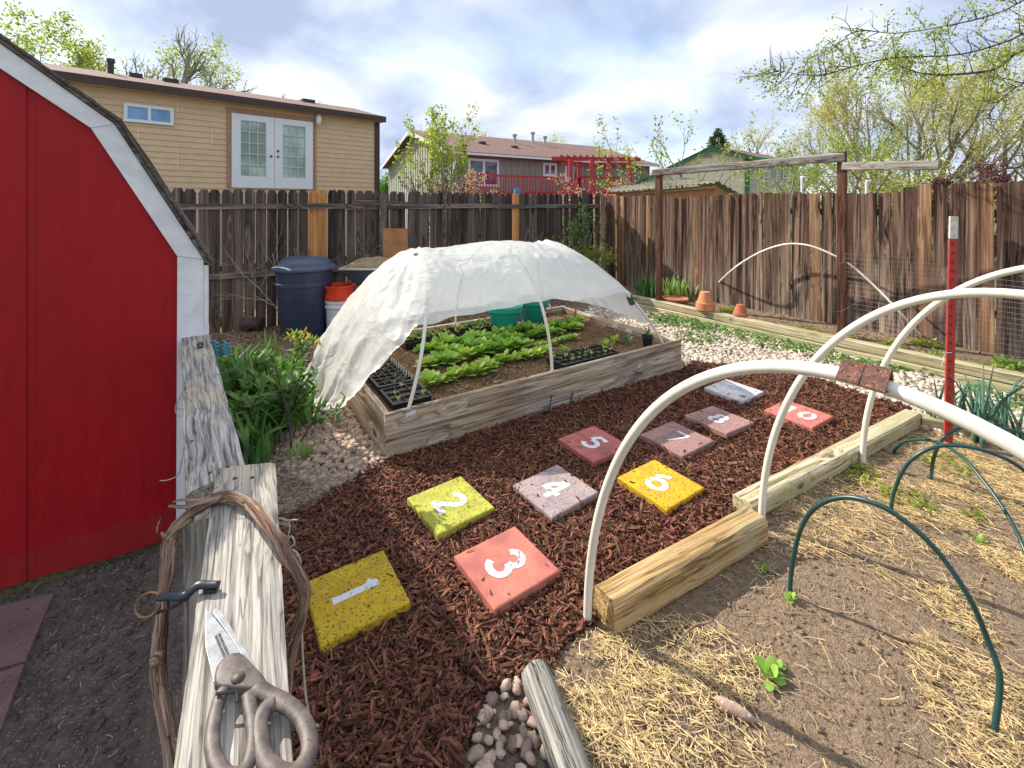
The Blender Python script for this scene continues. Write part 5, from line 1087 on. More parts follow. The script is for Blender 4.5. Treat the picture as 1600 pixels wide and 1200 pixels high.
# ------------------------------------------------------------------ bins and buckets at the back
def bins():
    b = G(476, 520, 0); k = b.y/F; root = thing('garbage_can', 'dark blue plastic garbage can with its domed lid on, by the grey fence', 'garbage can', b)
    R = 41*k; H = (520-418)*k; mb = MB(); pr = [(0, 0), (R*.80, 0), (R*.82, H*.02), (R*.97, H*.74), (R*1.0, H*.75), (R*1.0, H*.79), (R*.98, H*.8), (R*1.01, H*.96), (R*1.05, H*.97), (R*1.05, H)]
    mb.lathe(pr, b, 48); mb.build('can_body', M['navy_plastic'], root, smooth=True, auto=30)
    mb = MB(); mb.lathe([(R*1.10, H*.985), (R*1.13, H*.99), (R*1.13, H*1.02), (R*1.05, H*1.04), (R*.98, H*1.05), (R*.93, H*1.10), (R*.72, H*1.155), (R*.4, H*1.17), (0, H*1.175)], b, 48); mb.build('lid', M['lid_plastic'], root, smooth=True, auto=30)
    for sg in (-1, 1):
        mb = MB(); q = b+Vector((sg*R*1.05, 0, H*.985)); mb.box(q+Vector((sg*.012, 0, 0)), (.03, .12, .03)); mb.build('handle', M['lid_plastic'], root, bevel=.006)
    b = G(531, 521, 0); k = b.y/F; R = 22*k; H = (521-452)*k
    mb = MB(); root = thing('white_bucket', 'white plastic bucket half hidden by the plastic sheet', 'bucket', b); mb.lathe([(0, 0), (R*.86, 0), (R*.92, H*.6), (R*1.0, H*.62), (R*1.0, H*.66), (R*.94, H*.67), (R*.95, H*.72), (R*1.0, H*.73), (R*1.0, H*.78), (R*.93, H*.78), (R*.9, H*.5), (0, H*.48)], b, 40); mb.build('bucket_body', M['white_plastic'], root, smooth=True, auto=30)
    c = b+Z*H*.46; root = thing('orange_bucket', 'orange plastic bucket nested in the white bucket', 'bucket', c); mb = MB(); mb.lathe([(0, 0), (R*.80, 0), (R*.90, H*.33), (R*.99, H*.34), (R*1.0, H*.46), (R*.93, H*.47), (R*.96, H*.60), (R*1.05, H*.61), (R*1.06, H*.645), (R*.97, H*.65), (R*.93, H*.64), (R*.84, .02), (0, .02)], c, 40); mb.build('bucket_body', M['orange_plastic'], root, smooth=True, auto=30)
    # wheelbarrow tray with a sack
    c = P(585, 416, 6.1); root = thing('wheelbarrow', 'blue rimmed wheelbarrow propped by the grey fence, mostly behind the sheet', 'wheelbarrow', (c.x, c.y, 0)); mb = MB()
    w, d = .36, .30; top = [(-w, -d), (w, -d), (w, d), (-w, d)]; bot = [(-w*.6, -d*.6), (w*.6, -d*.6), (w*.6, d*.6), (-w*.6, d*.6)]
    vs = [c+Vector((x, y, 0)) for x, y in top]+[c+Vector((x, y, -.2)) for x, y in bot]; mb.add(vs, [(0, 1, 5, 4), (1, 2, 6, 5), (2, 3, 7, 6), (3, 0, 4, 7), (4, 5, 6, 7)]); mb.build('tray', M['lid_plastic'], root)
    mb = MB(); mb.tube([c+Vector((x, y, 0)) for x, y in top+[top[0]]], .014, 8); mb.build('rim', M['white_steel'], root, smooth=True)
    for x in (-.22, .22): mb = MB(); mb.tube([c+Vector((x, .1, -.2)), Vector((c.x+x*1.1, c.y+.15, -.02))], .014, 8); mb.build('leg', M['black_metal'], root)
    mb = MB(); q = Vector((c.x, c.y-.12, .17)); mb.tube([q+Vector((0, .15*math.cos(a), .15*math.sin(a))) for a in [i*math.pi/10 for i in range(21)]], .035, 8, cap=False); mb.build('wheel', M['black_plastic'], root)
    mb = MB(); n = 20; rows = []
    for i in range(n+1):
        rows.append([])
        for j in range(n+1):
            x, y = -1+2*i/n, -1+2*j/n; e = max(0, 1-(x*x)**1.5)*max(0, 1-(y*y)**1.5); rows[-1].append(c+Vector((x*.33, y*.26, -.01+.12*e**.5+.03*noise.noise(Vector((x*3, y*3, 0)))*e)))
    mb.grid(rows); tag(mb.build('burlap_sack', M['sack'], None, smooth=True), 'lumpy tan sack lying in the wheelbarrow', 'sack')
    # plywood board leaning on the fence
    mb = MB(); mb.prism([P(598, 357, 6.75), P(636, 357, 6.75), P(635, 412, 6.62), P(598, 412, 6.62)], Vector((0, .02, 0))); tag(mb.build('plywood_board', M['orange_wood'], None), 'square reddish plywood board leaning against the grey fence above the sheet', 'board')
    # green bamboo stake
    A = G(384, 480, .0); mb = MB(); mb.tube([Vector((A.x, A.y, 0)), P(381, 326, A.y-.2)], .016, 8); tag(mb.build('garden_stake', M['leaf_conifer'], None, smooth=True), 'tall greenish stake standing against the grey fence near the shed', 'stake')
    # stump logs by shed
    for i, (px, py, rr, L, lab) in enumerate(((352, 507, .10, .5, 'dark old log lying beside the shed below the grey fence'), (385, 515, .09, .4, 'brown stump of wood below the garden stake'))):
        q = G(px, py, 0); mb = MB(); pts = [q+Vector((-L/2+L*k/6, .1*math.sin(k), rr+.03*math.sin(k*1.7))) for k in range(7)]; mb.tube(pts, [rr*(1+.15*math.sin(k*2.1)) for k in range(7)], 12); tag(mb.build('firewood_log', M['bark_dark'], None, smooth=True), lab, 'log')
bins()
def tpot(c, s, mat, nest, name, label, flip=True, group='terracotta pots on the planter border'):
    root = thing(name, label, 'flower pot', c, group); pr = [(.062, 0), (.110, .15), (.112, .15), (.124, .155), (.124, .20), (.112, .20), (.10, .15), (.05, .02), (0, .02)]
    k = 1
    for i in range(nest):
        mb = MB(); q = Vector(c)+Z*(i*.045*s); p2 = [(0, .2*s)]+[(a*s, (.2-b)*s) for a, b in pr[:5]][::1]+[(.10*s, 0)]
        prf = [(0, .2*s), (.055*s, .2*s), (.062*s, .197*s), (.108*s, .055*s), (.124*s, .05*s), (.125*s, .0), (.11*s, 0), (.1*s, .04*s)]
        mb.lathe(prf, q, 36); mb.build('pot', mat, root, smooth=True, auto=30)
tpot(TA+TD*.95+TN*.06+Z*.19, 1.0, M['terracotta'], 2, 'stacked_flower_pot', 'pair of nested terracotta pots upside down on the timber border')
tpot(TA+TD*1.42+TN*.10+Z*.19, .72, M['terracotta_red'], 1, 'flower_pot', 'smaller reddish terracotta pot upside down on the timber border')
c = TA+TD*.30+TN*.30+Z*.11; pot('terracotta_bowl', 'low wide terracotta bowl of soil before the iris clumps', c, [(0, 0), (.12, 0), (.19, .075), (.20, .08), (.20, .10), (.18, .10), (.17, .08), (0, .075)], M['terracotta_red'], 'bowl')

# ------------------------------------------------------------------ foreground: wreath, shears, clips
def tubeco(o, n, step):
    a = o.data.attributes.new('tubeco', 'FLOAT_VECTOR', 'POINT'); N = len(o.data.vertices); c = np.zeros((N, 3), np.float32); k = np.arange(N); j = k % n; i = k//n
    c[:, 0] = np.cos(j/n*2*np.pi); c[:, 1] = np.sin(j/n*2*np.pi); c[:, 2] = i*step; a.data.foreach_set('vector', c.ravel())
def wreath():
    pts0 = [P(287, 1250, .74), P(262, 1120, .80), P(247, 1040, .84), P(252, 960, .87), P(262, 880, .90), P(268, 838, .93), P(300, 800, .955), P(345, 778, .97), P(385, 786, .945), P(418, 818, .86), P(446, 868, .82), P(470, 915, .81), P(469, 960, .80), P(455, 1010, .79), P(446, 1080, .77), P(438, 1200, .72)]
    path = catmull(pts0, 8); mats = M['vine']; n = len(path); root = thing('vine_wreath', 'wreath of twisted bark covered vine hung over the near cap board', 'wreath', path[n//2])
    for s in range(8):
        r = random.Random(50+s); mb = MB(); ph = s*.785; k0 = [0, 0, 6, 30, 0, 50, 24, 0][s]; k1 = [n, n-10, 70, n-24, 100, n, 95, 60][s]; pts = []; rad = []
        for i in range(k0, min(k1, n)):
            a = ph+i*.045; T = (path[min(i+1, n-1)]-path[max(i-1, 0)]).normalized(); a1 = T.cross(Vector((0, 1, 0))).normalized(); a2 = T.cross(a1); o_ = .0062+.003*math.sin(i*.2+s)
            pts.append(path[i]+(a1*math.cos(a)+a2*math.sin(a))*o_+Vector([r.gauss(0, .0006) for _ in range(3)])); rad.append((.0070 if s < 4 else .0045)*(1+.16*noise.noise(Vector((i*.25, s, 0))))*(.55 if i-k0 < 2 or min(k1, n)-i < 3 else 1))
        for i_ in range(0):
            pass
        nn_ = 14; mb.tube(pts, rad, nn_, flat=.8)
        for vi in range(len(pts)*nn_):
            i_, j_ = divmod(vi, nn_); mb.v[vi] += (mb.v[vi]-pts[i_])*(.22*noise.noise(Vector((math.cos(6.283*j_/nn_)*2.2, math.sin(6.283*j_/nn_)*2.2, i_*.12+s*5))))
        ob = mb.build('vine_strand', M['vine_bark'], root, smooth=True); tubeco(ob, nn_, .006)
    for pl, ra in (([P(345, 778, .955), P(318, 784, .95), P(290, 792, .945), P(264, 790, .94)], .0075), ([P(330, 776, .96), P(305, 782, .955), P(285, 781, .95), P(270, 784, .945)], .005), ([P(300, 812, .94), P(275, 828, .935), P(255, 838, .93)], .008), ([P(268, 842, .93), P(258, 838, .92), P(252, 832, .92)], .006), ([P(322, 775, .95), P(325, 768, .945), P(318, 766, .94)], .003)):
        mb = MB(); mb.tube(catmull(pl, 5), [ra*(1-.5*k/15) for k in range(len(catmull(pl, 5)))], 8, flat=.6); tubeco(mb.build('broken_vine', M['vine_bark'], root, smooth=True), 8, .006)
    for i, (px, py, Y, R) in enumerate(((383, 832, .955, .012), (477, 925, .89, .013), (245, 1030, .84, .012))):
        mb = MB(); v, f = ico(2); c = P(px, py, Y); mb.add([c+Vector(x)*R*(1+.3*noise.noise(Vector(x)*2.5+Vector((i, 0, 0)))) for x in v], [tuple(q) for q in f]); mb.build('knot', mats, root, smooth=False)
    # shreds of bark
    mb = MB(); r = random.Random(9)
    for k in range(34):
        i = r.randrange(4, n-6); p = path[i]; T = (path[i+1]-path[i-1]).normalized(); q = p+Vector([r.gauss(0, .009) for _ in range(3)]); mb.tube([q, q+T*r.uniform(.01, .02)+Vector([r.gauss(0, .004) for _ in range(3)]), q+T*r.uniform(.025, .05)+Vector([r.gauss(0, .012) for _ in range(3)])], [.0018, .0012, .0004], 4)
    tag(mb.build('bark_shreds', mats, root), kind='stuff')
wreath()
def shears():
    z0 = 1.006; root = thing('garden_shears', 'garden shears with pale steel blades and worn brown handles, on the near cap board', 'shears', G(360, 1060, z0))
    def sheet(nm, poly, z, th, mat, bevel=0):
        mb = MB(); q = [G(x, y, z) for x, y in poly]; mb.prism(q, Z*th); return mb.build(nm, mat, root, bevel=bevel)
    zo = lambda pl, ox=0, oy=840: [(ox+x/4, oy+y/4) for x, y in pl]
    sheet('blade', zo([(1288, 450), (1283, 520), (1285, 700), (1310, 800), (1335, 912), (1400, 1000), (1560, 960), (1560, 820), (1520, 762), (1430, 620), (1350, 520)]), z0+.002, .0028, M['steel'], .0006)
    sheet('blade', zo([(1342, 447), (1330, 480), (1420, 600), (1525, 765), (1600, 830), (1560, 740), (1490, 650), (1425, 530), (1385, 468)]), z0-.001, .0024, M['steel'], .0006)
    # tiny worn stamping on the blade: rows of unreadable strokes
    mb = MB(); r = random.Random(1); A = G(337, 993, z0+.0051); B = G(352, 1028, z0+.0051); d = (B-A)
    per = Vector((-d.y, d.x, 0)).normalized()
    for row, L in ((0, 1), (.0042, 1.05)):
        t = 0
        while t < L: w = r.uniform(.02, .05); q = A+d*t+per*row; e = A+d*(t+w)+per*row; h = per*.0016; mb.add([q-h, e-h, e+h, q+h], [(0, 1, 2, 3)]); t += w+.025
    mb.build('stamp_marks', M['bark_dark'], root)
    # hub and the two finger loops
    def blob(nm, poly, z, th, hole=None):
        q = [G(x, y, z) for x, y in poly]; q = catmull(q+[q[0]], 3)[:-1]; c = sum(q, Vector())/len(q); mb = MB(); N = len(q); lv = [(.92, 0), (1, th*.25), (1, th*.7), (.93, th*.92), (.82, th)]
        vs = [c+(p-c)*k+Z*h for k, h in lv for p in q]; fs = [(i*N+j, i*N+(j+1) % N, (i+1)*N+(j+1) % N, (i+1)*N+j) for i in range(len(lv)-1) for j in range(N)]+[tuple(range(N-1, -1, -1)), tuple(range((len(lv)-1)*N, len(lv)*N))]
        mb.add(vs, fs); mb.build(nm, M['rubber_handle'], root, smooth=True, auto=50)
    blob('hub', [(335, 1066), (340, 1048), (352, 1035), (369, 1029), (382, 1034), (394, 1047), (412, 1066), (416, 1080), (400, 1088), (378, 1088), (352, 1086), (336, 1082)], z0+.004, .011)
    def loop(nm, c, rx, ry, rot, w, z, th, a0=0, a1=360, stem=()):
        pts = [Vector((c[0]+rx*math.cos(math.radians(a))*math.cos(rot)-ry*math.sin(math.radians(a))*math.sin(rot), c[1]+rx*math.cos(math.radians(a))*math.sin(rot)+ry*math.sin(math.radians(a))*math.cos(rot), 0)) for a in range(a0, a1+1, 12)]
        pts = [Vector((x, y, 0)) for x, y in stem]+pts; mb = MB(); mb.tube([G(p.x, p.y, z) for p in pts], w, 12, flat=th/w); mb.build(nm, M['rubber_handle'], root, smooth=True)
    for pl, w in (([(398, 1074), (416, 1083), (440, 1096), (464, 1114), (481, 1142), (483, 1175), (466, 1203), (438, 1208), (416, 1188), (407, 1158), (406, 1128), (416, 1106), (430, 1098)], .0098),
                  ([(352, 1076), (343, 1092), (336, 1120), (331, 1155), (337, 1190), (354, 1212), (376, 1208), (391, 1186), (396, 1152), (394, 1122), (390, 1100), (388, 1084)], .0082)):
        c = catmull([G(x, y, z0+.009) for x, y in pl], 4); mb = MB(); mb.tube(c, [w*(1+.12*noise.noise(Vector((k*.3, w*99, 0)))) for k in range(len(c))], 14, flat=.6); mb.build('handle', M['rubber_handle'], root, smooth=True)
    mb = MB(); mb.tube([G(338, 1084, z0+.016), G(352, 1082, z0+.017), G(370, 1080, z0+.017), G(371, 1097, z0+.015)], .0019, 5); mb.build('catch', M['black_metal'], root)
    mb = MB(); c = G(372, 1058, z0+.016); mb.lathe([(0, .003), (.006, .002), (.008, 0), (.008, -.002)], c, 16); mb.build('pivot_screw', M['rubber_handle'], root, smooth=True)
shears()
def spring_clip():
    z = 1.012; c = G(300, 935, z); root = thing('spring_clip', 'black nozzle shaped clip with a brass ring, gripping the edge of the near cap board', 'clip', c)
    mb = MB(); pts = [P(247, 934, .74), P(262, 932, .742), P(282, 932, .745), (P(293, 928, .748)), P(302, 920, .75), P(312, 914, .752), P(325, 914, .752), P(342, 913, .752)]
    mb.tube(catmull(pts, 4), [.0048]*8+[.0066]*5+[.0058]*4+[.0062]*20 if False else [.0056+.0022*math.sin(min(1, k/28)*3.1) for k in range(len(catmull(pts, 4)))], 10, flat=.8); mb.build('clip_arm', M['clip_grip'], root, smooth=True)
    mb = MB(); mb.tube(catmull([P(242, 958, .745), P(262, 952, .745), P(280, 943, .748), P(294, 934, .75)], 4), .0024, 8); mb.build('clip_arm', M['black_metal'], root, smooth=True)
    mb = MB(); q = G(332, 913, z+.002); mb.box(P(330, 917, .752)-Z*.004, (.022, .012, .006), Matrix.Rotation(.05, 4, 'Z')); mb.build('jaw', M['black_plastic'], root, bevel=.0015)
    mb = MB(); cc = P(231, 945, .742); mb.tube([cc+Vector((.0205*math.cos(a), .010*math.sin(a)*.3, .0175*math.sin(a)+.004*math.cos(a))) for a in [i*math.pi/16 for i in range(33)]], .0016, 8, cap=False); mb.build('ring', M['brass'], root, smooth=True)
spring_clip()
c = G(313, 541, .968); binder_clip('binder_clip', 'black and silver binder clip lying on the far end of the cap board', c+Z*.014, V, Z, .045, M['black_metal'], M['wire_pale'])
def teal_clip():
    c = P(345, 545, 2.22); root = thing('wavy_clip', 'wavy teal plastic clip on the far cap board, by the shed corner', 'clip', c)
    for k in range(4):
        mb = MB(); y0 = 535+k*6; pts = [P(x+k*1.0, y0+3*math.sin((x-323)*.42+.3), 2.24-k*.008) for x in range(323, 362, 3)]; mb.tube(pts, [.0075*(1 if i > 1 else .6) for i in range(len(pts))], 7, flat=.6); mb.build('prong', M['teal_clip'], root, smooth=True)
teal_clip()
mb = MB(); mb.tube(catmull([P(1055, 1008, 1.60), P(1080, 982, 1.66), P(1100, 974, 1.69), P(1115, 970, 1.70)], 4), [.003+.0002*i for i in range(13)], 6)
for v in mb.v: v.z = max(v.z, .012)
tag(mb.build('twig', M['vine'], None, smooth=True), 'thin brown twig lying between the timber and the straw', 'twig')
v, f = ico(2); mb = MB(); c = G(1148, 1108, .01); mb.add([c+Vector((x[0]*.055, x[1]*.022, x[2]*.018))+Vector((x[0]*0, -x[0]*.03, 0))+Vector(x)*.006*noise.noise(Vector(x)*3) for x in v], [tuple(q) for q in f])
tag(mb.build('pink_stone', M['stone_pink'], None, smooth=True), 'long pinkish stone lying in the straw near the bottom edge', 'stone')
for i, (px, py, s, lab) in enumerate(((1203, 1060, .05, 'small green weed seedling on the bare soil, right of the straw'), (1236, 940, .028, 'tiny green sprout at the foot of the nearest green hoop'), (1530, 850, .03, 'small pale sprout between the green hoops'), (1195, 890, .022, 'tiny green sprout beside the cracked timber'), (1215, 1045, .03, 'small weed sprout just behind the larger one'))):
    o = bpy.data.objects.new('weed_sprout', greens_mesh(60+i, s, 9)); COL.objects.link(o); p = G(px, py); o.location = (p.x, p.y, gz(p.x, p.y)); tag(o, lab, 'weed')

# shrub with yellow tips, left
def shrub_stems():
    root = thing('young_shrub', 'young bare stemmed shrub with yellow and orange leaf tips, behind the low fence', 'shrub', G(455, 690))
    mb = MB(); lf = MB(); r = random.Random(3)
    for pl in ([(455, 700), (452, 640), (465, 600), (475, 565), (468, 535), (462, 522)], [(452, 650), (440, 610), (432, 580), (425, 560)], [(457, 620), (480, 595), (490, 580)], [(470, 690), (490, 660), (520, 650), (540, 620)], [(470, 560), (480, 545), (492, 532)]):
        P3 = [P(x, y, 2.75+.02*i) for i, (x, y) in enumerate(pl)]; c = catmull(P3, 4); mb.tube(c, [.006-.0035*k/len(c) for k in range(len(c))], 6)
        for q in c[len(c)//3:]:
            for _ in range(3): blade(lf, q, r.uniform(0, 6.28), r.uniform(.3, 1.4), r.uniform(.03, .06), r.uniform(.014, .024), .4, 4, .2, 'spear')
    mb.build('stem', M['bark_dark'], root, smooth=True); lf.build('foliage', M['leaf_mid'], root)
    lf = MB()
    for px, py in ((462, 522), (470, 528), (478, 530), (488, 535), (466, 535), (455, 530), (495, 540)):
        for _ in range(7): blade(lf, P(px, py, 2.85)+Vector([r.gauss(0, .015) for _ in range(3)]), r.uniform(0, 6.28), r.uniform(.3, 1.5), r.uniform(.03, .055), .016, .4, 4, .2, 'spear')
    lf.build('young_leaves', M['leaf_yellow'], root)
    root = thing('peony_shrub', 'leafy dark stemmed shrub crowded between the cap board and the strap leaves', 'shrub', G(372, 700)); mb = MB(); lf = MB()
    for k in range(24):
        b = [G(375, 700), G(400, 660), G(440, 690), G(410, 620)][k % 4]+Vector((r.gauss(0, .06), r.gauss(0, .07), 0)); a = r.uniform(0, 6.28); t = b+Vector((math.cos(a)*.14, math.sin(a)*.14, r.uniform(.28, .5))); c = catmull([b, b.lerp(t, .5)+Vector((r.gauss(0, .03), 0, .03)), t], 5); mb.tube(c, .0045, 5)
        for q in c[3:]:
            for _ in range(5): blade(lf, q, r.uniform(0, 6.28), r.uniform(.4, 1.4), r.uniform(.07, .12), r.uniform(.03, .045), .5, 5, .25, 'spear')
    mb.build('stem', M['bark_dark'], root, smooth=True); lf.build('foliage', M['leaf_mid'], root)
shrub_stems()

# ------------------------------------------------------------------ houses beyond the fence
def lerp(a, b, t): return a+(b-a)*t
def quadwall(mb, A, D, a0, a1, z0, z1, d=0, Nn=None, th=.0):
    q = A+D*0; mb.add([A+D*a0+Z*z0, A+D*a1+Z*z0, A+D*a1+Z*z1, A+D*a0+Z*z1], [(0, 1, 2, 3)])
def tan_house():
    R = Vector((-4.49, 15.25, 0)); L = Vector((-10.05, 10.2, 0)); D = (R-L).normalized(); N = Vector((D.y, -D.x, 0)); N = N if N.y < 0 else -N
    L0 = L-D*5; Lg = (R-L0).length; ez = 4.54; root = thing('tan_house', 'tan clapboard house with low shingle roof and white french doors, behind the grey fence', 'house', (L0.x, L0.y, 0))
    fr = mframe(L0, D)
    def W(px, py): p = onplane(px, py, R, D); return (p-L0).dot(D), p.z
    def pt(a, z, d=0): q = L0+D*a+N*d; return Vector((q.x, q.y, z))
    mb = MB(); lap = .148; z = .3; r = random.Random(2)
    while z < ez-.02:
        z1 = min(z+lap, ez); mb.add([pt(0, z, .022), pt(Lg, z, .022), pt(Lg, z1, .004), pt(0, z1, .004)], [(0, 1, 2, 3)]); mb.add([pt(0, z, .022), pt(Lg, z, .022), pt(Lg, z, .0), pt(0, z, .0)], [(3, 2, 1, 0)]); z = z1
    for a in (1, 0): pass
    mb.add([pt(Lg, 0, 0), pt(Lg, 0, -4.5), pt(Lg, ez, -4.5), pt(Lg, ez+.6, -2.25), pt(Lg, ez, 0)], [(0, 1, 2, 3, 4)]); mb.add([pt(0, 0, 0), pt(0, 0, -4.5), pt(0, ez, -4.5), pt(0, ez+.6, -2.25), pt(0, ez, 0)], [(4, 3, 2, 1, 0)])
    mb.add([pt(0, 0, -4.5), pt(Lg, 0, -4.5), pt(Lg, ez, -4.5), pt(0, ez, -4.5)], [(0, 1, 2, 3)]); mb.add([pt(0, 0), pt(Lg, 0), pt(Lg, .3), pt(0, .3)], [(0, 1, 2, 3)])
    mb.build('wall', M['siding_tan'], root, frame=fr)
    # butt joints between boards
    mb = MB()
    for a, z in ((W(277, 150)), (W(277, 232)), (W(215, 200)), (W(330, 200))): mb.add([pt(a, z-.5, .024), pt(a+.012, z-.5, .024), pt(a+.012, z, .024), pt(a, z, .024)], [(0, 1, 2, 3)])
    mb.build('siding_joint', M['siding_yellow'], root, frame=fr)
    e = .28; rf = MB(); oz = -.03
    for sg in (0, 1):
        q = [pt(-.3, ez+oz, e), pt(Lg+.12, ez+oz, e), pt(Lg+.12, ez+.66, -2.25), pt(-.3, ez+.66, -2.25)]
        if sg: q = [pt(-.3, ez+.66, -2.25), pt(Lg+.12, ez+.66, -2.25), pt(Lg+.12, ez+oz, -4.5-e), pt(-.3, ez+oz, -4.5-e)]
        rf.prism(q, Z*.05)
    ro = rf.build('roof', M['shingle_red'], root, frame=fr)
    mb = MB(); mb.prism([pt(-.3, ez-.16, e+.02), pt(Lg+.14, ez-.16, e+.02), pt(Lg+.14, ez+.03, e+.02), pt(-.3, ez+.03, e+.02)], -N*.03)
    mb.prism([pt(Lg+.135, ez-.15, e), pt(Lg+.135, ez+.03, e), pt(Lg+.135, ez+.69, -2.25), pt(Lg+.135, ez+.5, -2.25)], -D*.03); mb.build('fascia', M['brown_trim'], root, frame=fr)
    mb = MB(); mb.prism([pt(-.3, ez-.15, e), pt(Lg+.1, ez-.15, e), pt(Lg+.1, ez-.15, .0), pt(-.3, ez-.15, .0)], Z*.01); mb.build('soffit', M['siding_tan'], root, frame=fr)
    mb = MB(); mb.prism([pt(Lg-.14, .0, .026), pt(Lg+.03, .0, .026), pt(Lg+.03, ez-.16, .026), pt(Lg-.14, ez-.16, .026)], N*.03); mb.build('corner_board', M['brown_trim'], root, frame=fr)
    for px, py, s, w in ((266, 128, .16, .35), (212, 124, .16, .28), (480, 157, .16, .4)):
        a, z = W(px, py); q = pt(a*1.0, ez+.55, -1.9); 
        k = onplane(px, py, L0-N*1.9, D); mb = MB(); mb.box(Vector((k.x, k.y, ez+.56)), (w, .4, s*1.5), fr.to_3x3().to_4x4()); mb.build('roof_vent', M['black_metal'], root)
    k = onplane(173, 115, L0-N*1.9, D); mb = MB(); mb.lathe([(.07, 0), (.07, .5), (.09, .5), (.09, .6), (0, .6)], Vector((k.x, k.y, ez+.4)), 16); mb.build('vent_pipe', M['brown_trim'], root)
    # doors
    a0, zb = W(363, 290); a1, _ = W(486, 290); _, zt = W(425, 184); zb = min(zb, zt-2.03)
    mb = MB(); fw = .1
    for x0, x1, z0, z1 in ((a0-fw-.03, a0-.03, zb, zt+.02), (a1+.03, a1+fw+.03, zb, zt+.02), (a0-fw-.03, a1+fw+.03, zt+.021, zt+.13)): mb.prism([pt(x0, z0, .03), pt(x1, z0, .03), pt(x1, z1, .03), pt(x0, z1, .03)], N*.03)
    mb.build('door_frame', M['pink_wood'], root, frame=fr)
    am = (a0+a1)/2
    for x0, x1 in ((a0-.028, am-.005), (am+.005, a1+.028)):
        w = x1-x0; g0, g1 = x0+w*.20, x1-w*.20; gz0, gz1 = zb+.32, zt-.17; mb = MB()
        for u0, u1, v0, v1 in ((x0, g0, zb, zt), (g1, x1, zb, zt), (g0, g1, zb, gz0), (g0, g1, gz1, zt)): mb.prism([pt(u0, v0, .03), pt(u1, v0, .03), pt(u1, v1, .03), pt(u0, v1, .03)], N*.045)
        dr = mb.build('french_door', M['door_white'], root, frame=fr)
        mb = MB(); mb.add([pt(g0, gz0, .045), pt(g1, gz0, .045), pt(g1, gz1, .045), pt(g0, gz1, .045)], [(0, 1, 2, 3)]); mb.build('glass', M['glass_pale'], dr, frame=fr)
        mb = MB()
        for k in range(4): x = g0+(g1-g0)*k/3; mb.prism([pt(x-.014, gz0, .05), pt(x+.014, gz0, .05), pt(x+.014, gz1, .05), pt(x-.014, gz1, .05)], N*.02)
        for k in range(6): z = gz0+(gz1-gz0)*k/5; mb.prism([pt(g0, z-.014, .052), pt(g1, z-.014, .052), pt(g1, z+.014, .052), pt(g0, z+.014, .052)], N*.02)
        mb.build('muntins', M['muntin'], dr, frame=fr)
        for zz in (0, .16):
            mb = MB(); c = pt(am+(-.09 if x0 < am-.1 else .09), (zb+zt)/2-.1+zz, .09); v, f = ico(2); mb.add([c+Vector(x)*.032 for x in v], [tuple(q) for q in f])
            if not (zz and x0 < am-.1): mb.build('knob', M['black_metal'], dr, smooth=True)
    # high slider window
    b0, z1 = W(193, 161); b1, z0 = W(271, 184); mb = MB()
    for u0, u1, v0, v1 in ((b0, b1, z1-.07, z1), (b0, b1, z1-.44, z1-.37), (b0, b0+.07, z1-.37, z1-.07), (b1-.07, b1, z1-.37, z1-.07), ((b0+b1)/2-.03, (b0+b1)/2+.03, z1-.37, z1-.07)): mb.prism([pt(u0, v0, .03), pt(u1, v0, .03), pt(u1, v1, .03), pt(u0, v1, .03)], N*.04)
    w = mb.build('window', M['door_white'], root, frame=fr); mb = MB(); mb.add([pt(b0+.06, z1-.38, .04), pt(b1-.06, z1-.38, .04), pt(b1-.06, z1-.06, .04), pt(b0+.06, z1-.06, .04)], [(0, 1, 2, 3)]); mb.build('pane', M['glass_blue'], w, frame=fr)
    # porch lantern
    a, z = W(495, 188); ln = MB(); c = pt(a, z, .16); ln.lathe([(.04, -.16), (.07, -.1), (.085, .06), (.03, .16), (0, .2)], c, 8); ln.tube([pt(a+.03, z+.1, .03), pt(a+.02, z+.16, .1), pt(a, z+.16, .16)], .02, 6); ln.build('wall_lantern', M['white_paint'], root)
tan_house()

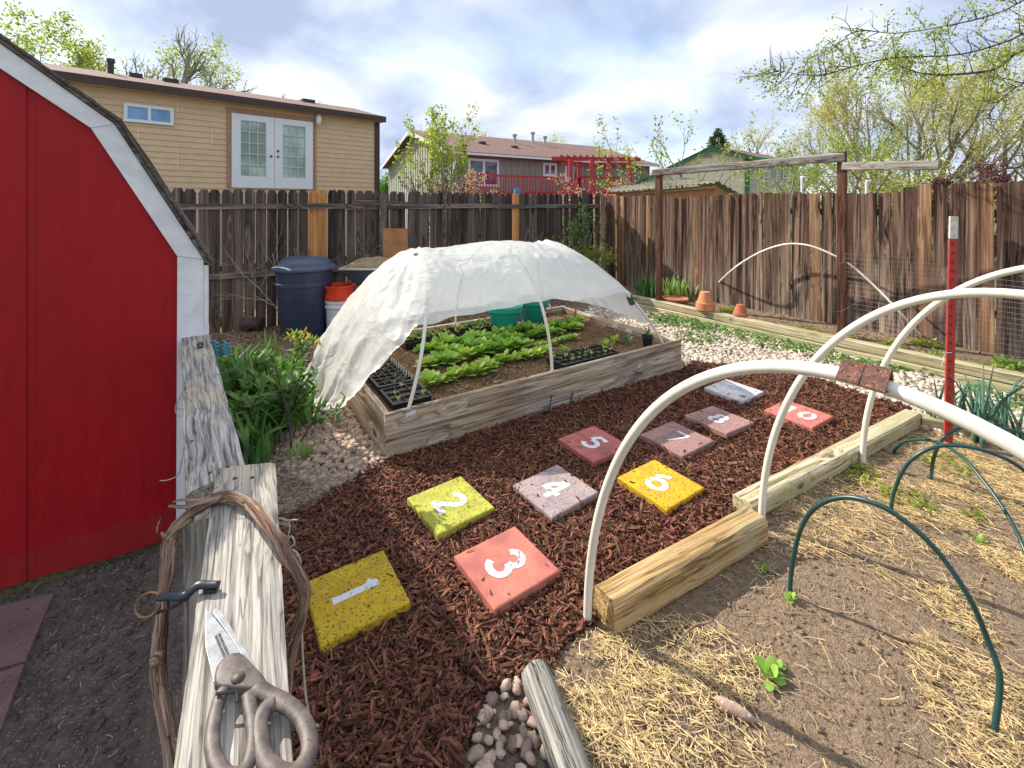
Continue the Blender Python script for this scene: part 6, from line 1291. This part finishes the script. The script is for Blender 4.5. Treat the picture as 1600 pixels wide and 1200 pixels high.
def grey_house():
    C = Vector((-3.04, 24.0, 0)); D = Vector((7.04, 4.4, 0)).normalized(); B = Vector((-D.y, D.x, 0)); ez = 4.45; rz = 6.25; gw = 11.6; Lg = 15
    root = thing('grey_green_house', 'grey green board and batten house with a reddish shingle roof, beyond the grey fence', 'house', (C.x, C.y, 0)); fr = mframe(C, D)
    def pt(a, b, z): q = C+D*a+B*b; return Vector((q.x, q.y, z))
    mb = MB(); mb.add([pt(0, 0, 0), pt(0, gw, 0), pt(0, gw, ez), pt(0, gw/2, rz), pt(0, 0, ez)], [(0, 1, 2, 3, 4)]); mb.add([pt(Lg, 0, 0), pt(Lg, gw, 0), pt(Lg, gw, ez), pt(Lg, gw/2, rz), pt(Lg, 0, ez)], [(4, 3, 2, 1, 0)])
    k = 0
    b = 0
    while b < gw: zt = ez+(rz-ez)*(1-abs(b-gw/2)/(gw/2))-.1; mb.prism([pt(-.03, b, 0), pt(-.03, b+.06, 0), pt(-.03, b+.06, zt), pt(-.03, b, zt)], D*.025); b += .42
    mb.build('gable_wall', M['siding_green'], root, frame=fr)
    mb = MB(); mb.add([pt(0, 0, 0), pt(Lg, 0, 0), pt(Lg, 0, ez), pt(0, 0, ez)], [(0, 1, 2, 3)]); mb.add([pt(0, gw, 0), pt(Lg, gw, 0), pt(Lg, gw, ez), pt(0, gw, ez)], [(3, 2, 1, 0)]); a = .2
    while a < Lg: mb.prism([pt(a, -.03, 0), pt(a+.06, -.03, 0), pt(a+.06, -.03, ez), pt(a, -.03, ez)], B*.025); a += .42
    mb.build('wall', M['siding_grey'], root, frame=fr)
    mb = MB(); e = .5; s = (rz-ez)/(gw/2)
    for sg in (0, 1):
        q = [pt(-e, -e, ez-e*s), pt(Lg+e, -e, ez-e*s), pt(Lg+e, gw/2, rz), pt(-e, gw/2, rz)] if not sg else [pt(-e, gw/2, rz), pt(Lg+e, gw/2, rz), pt(Lg+e, gw+e, ez-e*s), pt(-e, gw+e, ez-e*s)]
        mb.prism([p+Z*.06 for p in q], Z*.08)
    ro = mb.build('roof', M['shingle_red'], root, frame=fr)
    for a, b, h in ((6.3, 4, .5), (8.2, 4.6, .7), (9.2, 4.5, .5), (3, 2.5, .15), (5, 2, .12)):
        mb = MB(); q = pt(a, b, ez+b*s+.1); mb.lathe([(.1, 0), (.1, h), (.17, h), (.17, h+.12), (0, h+.12)] if h > .2 else [(.25, 0), (.25, h), (0, h+.05)], q, 10); mb.build('roof_vent', M['siding_pale'] if h > .2 else M['brown_trim'], ro)
    mb = MB()
    for b0, b1, z0, z1 in ((-e, gw/2, ez-e*s, rz), (gw+e, gw/2, ez-e*s, rz)): mb.prism([pt(-e-.02, b0, z0-.14), pt(-e-.02, b1, z1-.14), pt(-e-.02, b1, z1+.1), pt(-e-.02, b0, z0+.1)], D*.04)
    mb.prism([pt(-e, -e-.02, ez-e*s-.02), pt(Lg+e, -e-.02, ez-e*s-.02), pt(Lg+e, -e-.02, ez-e*s+.1), pt(-e, -e-.02, ez-e*s+.1)], B*.04); mb.prism([pt(-.04, -.05, 0), pt(.2, -.05, 0), pt(.2, -.05, ez-.1), pt(-.04, -.05, ez-.1)], B*.04)
    mb.build('fascia', M['white_paint'], root, frame=fr)
    def W(px, py): p = onplane(px, py, C, D); return (p-C).dot(D), p.z
    for x0, x1, y0, y1, n in ((731, 779, 247, 292, 2), (848, 869, 254, 276, 2), (882, 906, 254, 285, 2)):
        a0, zt = W(x0, y0); a1, zb = W(x1, y1); mb = MB(); t = .13
        for u0, u1, v0, v1 in ((a0, a1, zt-t, zt), (a0, a1, zb, zb+t), (a0, a0+t, zb+t, zt-t), (a1-t, a1, zb+t, zt-t), ((a0+a1)/2-t/2, (a0+a1)/2+t/2, zb+t, zt-t)): mb.prism([pt(u0, -.06, v0), pt(u1, -.06, v0), pt(u1, -.06, v1), pt(u0, -.06, v1)], B*.05)
        w = mb.build('window', M['door_white'], root, frame=fr); mb = MB(); mb.add([pt(a0+t, -.035, zb+t), pt(a1-t, -.035, zb+t), pt(a1-t, -.035, zt-t), pt(a0+t, -.035, zt-t)], [(0, 1, 2, 3)]); mb.build('pane', M['glass'], w, frame=fr)
    # deck with railing and stairs
    dk = thing('red_deck', 'long raised deck with a dark red slatted railing along the grey green house', 'deck', P(740, 330, 22.5))
    D0 = P(732, 275, 21.8); D1 = P(882, 278, 25.0); zt = 3.1; zf = 2.15
    def rail(A, B_, z0a, z0b, h, nm='railing'):
        mb = MB(); n = max(4, int((B_-A).length/.16)); dd = (B_-A)
        for i in range(n+1):
            t = i/n; q = A+dd*t; zb = z0a+(z0b-z0a)*t; mb.box(Vector((q.x, q.y, zb+h/2)), (.05, .05, h))
        for zz, hh in ((h, .10), (.1, .08)): mb.prism([Vector((A.x, A.y-.04, z0a+zz)), Vector((B_.x, B_.y-.04, z0b+zz)), Vector((B_.x, B_.y-.04, z0b+zz+hh)), Vector((A.x, A.y-.04, z0a+zz+hh))], Vector((0, .09, 0)))
        mb.build(nm, M['deck_red'], dk)
    A = Vector((D0.x, D0.y, 0)); B_ = Vector((D1.x, D1.y, 0)); rail(A, B_, zf, zf, .9)
    mb = MB(); b1 = B_+Vector((4.5, 1.0, 0)); back = B*1.8; mb.prism([A+Z*1.95, B_+Z*1.95, b1+Z*1.95, b1+back+Z*1.95, B_+back+Z*1.95, A+back+Z*1.95], Z*.18); mb.build('deck_floor', M['deck_red'], dk)
    for t in (0, .33, .66, 1): q = A.lerp(B_, t); mb = MB(); mb.box(Vector((q.x, q.y, 1)), (.15, .15, 1.95)); mb.build('post', M['deck_red'], dk)
    S0 = P(905, 300, 23.5); S1 = P(866, 300, 21.5); rail(Vector((S0.x, S0.y, 0)), Vector((S1.x, S1.y, 0)), 2.15, 1.2, .9, 'stair_railing'); S2 = P(990, 300, 25.0); rail(Vector((S0.x, S0.y, 0)), Vector((S2.x, S2.y, 0)), 2.15, 2.15, .9)
    pg = thing('red_pergola', 'dark red pergola with a flat slatted top at the right end of the deck', 'pergola', P(930, 330, 23)); zt = 3.95
    c4 = [P(874, 262, 23.2), P(992, 262, 23.6), P(985, 262, 26.5), P(890, 262, 26.3)]
    for i, (px, Y) in enumerate(((892, 22.6), (905, 23.8), (925, 22.6), (951, 23.6), (983, 23.6))): q = P(px, 300, Y); mb = MB(); mb.box(Vector((q.x, q.y, 1.95)), (.2, .2, 3.9)); mb.build('post', M['deck_red'], pg)
    mb = MB()
    for i in range(13):
        t = i/12; a = c4[0].lerp(c4[1], t); b = c4[3].lerp(c4[2], t); z = zt+.16-.04*abs(t-.4); mb.prism([Vector((a.x, a.y-.3, z)), Vector((a.x+.07, a.y-.3, z)), Vector((b.x+.07, b.y, z+.12)), Vector((b.x, b.y, z+.12))], Z*.07)
    mb.build('slats', M['deck_red'], pg)
    mb = MB()
    for a, b in ((c4[0], c4[1]), (c4[3], c4[2])): mb.prism([Vector((a.x-.4, a.y, zt-.05)), Vector((b.x+.3, b.y, zt-.05)), Vector((b.x+.3, b.y, zt+.15)), Vector((a.x-.4, a.y, zt+.15))], Vector((0, .1, 0)))
    mb.build('crossbeam', M['deck_red'], pg)
grey_house()

def yellow_house():
    Y0 = 26; C = P(1167, 248, Y0); root = thing('yellow_house', 'pale yellow house with green trim and a grey side wall, beyond the brown fence', 'house', (C.x, C.y, 0)); ez = C.z
    D = Vector((-1, .22, 0)).normalized(); S = Vector((.80, .6, 0)).normalized(); C0 = Vector((C.x, C.y, 0)); fr = mframe(C0, -D)
    ap = onplane(1108, 233, C0, D); lo = onplane(985, 291, C0, D); bl = Vector((lo.x, lo.y, 0)); mb = MB(); mb.add([C0, C, ap, lo, bl], [(0, 1, 2, 3, 4)])
    mb.build('gable_wall', M['siding_yellow'], root, frame=fr)
    E = C+S*6; mb = MB(); mb.add([C0, C0+S*7, C0+S*7+Z*ez, C], [(0, 1, 2, 3)]); mb.build('wall', M['siding_pale'], root, frame=fr)
    back = Vector((S.x, S.y, 0))*7
    mb = MB(); o = Vector((0, -.35, 0)); f = D*-.25
    mb.prism([C+o+f-Z*.02, ap+o+Z*.06, ap+back+Z*.06, C+back+f-Z*.02], Z*.09); mb.prism([ap+o+Z*.06, lo+o, lo+back, ap+back+Z*.06], Z*.09); mb.build('roof', M['shingle_red'], root, frame=fr)
    mb = MB()
    for a, b in ((C+f, ap+Z*.07), (ap+Z*.07, lo)): mb.prism([a+o-Z*.16, b+o-Z*.16, b+o+Z*.10, a+o+Z*.10], Vector((0, .05, 0)))
    mb.prism([C+f+o-Z*.14, C+f+o+back-Z*.14, C+f+o+back+Z*.09, C+f+o+Z*.09], Vector((-.04, .02, 0))); mb.prism([C0+Vector((-.12, -.05, 0)), C0+Vector((.14, -.05, 0)), Vector((C0.x+.14, C0.y-.05, ez)), Vector((C0.x-.12, C0.y-.05, ez))], Vector((0, .04, 0)))
    mb.build('fascia', M['green_trim'], root, frame=fr)
    for x0, x1, y0, y1 in ((1184, 1201, 264, 285), (1222, 1232, 260, 280)):
        a = onplane(x0, y0, C0, S); b = onplane(x1, y1, C0, S); mb = MB(); n = Vector((S.y, -S.x, 0)); zb, zt = b.z, a.z; b2 = Vector((b.x, b.y, 0)); a2 = Vector((a.x, a.y, 0))
        mb.prism([a2+Z*zb+n*.02, b2+Z*zb+n*.02, b2+Z*zt+n*.02, a2+Z*zt+n*.02], n*.04); w = mb.build('window', M['door_white'], root); d = (b2-a2)*.1; mb = MB(); mb.add([a2+d+Z*(zb+.08)+n*.063, b2-d+Z*(zb+.08)+n*.063, b2-d+Z*(zt-.08)+n*.063, a2+d+Z*(zt-.08)+n*.063], [(0, 1, 2, 3)]); mb.build('pane', M['glass'], w)
    a = onplane(1099, 241, C0, D); b = onplane(1112, 246, C0, D); mb = MB(); mb.prism([Vector((a.x, a.y-.06, b.z)), Vector((b.x, b.y-.06, b.z)), Vector((b.x, b.y-.06, a.z)), Vector((a.x, a.y-.06, a.z))], Vector((0, .03, 0))); mb.build('gable_vent', M['siding_pale'], root)
yellow_house()
def woodshed():
    Y = 10.6; A = P(955, 299, Y+.6); B = P(1118, 284, Y-.6); C = P(1150, 302, Y+.3); root = thing('lean_to_shed', 'small orange wooden lean to with a corrugated metal roof, just behind the brown fence', 'shed', (A.x, A.y, 0))
    A2 = A+Vector((.1, 1.3, .12)); B2 = B+Vector((-.1, 1.5, .16)); 
    mb = MB(); n = 60; rows = [[], []]
    for i in range(n+1):
        t = i/n; w = .022*math.sin(i*math.pi*.5*1.3); rows[0].append(A.lerp(B, t)+Vector((0, -.12, w-.02))); rows[1].append(A2.lerp(B2, t)+Z*w)
    mb.grid(rows); rows = [[], []]
    for i in range(13):
        t = i/12; w = .02*math.sin(i*2.0); rows[0].append(B.lerp(C, t)+Vector((0, -.12, w))); rows[1].append(B2.lerp(C+Vector((0, 1.4, .1)), t)+Z*w)
    mb.grid(rows); mb.build('roof', M['corrugated'], root)
    mb = MB(); g = Vector((0, 0, 0)); a = A+Vector((.05, 0, -.05)); b = B+Vector((-.02, 0, -.07)); c = C+Vector((-.08, 0, -.06)); mb.prism([Vector((a.x, a.y, 0)), Vector((b.x, b.y, 0)), b, a], Vector((0, .03, 0))); mb.prism([Vector((b.x, b.y, 0)), Vector((c.x, c.y, 0)), c, b], Vector((0, .03, 0))); mb.build('wall', M['orange_wood'], root)
    mb = MB(); mb.tube([a+Vector((0, -.03, -.06)), b+Vector((0, -.03, -.06))], .03, 4); mb.build('trim_board', M['timber'], root)
woodshed()

# ------------------------------------------------------------------ trees
def grow_tree(name, label, base, height, seed, leafmat_, barkmat, nleaf=3, lsize=.06, spread=.55, trunk=.12, levels=4, trunks=1, fork=.3, droop=0.0, kids=(3, 5), cat='tree', group=None, up=.25, lspread=.12, lshape=.5, width=1.0, first=.25, ratio=(.5, .72), tip=.35):
    r = random.Random(seed); rr = np.random.RandomState(seed); root = thing(name, label, cat, base, group); mb = MB(); anchors = []
    def branch(p, d, L, rad, lev):
        n = 6 if lev < levels-1 else 4; pts = [p.copy()]; rads = [rad]; q = p.copy(); dd = d.copy()
        for i in range(n):
            dd = (dd+Vector((r.gauss(0, .10), r.gauss(0, .10), r.gauss(0, .06)+(up*.12 if lev else 0)-droop*.1*lev))).normalized(); q = q+dd*(L/n); pts.append(q.copy()); rads.append(rad*(1-(1-tip)*(i+1)/n))
        mb.tube(pts, rads, 7 if lev == 0 else (5 if lev == 1 else 3), cap=False)
        if lev >= levels-2:
            for i in range(1, n+1): anchors.append((pts[i], .6 if lev == levels-2 else 1))
        if lev < levels-1:
            k = r.randint(*kids)+(2 if lev == 0 else 0)
            for j in range(k):
                t = first+(1-first)*(j+r.random()*.8)/k if lev == 0 else .25+.75*(j+r.random())/k; t = min(t, .999); i = int(t*n); c = pts[i].lerp(pts[i+1], t*n-i); T = (pts[i+1]-pts[i]).normalized()
                a = r.uniform(0, 6.28); o = T.orthogonal(); o.rotate(Matrix.Rotation(a, 3, T)); sp = spread*r.uniform(.7, 1.3); nd_ = (T*math.cos(sp)+o*math.sin(sp)); nd_ = Vector((nd_.x*width, nd_.y*width, nd_.z)).normalized()
                branch(c, nd_, L*r.uniform(*ratio)*(1.15-.5*t), rads[i]*r.uniform(.5, .65), lev+1)
    for t in range(trunks):
        a = t*6.28/trunks+r.random(); d = Vector((math.cos(a)*fork, math.sin(a)*fork, 1)).normalized() if trunks > 1 else Vector((r.gauss(0, .04), r.gauss(0, .04), 1)); branch(Vector(base)+Vector((math.cos(a), math.sin(a), 0))*(trunk*.5 if trunks > 1 else 0), d, height*r.uniform(.52, .62), trunk, 0)
    zmax = max(v.z for v in mb.v)-base[2]; k = height/zmax
    B0 = Vector(base)
    mb.v = [B0+(v-B0)*k for v in mb.v]; mb.build('trunk', barkmat, root, smooth=True)
    if nleaf:
        A = np.array([(B0+(p-B0)*k)[:] for p, w in anchors for _ in range(nleaf) if r.random() < w]); A = A+rr.normal(0, lspread, A.shape); n = len(A); s = lsize*rr.uniform(.6, 1.4, n)
        a1 = rr.normal(0, 1, (n, 3)); a1 /= np.linalg.norm(a1, axis=1)[:, None]; a2 = np.cross(a1, rr.normal(0, 1, (n, 3))); a2 /= np.linalg.norm(a2, axis=1)[:, None]+1e-9
        V3 = np.stack([A-a1*s[:, None]*.5, A+a2*s[:, None]*.5*lshape, A+a1*s[:, None]*.5, A-a2*s[:, None]*.5*lshape], 1)
        np_mesh('crown', V3.reshape(-1, 3), np.arange(n*4).reshape(-1, 4), leafmat_, root)
    return root
def at(px, Y): q = P(px, 320, Y); return Vector((q.x, q.y, 0))
grow_tree('young_fruit_tree', 'young leafy green fruit tree before the grey green house', at(686, 12.5), 4.35, 11, M['leaf_spring'], M['bark'], 2, .10, .32, .05, 4, 3, .10, kids=(3, 5), up=1.2, lspread=.05, first=.3)
grow_tree('red_leaf_shrub', 'small red leaved shrub beside the young fruit tree', at(697, 12.2), 2.55, 15, M['leaf_purple'], M['bark_dark'], 3, .07, .4, .03, 3, 3, .3, lspread=.05)
grow_tree('blossom_shrub', 'pale pink blossoming shrub before the deck railing', at(720, 12.8), 2.6, 12, M['blossom'], M['bark_dark'], 4, .07, .5, .03, 4, 3, .35, kids=(3, 4), lspread=.06)
grow_tree('blossom_shrub', 'blossoming shrub behind the corner of the two fences, before the pergola', at(930, 12.5), 2.55, 13, M['blossom'], M['bark_dark'], 3, .06, .6, .03, 4, 4, .5, kids=(3, 4), lspread=.06)
grow_tree('open_fruit_tree', 'open branched young tree with fresh leaves before the yellow house', at(1062, 12.0), 4.2, 21, M['leaf_spring'], M['bark'], 1, .09, .40, .035, 4, 3, .42, kids=(2, 4), up=.9, lspread=.05)
grow_tree('leafing_tree', 'pale leafing tree beyond the red pergola', at(955, 34), 6.0, 22, M['leaf_pale'], M['bark'], 3, .16, .6, .16, 4, 4, .5, lspread=.25)
grow_tree('leafing_tree', 'pale round tree showing above the ridge of the grey green house', at(805, 46), 9.2, 23, M['leaf_pale'], M['bark'], 3, .2, .5, .2, 4, 3, .4, lspread=.3)
grow_tree('bare_tree', 'bare branched tree above the roof of the tan house', at(278, 24), 10.6, 24, M['leaf_pale'], M['bark'], 0, .08, .55, .26, 5, 3, .4, kids=(4, 5), lspread=.12, tip=.6)
grow_tree('leafy_tree', 'yellow green leafy tree above the left end of the tan house', at(95, 22), 10.4, 25, M['leaf_spring'], M['bark'], 4, .15, .55, .18, 5, 6, .5, kids=(3, 4), lspread=.2)
grow_tree('leafy_tree', 'leafy tree at the far left beyond the shed roof', at(40, 23), 10.8, 26, M['leaf_spring'], M['bark'], 6, .17, .6, .2, 4, 6, .5, kids=(4, 5), lspread=.3)
grow_tree('feathery_tree', 'large feathery tree with pale spring leaves beyond the brown fence', at(1405, 19), 8.6, 27, M['leaf_pale'], M['bark'], 2, .09, .40, .13, 5, 5, .42, kids=(4, 5), up=.7, lspread=.12)
grow_tree('feathery_tree', 'second pale leafed tree, at the right edge behind the brown fence', at(1590, 17), 6.6, 28, M['leaf_pale'], M['bark'], 1, .08, .5, .13, 5, 4, .5, kids=(3, 4), up=.5, lspread=.12)
grow_tree('green_shrub_tree', 'yellow green leafy shrub tree behind the taller trellis post', at(1300, 15), 4.0, 29, M['leaf_spring'], M['bark'], 4, .09, .7, .07, 4, 5, .7, kids=(3, 4), lspread=.14)
grow_tree('bare_tree', 'bare tree beyond the grey wall of the yellow house', at(1225, 33), 8.2, 30, M['leaf_pale'], M['bark'], 1, .1, .5, .16, 5, 4, .5, kids=(3, 4), lspread=.15)
grow_tree('purple_plum_tree', 'small dark purple leaved tree at the right, above the brown fence', at(1545, 14), 3.35, 31, M['leaf_purple'], M['bark_dark'], 3, .075, .65, .07, 5, 4, .6, kids=(3, 4), lspread=.08)
grow_tree('green_shrub_tree', 'low pale green shrub tree behind the right end of the crossbeam', at(1440, 14.5), 3.1, 32, M['leaf_pale'], M['bark'], 3, .09, .7, .06, 4, 4, .7, lspread=.14)
grow_tree('far_shrub', 'small dark round tree between the tan house and the grey green house', at(604, 40), 4.0, 33, M['leaf_mid'], M['bark_dark'], 14, .22, .8, .1, 4, 3, .5, lspread=.3)
def conifer():
    base = at(1122, 34); root = thing('conifer', 'dark green conifer showing above the ridge of the yellow house', 'tree', base); mb = MB(); mb.tube([base, base+Z*6.9], [.2, .03], 8); mb.build('trunk', M['bark_dark'], root, smooth=True)
    r = np.random.RandomState(4); n = 9000; h = 7.4*(1-r.rand(n)**.6*.8); a = r.uniform(0, 6.28, n); R = (7.6-h)*.5*np.sqrt(r.uniform(.2, 1, n))*(1+.3*np.sin(a*5+h*2)); A = np.stack([base.x+R*np.cos(a), base.y+R*np.sin(a), h-R*.25], -1); s = r.uniform(.1, .25, n)
    d = np.stack([np.cos(a), np.sin(a), r.normal(.2, .3, n)], -1); e = np.cross(d, r.normal(0, 1, (n, 3))); e /= np.linalg.norm(e, axis=1)[:, None]
    V3 = np.stack([A-d*s[:, None], A+e*s[:, None]*.2, A+d*s[:, None], A-e*s[:, None]*.2], 1); np_mesh('crown', V3.reshape(-1, 3), np.arange(n*4).reshape(-1, 4), M['leaf_conifer'], root)
conifer()
def near_branches():
    """low limbs of a tree standing outside the frame on the right"""
    base = Vector((9.8, 6.0, 0)); root = thing('overhanging_tree', 'tree outside the right edge whose long leafy limbs hang into the top right corner', 'tree', base); mb = MB(); mb.tube([base, base+Vector((-.2, .1, 2.2)), base+Vector((-.5, 0, 4.2)), base+Vector((-.6, 0, 6.5))], [.22, .19, .15, .08], 10); anchors = []; r = random.Random(12)
    limbs = [[base+Vector((-.4, 0, 3.4)), P(1700, 60, 6.8), P(1600, 78, 6.9), P(1560, 105, 6.8), P(1530, 113, 6.7), P(1470, 117, 6.6), P(1430, 112, 6.5), P(1400, 100, 6.5)],
             [base+Vector((-.4, 0, 4.0)), P(1680, 20, 6.6), P(1580, 62, 6.5), P(1500, 85, 6.4), P(1400, 90, 6.2), P(1330, 105, 6.1), P(1290, 117, 6.0), P(1262, 118, 6.0), P(1225, 112, 5.9), P(1205, 108, 5.9)],
             [base+Vector((-.4, 0, 3.0)), P(1720, 150, 6.2), P(1650, 220, 6.1), P(1598, 258, 6.0), P(1570, 264, 6.0), P(1545, 276, 5.9), P(1518, 280, 5.9)],
             [base+Vector((-.5, 0, 5)), P(1650, -20, 6.8), P(1560, 20, 6.6), P(1480, 40, 6.5), P(1400, 52, 6.4), P(1340, 48, 6.3), P(1300, 78, 6.3)],
             [base+Vector((-.5, 0, 4.4)), P(1690, 100, 6.5), P(1600, 130, 6.5), P(1560, 160, 6.5), P(1540, 190, 6.5)]]
    for li, pl in enumerate(limbs):
        c = catmull(pl, 5); n = len(c); r0 = .032 if li == 0 else .024 if li == 2 else .015; mb.tube(c, [r0*(1-.85*i/n) for i in range(n)], 7)
        for i in range(6, n):
            for _ in range(3 if li != 2 else 1):
                if r.random() < .6:
                    T = (c[i]-c[i-1]).normalized(); o = T.orthogonal(); o.rotate(Matrix.Rotation(r.uniform(0, 6.28), 3, T)); d = (T*.7+o*.8).normalized(); L = r.uniform(.18, .55); p = c[i]; pts = [p]
                    for k in range(4): d = (d+Vector((r.gauss(0, .2), r.gauss(0, .2), r.gauss(-.04, .15)))).normalized(); pts.append(pts[-1]+d*L/4)
                    mb.tube(pts, [.007, .006, .004, .003, .002], 4)
                    anchors += [(q, 8 if li in (0, 1, 3) else 1) for q in pts[1:]]
                    q0 = pts[2]; d2 = (d+Vector((r.gauss(0, .6), r.gauss(0, .6), r.gauss(0, .6)))).normalized(); mb.tube([q0, q0+d2*.12, q0+d2*.24+Vector((0, 0, -.02))], [.004, .003, .002], 3); anchors += [(q0+d2*.12, 5), (q0+d2*.24, 7)] if li != 2 else []
    mb.build('trunk', M['bark_dark'], root, smooth=True); rr = np.random.RandomState(8)
    keep = [(p, w) for p, w in anchors if noise.noise(p*1.6) > -.10]
    A = np.array([p[:] for p, w in keep for _ in range(w)]); A += rr.normal(0, .05, A.shape); n = len(A); s = rr.uniform(.025, .055, n); a1 = rr.normal(0, 1, (n, 3)); a1 /= np.linalg.norm(a1, axis=1)[:, None]; a2 = np.cross(a1, rr.normal(0, 1, (n, 3))); a2 /= np.linalg.norm(a2, axis=1)[:, None]
    V3 = np.stack([A-a1*s[:, None]*.5, A+a2*s[:, None]*.28, A+a1*s[:, None]*.5, A-a2*s[:, None]*.28], 1); np_mesh('crown', V3.reshape(-1, 3), np.arange(n*4).reshape(-1, 4), M['leaf_spring'], root)
near_branches()
for i, (px, Y, h, lab, mt) in enumerate(((905, 8.5, 1.7, 'leafy vine climbing the fence corner behind the sheet', 'leaf_mid'), (872, 8.0, 1.0, 'bushy green plant behind the right part of the sheet', 'leaf_spring'), (940, 8.2, .95, 'small green bush in the corner of the fences', 'leaf_spring'))):
    grow_tree('corner_shrub', lab, at(px, Y), h, 40+i, M[mt], M['bark'], 1, .055, .38 if i == 0 else .5, .014, 4, 2, .2, lspread=.04, cat='shrub', kids=(3, 4))
for i, (px, h, lab) in enumerate(((445, 1.55, 'tangle of dry vine stems against the grey fence above the navy bin'), (578, 1.3, 'tangle of dry vine stems on the grey fence left of the plywood board'), (845, 1.5, 'dry twiggy vine on the grey fence above the sheet'))):
    q = onplane(px, 300, FC, FD)+FN*.10; grow_tree('dry_vine', lab, Vector((q.x, q.y, 0)), h, 50+i, M['leaf_pale'], M['wire_pale'], 0, .06, .6, .008, 4, 3, .35, cat='vine', kids=(2, 4))
# two thin white poles and a blue cap beyond the fence
for px, y0, Y, lab in ((1253, 277, 11.5, 'thin pale pole behind the brown fence, left of the taller trellis post'), (1354, 283, 11, 'thin pale pole behind the brown fence, right of the taller trellis post')):
    p = P(px, y0, Y); mb = MB(); mb.tube([Vector((p.x, p.y, 0)), p], .03, 8); mb.tube([p, p+Vector((.1, 0, 0))], .03, 8); tag(mb.build('pale_pole', M['white_paint'], None), lab, 'pole')
p = P(808, 297, 10.2); mb = MB(); mb.lathe([(0, 0), (.085, 0), (.085, p.z-.1), (.075, p.z-.02), (.05, p.z+.04), (0, p.z+.055)], Vector((p.x, p.y, 0)), 16); tag(mb.build('blue_post', M['blue_plastic'], None, smooth=True, auto=40), 'round topped bright blue post showing above the orange picket', 'post')
# stretch of low fence hidden hedge: none
for o in scene.objects:
    if '_w' in o: del o['_w']
